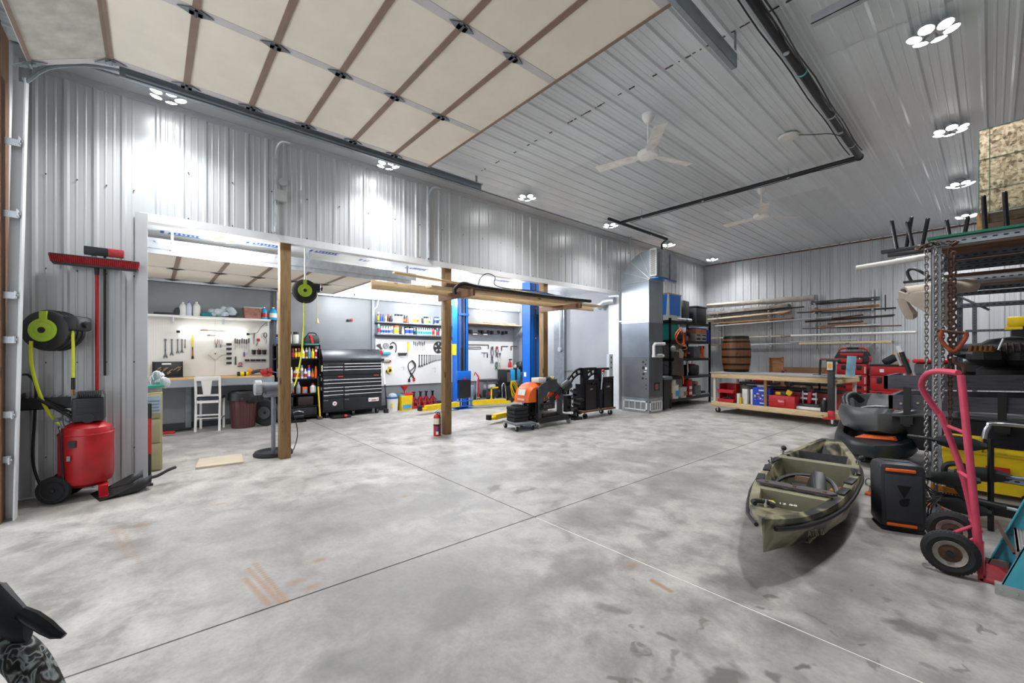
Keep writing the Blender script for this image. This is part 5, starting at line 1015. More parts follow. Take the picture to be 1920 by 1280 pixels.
t = thing('end_wall_conduit', 'vertical steel conduit with a round box on the bay end wall', 'conduit', (-8.55, Y1 - .14, 0)); G().cyl((0, 0, 1.65), (0, 0, ZB), .02).obj('tube', M_GALV, t); G().cyl((0, .03, 1.62), (0, -.04, 1.62), .07, n=20).obj('box', M_GALV, t)
t = thing('far_wall_conduit', 'thin white conduit on the bay wall right of the tool chest', 'conduit', (XB + .03, 4.33, 0)); G().tube([(0.1, .12, 2.9), (.06, .08, 2.7), (0, 0, 2.45), (0, 0, .7)], .017, 8, smooth=3).obj('tube', M_TRIM, t)
t = thing('desk_conduit', 'steel conduit running down the wall at the pegboard end', 'conduit', (XB + .08, 2.12, 0)); G().cyl((0, 0, 1.1), (0, 0, 2.88), .022).obj('tube', M_GALV, t); G().cyl((0, 0, 1.86), (0, 0, 1.92), .03).obj('coupler', M_BLK, t)
t = thing('pull_cord', 'thin cord with a wooden bell end hanging from the bay door', 'cord', (XB + .3, 2.9, 0)); G().cyl((0, 0, 2.9), (0, 0, 2.32), .007).cyl((0, 0, 2.32), (0, 0, 2.2), .012, .045).obj('cord', mat('b9a98a', .7), t)
t = thing('wall_hook_tool', 'small red and dark hook alone on the bay wall above the tool chest', 'hook', (XB + .02, 3.74, 2.32)); G().box(-.015, .05, -.07, .0, -.02, .03, bev=.01).obj('dark_part', M_BLK, t); G().box(0, .05, .02, .07, -.02, .05, bev=.01).obj('red_part', M_RED, t)
# ================================================================== FOOT OF SECOND POST
t = thing('fire_extinguisher', 'red fire extinguisher with white label standing at the foot of the second timber post', 'extinguisher', (-6.62, 3.93, 0))
G().lathe([(.065, 0), (.068, .015), (.068, .33), (.05, .375), (.02, .395), (.018, .41)], n=24).obj('tank', M_RED, t); G().lathe([(.0695, .215), (.0695, .32)], n=24, cap=False).obj('label', mat('d8d3c0', .5), t); G().lathe([(.0695, .18), (.0695, .21)], n=24, cap=False).obj('band', M_BLK, t)
G().box(.04, .07, -.055, -.01, .03, .085, rot=(0, 0, -.6)).obj('tag_label', M_WHT, t); G().box(.045, .068, -.06, -.03, .1, .16, rot=(0, 0, -.6)).obj('blue_label', M_BLU, t)
G().box(-.02, .02, -.02, .02, .4, .44).box(-.01, .01, -.09, .04, .44, .455, rot=(.5, 0, 0)).box(-.01, .01, -.08, .03, .41, .425).obj('valve', M_GALV, t); G().tube([(.02, 0, .42), (.06, .02, .40), (.08, .01, .3), (.08, .01, .1)], .011, 8, smooth=4).cyl((.08, .01, .16), (.08, .01, .05), .016).obj('hose', M_BLK, t)
# ================================================================== ORANGE MACHINE, DOLLY, ATTACHMENTS
def caster(par, x, y, r=.05, m=M_RUB, z=None):
    c = G().cyl((x, y - .018, r), (x, y + .018, r), r, n=18).obj('caster', m, par); G().box(x - .02, x + .02, y - .026, y + .026, r * 1.2, r * 2.3).cyl((x, y - .024, r), (x, y + .024, r), r * .3, n=10).obj('caster_fork', M_CHR, c); return c
t = thing('platform_dolly', 'small grey platform dolly carrying black pads beside the orange machine', 'dolly', (-6.16, 5.50, 0), R(-12))
G().box(-.28, .30, -.22, .24, .115, .155, bev=.01).obj('deck', mat('6b727c', .5), t)
for x, y in ((-.22, -.17), (.24, -.17), (.24, .19), (-.22, .19)): caster(t, x, y)
for i in range(4):
    o = G().box(-.16, .16, -.16, .16, 0, .072, bev=.02).obj('rubber_block', M_RUB, None, (-6.18, 5.49, .156 + .073 * i), (0, 0, R(-12 + 6 * (i % 2)))); tag(o, 'thick black rubber pad stacked on the grey dolly, %s from the bottom' % ORD[i], 'pad', 'rubber pads on the dolly')
o = thing('black_ring', 'thin black ring lying on the stacked rubber pads', 'ring', (-6.18, 5.49, .456)); G().tube([(.13 * math.cos(k * PI / 10), .13 * math.sin(k * PI / 10), 0) for k in range(20)], .012, 6, closed=True).obj('ring', M_BLK, o)
t = thing('stump_grinder', 'orange and dark grey mower-like machine with black chute on a steel cart', 'machine', (-6.05, 6.18, 0), R(0))
# local: y to the right along the wall, x toward the room
fr = G().box(.05, .13, -.42, .62, .09, .19).box(-.35, -.27, -.42, .62, .09, .15).box(-.35, .13, -.46, -.38, .12, .17).box(-.4, .13, .55, .63, .14, .19).box(-.1, -.02, -.42, .6, .10, .15).obj('cart_frame', M_BLKM, t)
for x, y in ((.15, -.40), (.1, .58), (-.32, -.40), (-.34, .58)): caster(fr, x, y, .055, M_GRY)
G().box(.02, .12, -.34, -.25, .16, .78, bev=.006).obj('upright', M_DKG, t)
G().box(-.02, .08, .33, .42, .16, .6, bev=.006).obj('upright', M_DKG, t)
arc = lambda r, a0, a1, n: [(r * math.cos(a0 + (a1 - a0) * k / n), r * math.sin(a0 + (a1 - a0) * k / n)) for k in range(n + 1)]
# orange hood: a shaped shell with sloped shoulders
hood = []
for x, sc in ((-.34, .86), (-.26, 1.0), (-.04, 1.0), (.06, .8)):
    hood.append([(x, -.30 + .33 * sc * yy, .52 + .38 * sc * zz) for yy, zz in ((-1, 0), (-.96, .3), (-.8, .66), (-.5, .9), (-.1, 1.0), (.45, 1.0), (.7, .6), (.75, 0))])
G().loft(hood).obj('orange_hood', M_ORG, t); G().box(-.2, .0, -.60, -.585, .66, .78, rot=(-.25, 0, 0)).obj('sticker', M_WHT, t); G().box(-.2, .0, -.625, -.61, .56, .60).obj('sticker', mat('e2c8c0', .5), t)
G().lathe([(.19, -.05), (.19, .05)], (-.12, -.33, .36), (1, 0, 0), 28).lathe([(.05, -.1), (.05, .1)], (-.12, -.33, .36), (1, 0, 0), 14).obj('cutter_wheel', mat('222325', .5, .4, .3, 14), t)
for k in range(10): a = 2 * PI * k / 10; G().box(-.08, -.05, -.345 + .17 * math.cos(a), -.315 + .17 * math.cos(a), .345 + .17 * math.sin(a), .375 + .17 * math.sin(a)).obj('tooth', mat('b07a50', .5, .5), t)
G().prism([(-.34, .30), (-.34, .78), (-.2, .88), (.02, .94), (.22, .90), (.40, .74), (.44, .52), (.30, .5), (.2, .68), (0.0, .72), (-.16, .62), (-.2, .3)], (.06, 0, 0), (0, 1, 0), (0, 0, 1), .035).obj('side_plate', mat('3f454c', .45, .2), t)
G().prism([(-.05, .6), (.06, .74), (.22, .76), (.30, .66), (.1, .58)], (.05, 0, 0), (0, 1, 0), (0, 0, 1), .02).obj('red_guard', mat('b8431f', .5), t)
G().loft([[(.12, -.02, .42), (.02, -.02, .42), (.02, .02, .56), (.12, .02, .56)], [(.14, .34, .66), (.02, .34, .66), (.02, .36, .78), (.14, .36, .78)]]).cyl((.08, .36, .72), (.10, .58, .84), .09, .105, 20).obj('chute', M_BLK, t); G().lathe([(.08, 0), (.105, .0), (.105, .012), (.08, .012)], (.10, .575, .838), (.02, .22, .12), 20, cap=False).box(.06, .14, .56, .6, .8, .88).obj('chute_rim', M_DKG, t)
G().box(.141, .146, .12, .22, .56, .63, rot=(.6, 0, 0)).obj('red_label', M_RED, t)
G().cyl((0.0, -.06, .96), (0, .14, .97), .045, n=16).box(-.1, .1, -.02, .22, .9, .96).obj('motor_head', M_DKG, t); G().cyl((0.0, .10, .97), (0, .15, .97), .047).obj('yellow_band', M_YEL, t)
G().box(-.16, .06, -.28, -.06, .90, 1.0, bev=.01).obj('white_box', mat('d9d4cc', .5), t); G().tube([(.02, .2, 1.0), (.04, .34, .88), (.05, .45, .74)], .012, 6).obj('lever', M_CHR, t)
for y in (-.2, -.12, -.04): G().cyl((.10, y, .42), (.17, y, .42), .035, n=14).obj('hydraulic_fitting', M_DKG, t)
G().box(-.02, .14, -.3, .12, .36, .48, bev=.01).ball((.05, .0, .45), .1, .12, .1).obj('gearbox', M_BLKM, t); G().box(-.25, .0, -.1, .4, .16, .26, bev=.02).obj('hydraulic_pump', mat('4a4744', .5, .4, .4, 20), t)
t = thing('wood_dolly', 'low wooden dolly on casters under the black steel attachments', 'dolly', (-6.2, 7.95, 0)); G().box(-.22, .18, -.62, .62, .15, .19, bev=.004).obj('deck', M_BROWN, t)
for x, y in ((.1, -.45), (.1, .5), (-.16, -.45), (-.16, .5)): caster(t, x, y, .06)
def plate(y, z, w, h, label, x):
    t = thing('bolt_on_plate', label, 'attachment', (x, y, z), 0, 'black steel attachments')
    g = G().box(0, .03, -w / 2, w / 2, 0, h * .80).box(0, .03, -w / 2, w / 2, h * .88, h).box(.0, .05, -w / 2 - .01, w / 2 + .01, h * .965, h)
    n = 5
    for k in range(n + 1): yy = -w / 2 + w * k / n; g.box(0, .03, yy - .016, yy + .016, h * .8, h * .9)
    g.box(-.25, 0, -w / 2, -w / 2 + .02, 0, h * .85).box(-.25, 0, w / 2 - .02, w / 2, 0, h * .85).box(-.25, .02, -w / 2, w / 2, 0, .03)
    g.obj('plate', mat('222226', .32, .4, .1, 6), t); text('3,6 t' if y < 8 else '2 500', .05, t, M_WHT, (.032, 0, h * .68), (PI / 2, 0, PI / 2))
    for s in (-1, 1): G().box(.03, .05, s * w * .45 - .012, s * w * .45 + .012, 0, h * .95).obj('rib', M_BLKM, t)
plate(7.72, .19, .48, .70, 'black steel attachment plate with slots on the wood dolly, left one', -6.12)
plate(8.36, .19, .40, .74, 'black steel attachment plate with slots on the wood dolly, right one', -6.12)
def quad(y, label, x, r):
    t = thing('grapple_arc', label, 'attachment', (x, y, .19), 0, 'curved black arms'); g = G()
    n = 24; o = arc(r, PI * .5, PI * .98, n); i_ = arc(r - .15, PI * .5, PI * .98, n)
    for k in range(n):
        big = k % 5 in (0,)
        q = [o[k], o[k + 1], i_[k + 1], i_[k]]
        if big: g.prism(q, (0, 0, .35), (0, 1, 0), (0, 0, 1), .04)
        else:
            f = lambda p, q_, t_: (p[0] + (q_[0] - p[0]) * t_, p[1] + (q_[1] - p[1]) * t_)
            g.prism([o[k], o[k + 1], f(o[k + 1], i_[k + 1], .28), f(o[k], i_[k], .28)], (0, 0, .35), (0, 1, 0), (0, 0, 1), .04).prism([f(o[k], i_[k], .74), f(o[k + 1], i_[k + 1], .74), i_[k + 1], i_[k]], (0, 0, .35), (0, 1, 0), (0, 0, 1), .04)
    g.box(0, .12, -.04, .10, .3, .35 + r).box(0, .06, -.1, .5, .35 + r - .06, .35 + r).box(0, .1, -r, -r + .16, 0, .36)
    g.obj('arc', M_BLKM, t)
quad(7.60, 'curved black arm with square holes, left of two on the wood dolly', -6.30, .62)
quad(8.22, 'curved black arm with square holes, right of two on the wood dolly', -6.38, .60)
t = thing('hydraulic_rod', 'chrome hydraulic cylinder leaning between the two black plates', 'cylinder', (-6.06, 8.02, .19)); G().cyl((0, 0, 0), (0, .03, .45), .035).obj('barrel', M_BLKM, t); G().cyl((0, .03, .45), (0, .10, .86), .018).obj('rod', M_CHR, t); G().ball((0, .105, .89), .04).obj('eye', M_RED, t)
t = thing('perforated_plate', 'white steel strip with square holes sticking up behind the black attachments', 'bracket', (-6.42, 8.90, 0)); G().box(-.04, .04, -.09, .06, 0, 1.47).obj('strip', mat('cfd6da', .4, .2), t)
for z in (1.11, 1.24, 1.37): G().box(.04, .043, -.03, .01, z, z + .045).obj('hole', M_BLK, t)
o = thing('steel_bracket_pile', 'jumble of black steel brackets at the left end of the wood dolly', 'brackets', (-6.2, 7.25, 0)); g = G()
for k in range(7): g.cb((random.uniform(-.1, .1), random.uniform(-.12, .12), .08 + .09 * k), (.14, .16, .05), 0, 0, (random.uniform(-.6, .6), random.uniform(-.4, .4), random.uniform(0, 3)))
g.box(-.1, .12, -.12, .12, 0, .06).cyl((0, 0, .06), (0, 0, .7), .03); g.obj('brackets', M_BLKM, o)
# ================================================================== FURNACE AND DUCT
t = thing('furnace', 'grey sheet-metal furnace with tall duct standing at the right end of the bay opening', 'furnace', (0, 0, 0))
M_FUR = mat('66696d', .42, .25, .12, 2.5, 'furnace_grey'); M_DUCT = mat('aab3ba', .33, .7, .1, 3, 'duct_steel')
fx0, fx1, fy0, fy1 = -6.36, -5.57, 9.50, 10.15
fy0, fy1 = 9.32, 9.98
G().box(fx0, fx1, fy0, fy1, .36, 1.40).obj('cabinet', M_FUR, t)
G().box(fx0, fx1, fy0, fy1, .0, .36).box(fx0, fx1 + .004, fy0 - .004, fy1, .345, .37).obj('base', M_DUCT, t)
def grille(face, a0, a1, z0, z1, nb):
    g = G(); s = G(); c = .004
    def bx(gg, p0, p1, q0, q1, d0, d1):
        if face == 'y': gg.box(p0, p1, fy0 - d1, fy0 - d0, q0, q1)
        else: gg.box(fx1 + d0, fx1 + d1, p0, p1, q0, q1)
    fr_ = .03
    bx(g, a0, a1, z0, z0 + fr_, 0, .014); bx(g, a0, a1, z1 - fr_, z1, 0, .014); bx(g, a0, a0 + fr_, z0, z1, 0, .014); bx(g, a1 - fr_, a1, z0, z1, 0, .014)
    for k in range(1, nb): x = a0 + (a1 - a0) * k / nb; bx(g, x - .008, x + .008, z0, z1, 0, .014)
    n = int((z1 - z0) / .014)
    for k in range(n): bx(s, a0 + fr_, a1 - fr_, z0 + fr_ + k * .0125, z0 + fr_ + k * .0125 + .005, .001, .007) if z0 + fr_ + k * .0125 < z1 - fr_ else None
    o = g.obj('grille', M_WHT, t); s.obj('louvers', mat('9b9d9f', .5), o)
grille('y', fx0 + .06, fx1 - .05, .06, .30, 4); grille('x', fy0 + .05, fy1 - .05, .04, .29, 5)
G().box(fx1, fx1 + .012, fy0 + .02, fy1 - .03, .42, 1.38, bev=.003).obj('door', mat('54575c', .4, .3, .08, 3), t)
G().box(fx1 + .012, fx1 + .014, fy0 + .22, fy0 + .48, .56, .76).box(fx1 + .012, fx1 + .014, fy0 + .15, fy0 + .28, 1.33, 1.345).box(fx1 + .012, fx1 + .014, fy0 + .34, fy0 + .46, 1.33, 1.345).obj('vent_slot', M_BLK, t)
G().box(fx1 + .013, fx1 + .016, fy0 + .28, fy0 + .42, .58, .72).obj('rating_label', mat('8a5d55', .6, 0, .4, 60), t)
for x, z, r in ((-5.73, 1.28, .028), (-5.66, 1.22, .02), (-5.64, 1.33, .014), (-5.72, .98, .03), (-5.74, .87, .028), (-5.65, .86, .014), (-5.645, .7, .012), (-5.645, .61, .013)): G().cyl((x, fy0 - .006, z), (x, fy0, z), r, n=14).obj('knockout', M_BLK, t)
G().box(-5.75, -5.69, fy0 - .012, fy0, 1.1, 1.17).obj('gas_valve', M_BLK, t); G().box(-5.67, -5.62, fy0 - .012, fy0, 1.09, 1.15).box(-5.70, -5.63, fy0 - .01, fy0, 1.03, 1.05).obj('data_plate', M_WHT, t)
G().box(fx0, fx1, fy0, fy1, 1.40, 2.28).obj('plenum', mat('757c84', .36, .5, .1, 2.5, 'plenum_steel'), t)
G().box(fx0 - .01, fx1 + .008, fy0 - .008, fy1, 2.27, 2.30).box(fx0, fx1, fy0, fy1, 2.3, 3.3).obj('duct', M_DUCT, t)
G().prism([(-6.25, 2.95), (-5.75, 2.95), (-6.0, 2.4)], (0, fy0 + .003, 0), (1, 0, 0), (0, 0, 1), .006).obj('crossbreak', mat('c2c6c9', .35, .3), t)
# quarter-turn elbow over the top, three mitred gores, opening to the room
er = .79; cx_, cz_ = fx1 + .06, 3.30
g = G(); rings = []
for k in range(5):
    a = PI - k * (PI / 2) / 4
    o_ = Vector((cx_ + (er + .06) * math.cos(a), 0, cz_ + (er + .0) * math.sin(a))); i_ = Vector((cx_ + .06 * math.cos(a), 0, cz_ + .06 * math.sin(a)))
    rings.append([(o_.x, fy0, o_.z), (i_.x, fy0, i_.z), (i_.x, fy1, i_.z), (o_.x, fy1, o_.z)])
g.loft(rings); g.obj('elbow', M_DUCT, t)
sg = G()
for r_ in rings[:-1]: sg.tube([Vector(r_[0]) + Vector((0, -.004, 0)), Vector(r_[1]) + Vector((0, -.004, 0))], .008, 6)
sg.obj('seam', M_GALV, t)
ex = cx_
G().box(ex, ex + .12, fy0, fy1 + .3, 3.36, 4.09).obj('outlet_box', M_DUCT, t)
gr = G().box(ex - .02, ex + .16, fy0 - .03, fy0, 3.40, 4.07).obj('outlet_grille', M_WHT, t); lv = G()
for k in range(34): lv.box(ex + .0, ex + .14, fy0 - .034, fy0 - .028, 3.43 + .018 * k, 3.438 + .018 * k)
lv.obj('louvers', M_DKG, gr)
G().box(ex + .12, ex + .20, fy0 + .18, fy0 + .5, 3.38, 4.02).obj('side_duct', M_GALV, t); G().box(ex + .12, ex + .17, fy0 + .62, fy0 + .95, 3.3, 4.0).obj('side_duct', M_GALV, t)
G().box(ex + .0, ex + .2, fy0, fy0 + .9, 3.34, 3.36).obj('blue_film', mat('2b7fd0', .4), t)
G().tube([(fx1 + .06, fy0 + .12, 1.4), (fx1 + .06, fy0 + .12, 1.68), (fx1 + .07, fy0 + .16, 1.73), (fx1 + .07, fy0 + .62, 1.74), (fx1 - .0, fy0 + .64, 1.74)], .038, 14).cyl((fx1 + .06, fy0 + .12, 1.4), (fx1 + .06, fy0 + .12, 1.46), .046).obj('vent_pipe', M_WHT, t)
G().tube([(fx1 + .02, fy0 + .35, 1.45), (fx1 + .02, fy0 + .55, 1.46), (fx1 + .03, fy0 + .66, 1.43)], .03, 10).box(fx1 - .01, fx1 + .05, fy0 + .3, fy0 + .6, 1.395, 1.42).obj('drain_pipe', M_WHT, t)
G().tube([(-6.2, 9.5, ZC), (-6.2, 9.45, 4.3), (-6.2, 9.40, 4.1)], .02, 8, smooth=3).obj('flue_conduit', M_GALV, t)
G().box(fx0 - .14, fx0, fy0 + .0, fy0 + .03, 2.32, 2.35).obj('strap', M_GALV, t)
t = thing('trash_bin', 'dark wheeled bin between the furnace and the black shelving', 'bin', (-5.75, 10.30, 0)); G().loft([[(-.16, -.18, .03), (.13, -.18, .03), (.13, .12, .03), (-.16, .12, .03)], [(-.2, -.24, .82), (.18, -.24, .82), (.18, .16, .82), (-.2, .16, .82)]]).obj('bin', mat('222327', .5), t); G().box(-.22, .2, -.26, .17, .82, .90, bev=.03, rot=(0, .1, 0)).obj('lid', mat('62686c', .4), t)
# ================================================================== BLACK SHELVING BY THE LEFT WALL
SY0, SY1, SX0, SX1 = 10.62, 13.10, -6.46, -5.70
t = thing('storage_rack', 'tall black storage rack along the left wall behind the furnace', 'rack', (0, 0, 0))
for x in (SX0, SX1 - .05):
    for y in (SY0, SY1 - .06):
        p = G().box(x, x + .05, y, y + .06, 0, 2.46).obj('post', M_BLKM, t); g = G()
        for k in range(40): g.box(x + .05, x + .052, y + .02, y + .04, .06 + .06 * k, .08 + .06 * k)
        o = g.obj('slots', mat('4a4c50', .5), p); o['kind'] = 'stuff'
SZ2 = (.24, .85, 1.36, 1.86, 2.40)
for z in SZ2: G().box(SX0, SX1, SY0, SY1, z - .075, z).obj('shelf', M_BLKM, t)
G().cyl((SX0 + .02, SY0 + .4, 1.3), (SX0 + .02, SY1 - .4, .9), .012).obj('brace', M_GALVD, t)
def bx(name, x, y, z, dx, dy, dz, m, label, cat, rz=0, bev=.01, group=None, extra=None):
    g = G().box(-dx / 2, dx / 2, -dy / 2, dy / 2, 0, dz, bev=bev); o = g.obj(name, m, None, (x, y, z), (0, 0, rz)); tag(o, label, cat, group); return o
t = thing('appliance_box', 'white carton with a bright blue panel on top of the black rack', 'box', (-5.98, 10.98, 2.41)); G().box(-.26, .22, -.36, .36, 0, .72).obj('carton', M_WHT, t)
G().box(-.27, .23, -.37, .37, .715, .735).obj('lid_edge', mat('b98a5a', .7), t); G().prism([(-.235, .08), (.15, .08), (.19, .64), (-.255, .64)], (0, -.362, .06), (1, 0, 0), (0, 0, 1), .004).prism([(-.29, .08), (.29, .08), (.31, .64), (-.31, .64)], (.221, 0, .06), (0, 1, 0), (0, 0, 1), .002).obj('blue_panel', mat('1b7de0', .35), t)
tg = G().box(.2205, .2225, .1, .25, .3, .33).box(.2205, .2225, .12, .2, .12, .24); tg.obj('print', M_GRY, t)
bx('black_case', -6.0, 11.75, 2.41, .36, .52, .62, mat('34383c', .5), 'tall dark grey case beside the blue-panelled carton', 'case', R(8), .03)
bx('black_tote', -6.02, 12.62, 2.41, .5, .66, .46, mat('2b3036', .5), 'wide black tote at the far end of the black rack top', 'tote', 0, .02); bx('tote_lid', -6.02, 12.62, 2.871, .54, .70, .05, mat('2b3036', .5), 'black lid on the wide tote atop the rack', 'lid')
t = thing('paper_roll', 'white roll with a yellow end lying on the rack top edge', 'roll', (-5.78, 11.6, 2.46)); G().cyl((0, -.5, 0), (.0, .34, 0), .035, .05, 16).obj('roll', M_WHT, t); G().cyl((0, .34, 0), (0, .345, 0), .045).cyl((0, .345, 0), (.001, .37, 0), .03).obj('end', M_YEL, t); G().cyl((0, .02, 0), (0, .08, 0), .047).obj('blue_band', mat('2d8ec9', .5), t)
t = thing('teal_tote', 'teal plastic tote on the second shelf of the rack', 'tote', (-6.06, 11.02, 1.862)); G().loft([[(-.26, -.26, 0), (.2, -.26, 0), (.2, .24, 0), (-.26, .24, 0)], [(-.3, -.3, .42), (.26, -.3, .42), (.26, .28, .42), (-.3, .28, .42)]]).box(-.32, .28, -.32, .3, .42, .46, bev=.01).obj('tote', mat('16a39a', .45), t); G().cyl((.28, .22, .42), (.286, .22, .42), .04).obj('sticker', mat('e6c8c4', .5), t)
for i, (y, c1, c2) in enumerate(((12.35, 'd58a5a', '2f5fc4'), (12.72, 'c98058', '2f5fc4'))):
    t = thing('clear_bin', ['clear bin with orange contents and blue lid on the rack, left of two', 'clear bin with orange contents and blue lid on the rack, right of two'][i], 'bin', (-5.88, y, 1.86)); G().box(-.14, .14, -.17, .17, 0, .22).obj('lower', mat('b9b6b2', .3, 0, .15, 12), t); G().box(-.14, .14, -.17, .17, .22, .36).obj('upper', mat(c1, .4), t); G().box(-.15, .15, -.18, .18, .36, .40, bev=.008).obj('lid', mat(c2, .4), t); G().box(.14, .145, -.12, .12, .04, .1).box(.14, .145, -.12, .12, .16, .2).obj('handle_slot', M_BLK, t)
bx('blue_box', -5.76, 12.97, 1.86, .1, .12, .36, mat('1c34c8', .45), 'upright bright blue box at the right end of the rack', 'box')
t = thing('red_wrench_box', 'red and black power tool lying on the second shelf of the rack', 'tool', (-5.9, 11.5, 1.86)); G().box(-.12, .1, -.24, .2, .16, .24, bev=.02).obj('red_body', M_RED, t); G().box(-.14, .12, -.34, -.1, 0, .3, bev=.04).box(-.1, .12, -.1, .25, 0, .15, bev=.02).obj('black_body', M_BLK, t)
t = thing('pink_box', 'small pink and white box under the red tool on the rack', 'box', (-5.78, 11.62, 1.86)); G().box(-.05, .05, -.06, .08, 0, .14).obj('box', mat('b06a72', .5), t)
t = thing('metal_parts', 'jumble of shiny metal parts on the second shelf of the rack', 'parts', (-5.95, 11.98, 1.86)); g = G(); [g.ball((random.uniform(-.1, .1), random.uniform(-.12, .14), random.uniform(.05, .3)), random.uniform(.04, .07), n=8) for _ in range(9)]; g.obj('parts', mat('6b6d70', .3, .7, .5, 18), t)
t = thing('apron', 'brown leather apron hanging from the front corner of the rack', 'apron', (-5.62, 10.86, 0)); G().loft([[(0, -.17, 1.45), (.05, -.16, 1.48), (.07, .0, 1.49), (.05, .18, 1.47), (0, .2, 1.42)], [(0, -.25, 1.1), (.07, -.18, 1.1), (.1, 0, 1.1), (.07, .2, 1.1), (0, .26, 1.1)], [(0, -.3, .92), (.09, -.2, .91), (.11, .0, .90), (.08, .2, .91), (0, .3, .92)]], closed=True).obj('cloth', mat('4a4340', .8, 0, .2, 6), t); G().loft([[(.05, -.07, 1.62), (.09, .0, 1.62), (.05, .12, 1.6)], [(.08, -.08, 1.5), (.13, .02, 1.5), (.08, .2, 1.52)], [(.08, -.06, 1.38), (.13, .03, 1.36), (.08, .17, 1.4)]], closed=True).obj('pocket', mat('8b7f72', .6), t)
t = thing('extension_cord', 'orange extension cord coiled on the front post of the rack', 'cord', (-5.64, 10.92, 0)); G().tube([(.03, -.22, 1.98), (.05, -.02, 2.16), (.05, .16, 2.08), (.05, .2, 1.8), (.05, .12, 1.72), (.04, -.12, 1.80)], .014, 8, smooth=5, closed=True).tube([(.06, -.2, 1.93), (.07, 0, 2.12), (.07, .14, 2.04), (.07, .22, 1.78), (.07, -.1, 1.76)], .013, 8, smooth=5, closed=True).tube([(.05, .15, 1.78), (.06, .34, 1.70), (.06, .36, 1.62), (.05, .15, 1.6)], .013, 8, smooth=5).obj('coil', M_ORG, t)
t = thing('respirator', 'grey and white gas mask hung beside the brown apron', 'mask', (-5.62, 10.62, 1.62)); G().ball((.0, .0, .0), .07, .10, .09, 12).ball((.04, .12, -.06), .05, .05, .03, 10).obj('mask', mat('8a8b84', .5, 0, .2, 12), t)
t = thing('orange_drill', 'orange and black cordless drill on the middle shelf of the rack', 'drill', (-5.82, 11.62, 1.36)); G().box(-.05, .05, -.08, .14, .14, .22, bev=.02).box(-.06, .06, -.06, .06, 0, .05, bev=.01).obj('black_body', M_BLK, t); G().box(-.04, .05, .0, .06, .03, .2, bev=.015).box(.0, .06, .14, .24, .12, .17, bev=.02).obj('orange_body', M_ORG, t)
t = thing('orange_tool', 'flat orange tool on the middle shelf left of the drill', 'tool', (-5.78, 11.28, 1.36)); G().box(-.05, .05, -.14, .14, .0, .06, bev=.02).obj('body', M_ORG, t)
bx('grey_toolbox', -5.9, 12.22, 1.36, .36, .42, .34, mat('585c60', .5), 'grey box with white label on the middle rack shelf', 'box')
t = thing('orange_jack_stands', 'bright orange stand at the right end of the middle rack shelf', 'stand', (-5.80, 12.62, 1.36)); G().box(-.06, .06, -.16, .16, 0, .04).box(-.05, .05, -.14, -.03, .04, .13).box(-.05, .05, -.06, -.02, .1, .30).box(-.05, .05, .04, .14, .04, .36, bev=.01).box(-.05, .05, -.06, .14, .28, .36).obj('stand', M_ORG, t)
t = thing('tool_bucket', 'dark round pot with a red rim on the fourth rack shelf', 'pot', (-5.95, 12.3, .85)); G().lathe([(.2, 0), (.23, .05), (.23, .26), (.2, .3)], n=24).obj('pot', mat('2e302f', .5), t); G().lathe([(.12, .3), (.13, .31), (.12, .33), (.0, .33)], n=20).obj('red_lid', M_RED, t)
for i, (y, c) in enumerate(((11.32, '6f8a2c'), (11.46, '85a030'))): t = thing('green_drill', ['green cordless tool on the fourth rack shelf, left of two', 'green cordless tool on the fourth rack shelf, right of two'][i], 'tool', (-5.82, y, .85), 0, 'green tools'); G().box(-.05, .05, -.04, .04, .0, .22, bev=.02).obj('green_body', mat(c, .5), t); G().box(-.06, .06, -.05, .05, .08, .13, bev=.01).obj('black_band', M_BLK, t)
t = thing('white_rod_tool', 'pink and white pointed tool standing on the fourth rack shelf', 'tool', (-5.8, 11.78, .85)); G().cyl((0, 0, 0), (0, 0, .38), .013).box(-.03, .03, -.03, .04, .38, .42).obj('rod', M_WHT, t); G().loft([[(-.01, .02, .1), (.01, .02, .1), (.01, .08, .1), (-.01, .08, .1)], [(-.01, .02, .32), (.01, .02, .32), (.01, .03, .32), (-.01, .03, .32)]]).obj('pink_blade', mat('c39a90', .5), t)
for i, (y, L_, a) in enumerate(((12.1, .4, .1), (12.25, .42, .2), (12.4, .3, .15), (12.7, .5, .5))): o = G().cyl((0, 0, 0), (0, L_ * math.sin(a), L_ * math.cos(a)), .012).obj('steel_rod', M_GALV, None, (-6.2, y, .85)); tag(o, 'thin steel rod standing at the back of the fourth rack shelf, %s from the left' % ORD[i], 'rod', 'rods in the rack')
def pail(x, y, z, r, h, m, label, lab, ml):
    t = thing('paint_pail', label, 'pail', (x, y, z)); G().lathe([(r * .92, 0), (r, h * .95), (r * 1.06, h * .95), (r * 1.06, h), (0, h)], n=22).obj('pail', m, t); G().box(r * .93, r * 1.01, -r * .55, r * .45, h * .2, h * .6, bev=.003).obj('label', ml, t)
pail(-5.84, 11.02, .24, .15, .38, M_WHT, 'white pail with a light blue label on the lowest rack shelf', 1, mat('3aa6d8', .5)); pail(-5.84, 11.44, .24, .17, .30, mat('c9c9c6', .5), 'pale grey pail with red print on the lowest rack shelf', 1, mat('a86a62', .6, 0, .4, 40))
t = thing('white_jug', 'white and purple jug standing on the white pail', 'jug', (-5.84, 11.0, .621)); G().lathe([(.085, 0), (.09, .02), (.09, .17), (.05, .22), (.03, .24)], n=16).obj('jug', M_WHT, t); G().box(.06, .095, .02, .08, .06, .15).obj('label', mat('5a3a9c', .5), t)
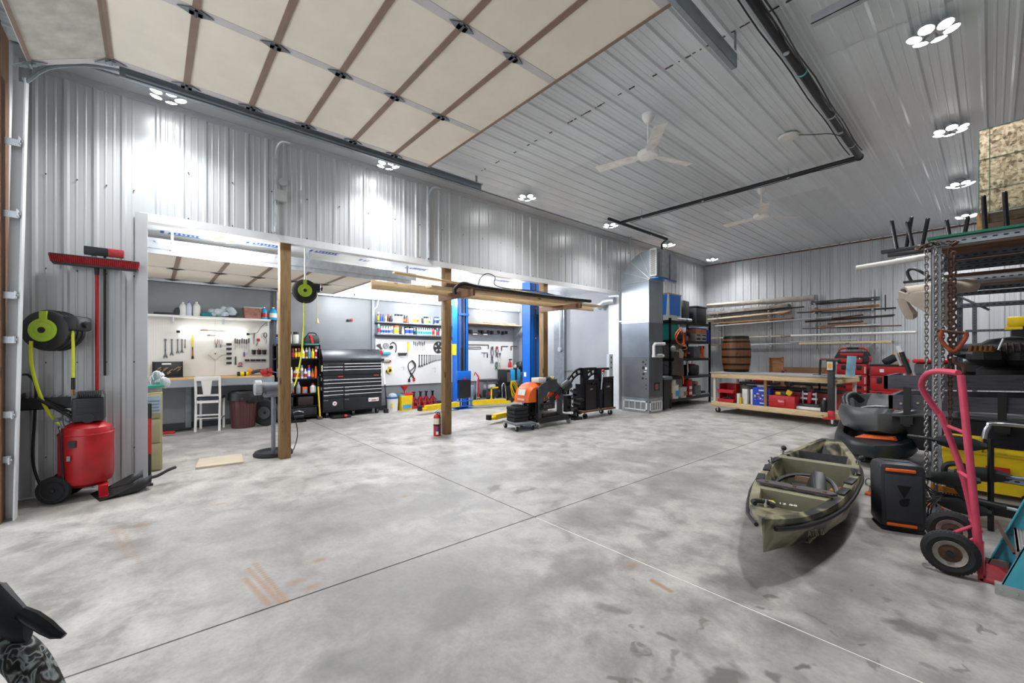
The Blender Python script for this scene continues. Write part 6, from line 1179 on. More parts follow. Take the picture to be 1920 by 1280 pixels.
t = thing('yellow_jug', 'yellow and red jug left of the front rack post on the lowest shelf', 'jug', (-5.82, 10.74, .24)); G().box(-.09, .09, -.07, .08, 0, .17, bev=.02).obj('lower', mat('c6552c', .5), t); G().box(-.085, .085, -.065, .075, .17, .36, bev=.02).obj('upper', M_YEL, t); G().cyl((0, 0, .36), (0, 0, .42), .03).obj('cap', mat('4a2f8a', .5), t)
t = thing('red_fuel_can', 'red upright can with white label on the lowest rack shelf', 'can', (-5.84, 11.86, .24)); G().box(-.1, .1, -.11, .11, 0, .50, bev=.015).obj('can', M_RED, t); G().box(.1, .103, -.09, .09, .06, .14).box(.1, .103, -.08, .08, .22, .3).obj('label', M_WHT, t)
bx('cable_crate', -5.86, 12.28, .24, .3, .34, .30, mat('6c6f70', .5, 0, .4, 30), 'grey crate of hardware on the lowest rack shelf', 'crate'); bx('rope_coil', -5.86, 12.3, .545, .22, .24, .12, mat('8c7a66', .8, 0, .3, 20), 'tan rope bundle lying on the grey hardware crate', 'rope', .2, .05)
bx('dark_case', -5.95, 12.75, .24, .3, .4, .1, M_BLK, 'low black case at the right of the lowest rack shelf', 'case'); bx('clear_sheet', -5.76, 12.5, .245, .08, 1.1, .04, mat('a8b4be', .3), 'crumpled clear plastic strip along the lowest rack shelf edge', 'plastic', 0, .015)
t = thing('orange_hose_end', 'orange hose bent out of the rack above the white pails', 'hose', (-5.7, 11.1, .62)); G().tube([(0, -.1, .33), (.05, .05, .28), (.06, .12, .15), (.04, .14, .02)], .016, 8, smooth=4).obj('hose', M_ORG, t)
# ================================================================== LUMBER WALL RACK ON THE BACK WALL
BG = 'lumber on the back wall rack'
for i, x in enumerate((-5.95, -4.44, -3.29, -2.03)):
    t = thing('wall_standard', 'silver slotted rail pair with arms on the back wall, %s from the left' % ORD[i], 'rack rail', (x, YB - .03, 0), 0, 'lumber rack rails')
    for dx in (-.04, .04): G().box(dx - .02, dx + .02, -.02, .02, 1.62, 3.2).obj('rail', M_TRIM, t)
    for z in (1.78, 2.03, 2.28, 2.50, 2.66, 2.80, 2.92): G().box(-.02, .02, -.36, -.02, z - .03, z - .005).obj('arm', M_GALV, t)
def board(u0, v0, u1, v1, w, h, m, label, Y=14.33, name='lumber_board'):
    return stick(name, at(u0, v0, Y=Y), at(u1, v1, Y=Y), w, h, m, label, 'lumber', BG)
M_DKB = wood('4a3226', '2c1d16', 0, 'dark_board', .8); M_OAK = wood('9a6a3c', '6d4726', 0, 'oak_board', .8); M_PALE = wood('d9c4a2', 'b99c72', 0, 'pale_board', .8)
def tarp(u0, v0, u1, v1, r, m, label, Y):
    a, b = at(u0, v0, Y=Y), at(u1, v1, Y=Y); g = G(); n = 14; rings = []
    rr = random.Random(int(u0))
    for k in range(n + 1):
        p = a.lerp(b, k / n); rings.append([p + Vector((rr.uniform(-.01, .01), math.cos(j * PI / 5) * r * rr.uniform(.9, 1.2), math.sin(j * PI / 5) * r * rr.uniform(.75, 1.1) )) for j in range(10)])
    o = g.loft(rings).obj('rolled_tarp', m); tag(o, label, 'tarp'); return o
tarp(1327, 573, 1528, 558, .09, mat('b3aaa0', .7, 0, .25, 3, 'canvas_tarp', .3), 'long rolled beige tarp on the top left of the lumber rack', 14.3)
tarp(1522, 568, 1650, 559, .06, mat('5a5c60', .25, .1, .5, 3), 'rolled dark plastic sheet with sheen on the top right of the lumber rack', 14.3)
board(1330, 588, 1480, 573, .3, .10, mat('938b84', .7, 0, .3, 4), 'stack of grey weathered strips under the beige tarp')
board(1345, 588, 1507, 575, .10, .03, M_DKB, 'dark strip right under the grey weathered stack', 14.28)
board(1329, 599, 1482, 584, .22, .05, M_PALE, 'wide pale board on the left of the third tier'); board(1460, 590, 1484, 583, .1, .03, M_OAK, 'short orange-brown board end on the third tier', 14.24)
board(1335, 607, 1486, 596, .2, .04, M_OAK, 'brown board below the wide pale board at left'); board(1342, 611, 1560, 594, .12, .03, mat('b9bcbd', .4), 'long grey-white strip slanting across the fourth tier', 14.22)
board(1495, 586, 1540, 584, .1, .03, M_DKB, 'short dark board under the brown one in the middle'); board(1520, 583, 1648, 572, .16, .05, M_OAK, 'brown plank under the dark plastic roll at right')
board(1540, 586, 1680, 577, .06, .04, M_BLK, 'thin black bar at the right end of the upper tier', 14.2); board(1510, 603, 1675, 591, .1, .05, M_DKB, 'dark brown beam on the right middle tier')
board(1560, 597, 1618, 590, .14, .03, M_DKB, 'short reddish dark board stacked on the beam', 14.25); board(1645, 593, 1678, 590, .05, .03, M_BLK, 'small black bar end at far right of the middle tier', 14.2)
board(1552, 607, 1618, 602, .12, .035, M_BROWN, 'short brown board near the middle right arms'); board(1535, 611, 1624, 607, .12, .03, M_OAK, 'orange-brown board under the short brown board', 14.28); board(1566, 612, 1650, 608, .05, .03, M_TRIM, 'short white strip on the middle right arms', 14.2); board(1505, 616, 1690, 610, .06, .03, M_BROWN, 'long thin brown strip below the white one', 14.24)
o = G().cyl(at(1483, 629.5, Y=14.2), at(1717, 622.5, Y=14.2), .033, n=16).obj('white_pipe', M_WHT); tag(o, 'long white plastic pipe across the right side of the lumber rack', 'pipe', BG)
board(1330, 634, 1465, 630, .12, .035, M_PALE, 'pale board at left level with the white pipe', 14.3); board(1465, 632, 1483, 630, .1, .03, M_OAK, 'short brown end touching the white pipe', 14.3)
board(1500, 644, 1672, 640.5, .18, .06, M_PALE, 'thick pale pine boards on the lowest right arms', 14.26); board(1400, 646, 1500, 643, .1, .04, mat('b9bcbd', .4), 'grey-white strip on the lowest left arms', 14.3); board(1330, 647, 1400, 645, .1, .03, M_OAK, 'brown strip behind the barrel on the lowest arms', 14.34); board(1480, 641, 1608, 636, .04, .02, mat('c9cbcc', .4), 'thin white rod slanting over the lowest boards', 14.2)
o = G().box(-.012, .012, -.012, .012, 0, .42).obj('steel_stake', M_DKB, None, at(1660, 583, Y=14.3)); tag(o, 'short dark stake standing on the upper right boards', 'stake')
t = thing('wall_outlet', 'white wall outlet on the back wall above the workbench', 'outlet', (-4.22, YB - .03, 1.27)); G().box(-.04, .04, -.01, .01, -.06, .06, bev=.004).obj('plate', M_WHT, t); G().box(-.018, .018, -.014, -.01, .01, .04).box(-.018, .018, -.014, -.01, -.04, -.01).obj('socket', M_GRY, t)
# ================================================================== WORKBENCH
BA = math.atan2(10.473 - 10.80, 2.57)
t = thing('workbench', 'long pine workbench on casters with grey top and a full lower shelf', 'workbench', (-4.70, 10.80, 0), BA)
WL, WD = 2.68, 1.22
BR = Matrix.Rotation(BA, 4, 'Z'); bw = lambda x, y, z=0: Vector((-4.70, 10.80, 0)) + BR @ Vector((x, y, z))
G().box(-.02, WL + .02, -.02, WD + .02, 1.0, 1.02).obj('top', mat('9b9a98', .4, 0, .12, 3, 'bench_top'), t)
for n_, (x0, x1, y0, y1) in enumerate(((0, WL, 0, .04), (0, WL, WD - .04, WD), (0, .04, .04, WD - .04), (WL - .04, WL, .04, WD - .04))):
    for z in (.88, .16): G().box(x0, x1, y0, y1, z, z + .12, bev=.003).obj('apron', M_PINE, t)
G().box(.04, WL - .04, .04, WD - .04, .25, .275).obj('lower_shelf', mat('b8a98c', .6), t)
for x in (.04, 1.26, WL - .10):
    for y in (.04, WD - .08): G().box(x, x + .06, y, y + .04, .28, .88).obj('leg', M_POST if x == 1.26 else mat('cfc9be', .5), t)
for x in (.12, WL - .12):
    for y in (.12, WD - .12): caster(t, x, y, .062, M_BLK)
# barrel
t = thing('whiskey_barrel', 'brown wooden barrel with black hoops standing on the back left of the workbench', 'barrel', tuple(bw(.25, .74, 1.021)))
st = []; NST = 24
R_ = lambda z: .285 + .055 * math.sin(PI * z / .92)
M_STV = wood('6b4220', '3d2310', 2, 'barrel_stave', 1.2, .4)
stm = None
for k in range(NST):
    w = 2 * PI / NST * .485; g = G(); rings = []
    for j in range(9):
        z = .92 * j / 8; r = R_(z); rings.append([((r - .02) * math.cos(-w), (r - .02) * math.sin(-w), z), (r * math.cos(-w), r * math.sin(-w), z), (r * 1.004, 0, z), (r * math.cos(w), r * math.sin(w), z), ((r - .02) * math.cos(w), (r - .02) * math.sin(w), z)])
    if stm is None: o = g.loft(rings).obj('stave', M_STV, t); stm = o.data
    else: child('stave', stm, t, (0, 0, 0), (0, 0, 2 * PI * k / NST))
G().cyl((0, 0, .86), (0, 0, .88), .28, n=24).obj('head', M_STV, t)
for z, h in ((.0, .07), (.17, .045), (.36, .045), (.56, .045), (.75, .045), (.85, .07)): G().lathe([(R_(z) + .004, z), (R_(z + h) + .004, z + h)], n=36, cap=False).obj('hoop', mat('1d1c1c', .45, .6), t)
bx_ = G().cyl((0, 0, 0), (0, 0, .02), .025).obj('bung', M_BLK, t, (.35, .0, .46), (0, PI / 2, 0)); bx_.location = (.13, -.315, .47); bx_.rotation_euler = (PI / 2, 0, 0)
t = thing('wood_tray', 'shallow wooden tray standing on edge right of the barrel', 'tray', tuple(bw(1.0, 1.24, .88))); G().box(-.15, .15, 0, .015, 0, .52).box(-.15, -.13, -.08, 0, 0, .52).box(.13, .15, -.08, 0, 0, .52).box(-.15, .15, -.08, 0, .50, .52).obj('tray', M_OAK, t)
# on and in the bench
def onb(x, y, z): return tuple(bw(x, y, z))
ZL = .276
t = thing('red_bins', 'two red stacking bins on the left of the lower bench shelf', 'bins', onb(.30, .28, ZL), BA)
for i in range(2):
    z = .235 * i; G().loft([[(-.16, -.2, z), (.22, -.2, z), (.22, .22, z), (-.16, .22, z)], [(-.18, -.2, z + .08), (.24, -.2, z + .08), (.24, .24, z + .08), (-.18, .24, z + .08)]]).box(-.18, -.165, -.1, .24, z, z + .22).box(.225, .24, -.1, .24, z, z + .22).box(-.18, .24, .225, .24, z, z + .22).obj('bin', mat('c0252b', .4), t)
g = G(); [g.ball((random.uniform(-.1, .15), random.uniform(-.15, -.05), random.uniform(.08, .12)), .035, n=8) for _ in range(8)]; o = g.obj('hardware', mat('3c3f45', .4, .5, .4, 30), t)
t = thing('cooking_pot', 'grey cooking pot behind the white cartons on the lower bench shelf', 'pot', onb(.68, .48, ZL)); G().lathe([(.15, 0), (.19, .04), (.19, .40), (.2, .41), (.2, .43), (0, .44)], n=28).box(.19, .25, -.03, .03, .34, .36).box(-.25, -.19, -.03, .03, .34, .36).obj('pot', mat('6f665e', .5, .3, .2, 8), t)
for i, (x, w, h, c) in enumerate(((.64, .07, .24, 'd8d6cf'), (.78, .15, .36, 'dcdad2'), (.96, .13, .36, 'e2e0d8'))):
    o = bx('white_box', *onb(x, .16 + .03 * i, ZL), .12 if i else .07, .12, h, mat(c, .5), ['small white bottle-shaped carton by the red bins', 'white carton with brown top left of the blue box', 'white carton right against the blue box'][i], 'carton', BA, .004, 'white cartons on the bench shelf')
o = bx('yellow_bottle', *onb(.70, .10, ZL), .06, .06, .16, mat('c9b02a', .5), 'small yellow and black bottle in front of the white cartons', 'bottle', BA, .015)
t = thing('blue_box', 'bright blue carton with coloured print on the lower bench shelf', 'box', onb(1.10, .16, ZL), BA); G().box(-.12, .26, -.06, .12, 0, .42).obj('carton', mat('1440b8', .4), t); g = [G(), G(), G(), G()]
rr = random.Random(5)
for k in range(26): g[k % 4].box(*(lambda x, z, s: (x - s, x + s, -.063, -.06, z - s, z + s))(rr.uniform(-.07, .21), rr.uniform(.13, .28), rr.uniform(.008, .02)))
for gg, c in zip(g, ('e2e2de', 'd0343a', 'e0b23a', '1b1c22')): o = gg.obj('print', mat(c, .5), t); o['kind'] = 'stuff'
G().box(.02, .16, -.063, -.06, .34, .37).box(.04, .14, -.063, -.06, .05, .07).obj('title_print', M_WHT, t)
t = thing('red_drawer_case', 'red plastic tool crate with white script in the middle of the lower bench shelf', 'crate', onb(1.62, .24, ZL), BA); G().box(-.27, .27, -.18, .18, 0, .27, bev=.015).obj('crate', M_RED, t); G().box(-.08, .08, -.20, -.18, .05, .2, bev=.01).box(-.27, -.1, -.19, -.18, .13, .15).box(.1, .27, -.19, -.18, .13, .15).obj('latch_panel', M_RED, t)
def script(par, loc, w, rot=(PI / 2, 0, 0)):
    """white brand script, read as a slanted wave with a lightning tail"""
    g = G().prism([(-w * .5, -.1 * w), (-w * .3, .16 * w), (-w * .24, 0), (-w * .08, .14 * w), (.0, .0), (.2 * w, .10 * w), (.5 * w, .02 * w), (.2 * w, .03 * w), (-.02 * w, -.08 * w), (-.1 * w, .05 * w), (-.28 * w, -.10 * w), (-.33 * w, .04 * w)], (0, 0, 0), (1, 0, 0), (0, 1, 0), .002)
    g.prism([(-w * .3, -.12 * w), (w * .5, -.05 * w), (w * .5, -.08 * w), (-w * .3, -.16 * w)], (0, 0, 0), (1, 0, 0), (0, 1, 0), .002)
    return g.obj('script_mark', M_WHT, par, loc, rot)
script(t, (0, -.202, .15), .14)
t = thing('yellow_tools', 'pair of yellow tools sticking out of the red crate', 'tools', onb(1.56, .26, ZL + .272), BA); G().box(-.14, -.02, -.05, .05, 0, .07, bev=.015).obj('clamp_body', M_YEL, t); G().box(.08, .2, -.04, .04, -.0, .12, bev=.02, rot=(0, .5, 0)).obj('tape_body', M_YEL, t); G().box(-.0, .08, -.05, .05, 0, .08, bev=.01).obj('dark_tool', M_DKG, t)
t = thing('chop_saw', 'small red and silver drill stand on a dark base on the lower bench shelf', 'saw', onb(2.05, .36, ZL + .07), BA); G().box(-.26, .24, -.16, .16, 0.0, .05, bev=.01).obj('base', M_DKG, t); G().box(-.02, .06, -.05, .05, .05, .38, bev=.02, rot=(0, .1, 0)).obj('red_body', M_RED, t); G().box(-.04, .06, -.06, .06, .3, .46, bev=.02).obj('black_head', M_BLK, t); G().cyl((-.12, 0, .05), (-.12, 0, .32), .015).cyl((.13, 0, .05), (.13, 0, .3), .015).box(-.16, .16, -.03, .03, .14, .18).box(-.1, .12, -.02, .02, .24, .28).obj('posts', M_GALV, t)
o = bx('white_tray', *onb(2.04, .34, ZL), .72, .42, .065, M_WHT, 'shallow white tray under the dark drill stand base', 'tray', BA, .02)
t = thing('black_cylinder', 'black cylinder speaker standing at the right end of the lower bench shelf', 'speaker', onb(2.42, .12, ZL)); G().lathe([(.065, 0), (.07, .01), (.07, .23), (.06, .25), (0, .25)], n=24).obj('case', M_BLK, t); G().box(-.02, .02, -.01, .01, .25, .29).obj('handle', M_GALV, t)
t = thing('long_red_chest', 'long red storage chest with black lid at the back of the lower bench shelf', 'chest', onb(1.75, .86, ZL), BA); G().box(-.75, .72, -.2, .2, 0, .34, bev=.01).obj('body', mat('9c1f24', .45), t); G().box(-.77, .74, -.22, .22, .34, .42, bev=.02).obj('lid', M_BLK, t); G().box(.60, .66, -.24, -.2, .02, .32, bev=.01).obj('silver_strip', M_GALV, t)
t = thing('red_hand_cart', 'black and red tool cart frame clamped at the right end of the bench', 'cart', onb(2.60, -.09, 0), BA); G().box(-.05, .06, -.03, .05, .33, 1.16, bev=.01).obj('upright', M_BLK, t); G().box(-.045, .06, -.035, .05, .18, .34, bev=.01).box(-.12, .06, -.06, .07, .16, .19).obj('red_foot', M_RED, t); G().box(-.07, .07, -.05, .06, 1.14, 1.36, bev=.02).obj('head', M_BLK, t); G().box(-.05, .05, -.056, -.05, 1.16, 1.33).obj('label', mat('c9c7c0', .5), t); G().box(-.03, .03, -.06, -.056, 1.2, 1.29).obj('amber_print', mat('e6a41e', .5), t)
G().tube([(-.02, .0, 1.30), (-.05, .6, 1.36), (-.50, .9, 1.36), (-.52, .9, .9), (-.52, .9, .6)], .022, 8).obj('frame_tube', M_BLK, t); G().box(-.50, -.05, .88, .93, 1.35, 1.39).box(-.50, -.05, .88, .93, .62, .65).obj('red_bar', M_RED, t); G().box(-.30, .0, -.04, .04, 1.045, 1.06).obj('clamp', M_DKG, t)
t = thing('blue_roll', 'slanted pale blue paper roll on the right end of the bench', 'roll', onb(2.78, .35, 1.021)); G().cyl((0, .0, .0), (.03, 0, .42), .075, n=22).obj('roll', mat('7fa9bd', .6), t); G().box(-.18, .12, -.1, .12, -.025, 0.0).obj('wood_base', M_PINE, t)
for i, (x, y) in enumerate(((1.18, 1.15), (2.16, 1.12))): t = thing('bench_clamp', ['red and black clamp head on the far bench edge near the middle', 'red and black clamp head on the far bench edge by the cart frame'][i], 'clamp', onb(x, y, 1.021), BA, 'clamps on the far bench edge'); G().box(-.07, .05, -.02, .02, .03, .06).obj('red_handle', M_RED, t); G().box(-.02, .02, -.03, .03, 0, .05).box(.0, .09, -.015, .015, .04, .065).obj('black_jaw', M_BLK, t)
t = thing('plywood_sheet', 'brown plywood panel leaning behind the workbench', 'plywood', (-3.4, 13.4, 0)); G().box(-.68, .62, 0, .02, 0, 1.12, rot=(-.12, 0, 0)).obj('sheet', mat('7a5a3c', .7, 0, .2, 2), t)
t = thing('table_saw', 'black folding stand with red tool behind the left half of the workbench', 'saw stand', (-4.35, 13.1, 0)); G().box(-.45, .45, -.3, .3, .62, .68).tube([(-.4, 0, .62), (.3, 0, .02)], .025).tube([(.4, 0, .62), (-.3, 0, .02)], .025).obj('stand', M_BLK, t); G().box(-.1, .3, -.2, .2, .68, .86, bev=.03).obj('red_body', M_RED, t); G().box(-.35, -.2, -.1, .1, .68, .95, bev=.02).obj('grey_body', M_GRY, t)
t = thing('sawhorse', 'folded tool stand with silver tube legs behind the middle of the bench', 'stand', (-3.0, 12.9, 0)); G().tube([(-.4, 0, .0), (-.25, 0, .85)], .03).tube([(.55, 0, .0), (.35, 0, .85)], .03).obj('legs', M_GALV, t); G().box(-.5, .6, -.06, .06, .66, .74, bev=.02).ball((-.55, 0, .7), .12, .1, .1).obj('bar', M_BLK, t); G().box(.2, .4, -.08, .08, .74, .84, bev=.03).box(-.36, -.2, -.05, .05, .78, .88, bev=.02).obj('red_top', M_RED, t)
# ================================================================== RED MODULAR TOOL BOXES
M_PKR = mat('b81f24', .45, 0, .08, 6, 'red_toolbox_plastic')
def packbox(x, y, z, w, d, h, label, group, mark=0):
    t = thing('tool_box', label, 'tool box', (x, y, z), 0, group)
    G().box(-w / 2, w / 2, -d / 2, d / 2, .0, h * .82, bev=.012).obj('case', M_PKR, t); G().box(-w / 2 - .005, w / 2 + .005, -d / 2 - .005, d / 2, h * .80, h * .9, bev=.006).box(-w / 2 + .02, w / 2 - .02, -d / 2 + .02, d / 2, h * .9, h - .002).obj('lid', M_PKR, t)
    for s in (-1, 1): G().box(s * w * .26 - .05, s * w * .26 + .05, -d / 2 - .022, -d / 2, h * .45, h * .86, bev=.008).cyl((s * w * .26, -d / 2 - .024, h * .66), (s * w * .26, -d / 2 - .02, h * .66), .032, n=12).obj('latch', M_BLK, t)
    G().box(w / 2 - .05, w / 2 - .02, -d / 2 - .01, -d / 2, .03, h * .75).obj('silver_edge', M_GALV, t)
    if mark: script(t, (-.02, -d / 2 - .012, h * .3), .16)
    return t
z = 0
for i, h in enumerate((.36, .16, .16, .27, .27)):
    packbox(-2.40, 14.02, z, .62, .42, h, 'red modular tool box in the left stack behind the bench, %s from the floor' % ORD[i], 'left stack of red tool boxes', i in (0, 3)); z += h + .001
t = thing('red_tool_bag', 'big red and black open tool bag on top of the left red stack', 'bag', (-2.40, 14.0, z)); G().loft([[(-.28, -.16, 0), (.28, -.16, 0), (.28, .16, 0), (-.28, .16, 0)], [(-.36, -.19, .15), (.36, -.19, .15), (.36, .19, .15), (-.36, .19, .15)], [(-.30, -.12, .32), (.30, -.12, .32), (.30, .12, .32), (-.30, .12, .32)]]).obj('body', M_BLK, t)
G().box(-.22, .22, -.205, -.18, .03, .14, bev=.01).box(-.24, .24, -.185, -.155, .20, .28, bev=.01).box(-.37, -.3, -.15, .1, .05, .2, bev=.02).box(.3, .37, -.15, .1, .05, .2, bev=.02).obj('red_pocket', M_PKR, t); G().tube([(-.3, 0, .32), (-.22, 0, .40), (.22, 0, .40), (.3, 0, .32)], .022, 8, smooth=3).obj('handle', M_PKR, t); G().cyl((-.12, 0, .405), (.12, 0, .405), .028).obj('grip', M_BLK, t); G().box(.16, .18, -.21, -.2, .12, .16).obj('white_tag', M_WHT, t)
z = 0
for i, h in enumerate((.24, .33, .38)):
    packbox(-1.66, 14.02, z, .72, .42, h, 'red modular tool box in the right stack, %s from the floor' % ORD[i], 'right stack of red tool boxes', i == 1); z += h + .001
t = thing('tool_tote', 'open red tool crate on top of the right red stack', 'crate', (-1.68, 14.0, z)); G().box(-.34, .34, -.2, .2, 0, .24, bev=.012).obj('crate', M_PKR, t); G().box(-.35, .35, -.21, .21, .22, .27, bev=.01).obj('black_rim', M_BLK, t); G().box(-.16, -.08, -.21, -.2, .07, .15).obj('white_badge', M_WHT, t)
t = thing('work_gloves', 'black and yellow tool boots heaped in the red crate on the right stack', 'gloves', (-1.62, 14.0, z + .275)); G().box(-.2, .12, -.07, .07, .02, .2, bev=.05, rot=(0, -.6, 0)).obj('black_part', M_BLK, t); G().box(.0, .16, -.06, .06, .2, .27, bev=.02, rot=(0, .5, 0)).box(.0, .3, -.02, .02, .0, .04, rot=(0, -.3, 0)).obj('yellow_part', mat('c9972c', .5), t); G().box(.14, .3, -.05, .05, .0, .14, bev=.03).obj('red_part', M_RED, t)
# ================================================================== KAYAKS
def camo_mat(name, cs, sc=2.2):
    m = NT(name); f = m.noise(m.coords('Object', (1, .55, 1.2)), sc, 2.5, .5, .8)
    m.ln(m.ramp(f, [(.38, lin(cs[0])), (.44, lin(cs[1])), (.54, lin(cs[2])), (.62, lin(cs[3]))]), m.b.inputs['Base Color']); m.b.inputs['Roughness'].default_value = .38
    return m.m
M_CAMO = camo_mat('olive_camo', ('32352d', '54553f', '968e72', '292b26'), 2.6)
HWP = ((0, .008), (.04, .08), (.1, .165), (.2, .25), (.3, .315), (.4, .35), (.56, .375), (.69, .345), (.82, .26), (.93, .17), (1, .10))
def hw(s):
    for (a, x), (b, y) in zip(HWP, HWP[1:]):
        if s <= b: return x + (y - x) * (s - a) / (b - a)
    return .1
def hull(L, Wd, H, well0, well1, floor_z, rim, fine=.9, keel=None):
    """a sit-on kayak hull along +y from the bow, with a deck rim and a sunken well; returns G for outer shell+deck"""
    g = G(); n = 44; rings = []
    for i in range(n + 1):
        s = i / n; y = L * s
        w = Wd / .78 * hw(s)
        kz = (keel or (lambda s: .23 * max(0, (.25 - s) / .25) ** 1.25 + .12 * max(0, (s - .9) / .1) ** 1.5 + .02))(s)
        gz = H + .10 * max(0, (.3 - s) / .3) ** 2 + .03 * max(0, (s - .8) / .2)
        kz = min(kz, gz - .03)
        d = min(1, max(0, (s - well0) / .05)) * min(1, max(0, (well1 - s) / .05))
        fz = gz - (gz - max(floor_z, kz + .03)) * d; iw = max(w - rim, w * .15)
        fw = iw * .78
        b = .30 + .70 * min(1, s / .38); wa, wb_, wc_ = w * (.6 + .38 * b), w * (.86 * b + .02), w * .5 * b
        rings.append([(-w, y, gz - .03), (-wa, y, gz - (gz - kz) * .35), (-wb_, y, gz - (gz - kz) * .72), (-wc_, y, kz + (gz - kz) * .08), (0, y, kz), (wc_, y, kz + (gz - kz) * .08), (wb_, y, gz - (gz - kz) * .72), (wa, y, gz - (gz - kz) * .35), (w, y, gz - .03),
                      (w * .97, y, gz), (iw, y, gz + .004), (fw, y, fz), (0, y, fz - .002), (-fw, y, fz), (-iw, y, gz + .004), (-w * .97, y, gz)])
    return g.loft(rings)
kx, ky = -.939, 2.90; ka = math.atan2(-.421, 3.74)
t = thing('fishing_kayak', 'olive camouflage fishing kayak lying on the concrete in the open floor', 'kayak', (kx, ky, 0), math.atan2(.421, 3.74))
KL = 3.76
hull(KL, .78, .36, .15, .965, .09, .07).obj('hull', M_CAMO, t)
gz = .365
g = G()
for sgn in (-1, 1): g.tube([(sgn * (hw(s) + .010), KL * s, .30 + .10 * max(0, (.3 - s) / .3) ** 2) for s in [.02 + .04 * k for k in range(25)]], .014, 6)
g.obj('rub_rail', M_BLK, t)
G().loft([[(-.20, .98, .10), (.20, .98, .10), (.22, .98, .37), (-.22, .98, .37)], [(-.22, 1.10, .10), (.22, 1.10, .10), (.25, 1.10, .37), (-.25, 1.10, .37)]]).obj('front_thwart', mat('8b876f', .4, 0, .1, 4), t)
G().prism([(-.24, 0), (.24, 0), (.28, .05), (.24, .10), (.05, .11), (.0, .07), (-.05, .11), (-.24, .10), (-.28, .05)], (0, 1.06, .385), (1, 0, 0), (0, 1, 0), .018).obj('bow_mat', mat('4a4142', .6), t)
for x in (-.2, 0, .2): G().cyl((x, 1.1, .403), (x, 1.1, .41), .014).obj('rivet', mat('b08060', .3, .9), t)
G().loft([[(-.31, 2.30, .1), (.31, 2.30, .1), (.33, 2.30, .37), (-.33, 2.30, .37)], [(-.30, 2.42, .1), (.30, 2.42, .1), (.31, 2.42, .37), (-.31, 2.42, .37)]]).obj('rear_thwart', mat('7d7b66', .4, 0, .15, 4), t)
G().box(-.24, .24, 2.85, 2.88, .12, .36, rot=(-.25, 0, 0)).obj('backrest_pad', mat('35343c', .8, 0, .2, 30), t)
for s_ in (-1, 1):
    for y in (1.35, 1.75, 2.15):
        w_ = hw(y / KL) - .04; G().box(s_ * w_ - .03, s_ * w_ + .03, y - .11, y + .11, .36, .378, bev=.004, rot=(0, 0, -s_ * .12 * (1 if y < 1.9 else -1))).obj('deck_pad', M_BLK, t)
    G().cyl((s_ * .34, 2.02, .37), (s_ * .34, 2.02, .42), .012).obj('cleat', M_CHR, t); G().cyl((s_ * .33, 2.55, .37), (s_ * .33, 2.55, .40), .02).obj('rod_holder', M_CHR, t); G().ball((s_ * .35, 2.75, .39), .03).obj('knob', M_BLK, t)
st_ = G().tube([(-.22, 1.42, .16), (-.24, 1.62, .26), (-.1, 1.8, .33), (.15, 1.82, .33), (.24, 1.62, .25), (.22, 1.42, .16)], .02, 8, smooth=4).tube([(-.22, 1.42, .16), (0, 1.36, .2), (.22, 1.42, .16)], .018, 8, smooth=4).box(-.2, .2, 1.45, 1.75, .13, .16).box(-.04, .08, 1.3, 1.7, .17, .25, rot=(.2, 0, .4)).obj('folded_seat', M_BLK, t); G().box(-.1, .12, 1.78, 1.81, .28, .33).obj('tan_strap', mat('8a6f58', .6), t)
G().box(.06, .16, 1.30, 1.62, .2, .4, bev=.02, rot=(.5, .2, .3)).obj('pedal_arm', M_BLK, t)
for x, y in ((.24, 2.16), (.20, 2.02), (-.1, .84), (-.2, 1.5)): g = G(); [g.ball((x + random.uniform(-.05, .05), y + random.uniform(-.06, .06), .13 + random.uniform(0, .05)), .02, n=6) for _ in range(9)]; g.obj('rusty_chain', mat('a5673a', .6, .2, .3, 40), t)
G().box(-.2, .06, .74, .86, .12, .2, bev=.03).obj('stowed_gear', M_BLK, t)
G().tube([(-.055 + .06 * math.cos(a), .26 + .045 * math.sin(a), .475) for a in [k * PI / 8 - .3 for k in range(12)]], .016, 8).obj('bow_handle', M_RUB, t); G().cyl((-.04, .28, .45), (-.04, .28, .5), .012).obj('shackle', M_CHR, t)
G().box(-.125, -.03, .44, .52, .425, .43, rot=(-.06, 0, .25)).obj('yellow_sticker', mat('b9ac3a', .5), t)
text('6 12 88', .05, t, M_WHT, (.03, .50, .428), (0, 0, .2)); text('88', .035, t, M_BLK, (-.078, .48, .432), (0, 0, .25))
text('ATR N', .06, t, mat('8d8b7d', .5), (.20, .62, .235), (R(82), 0, R(62)))
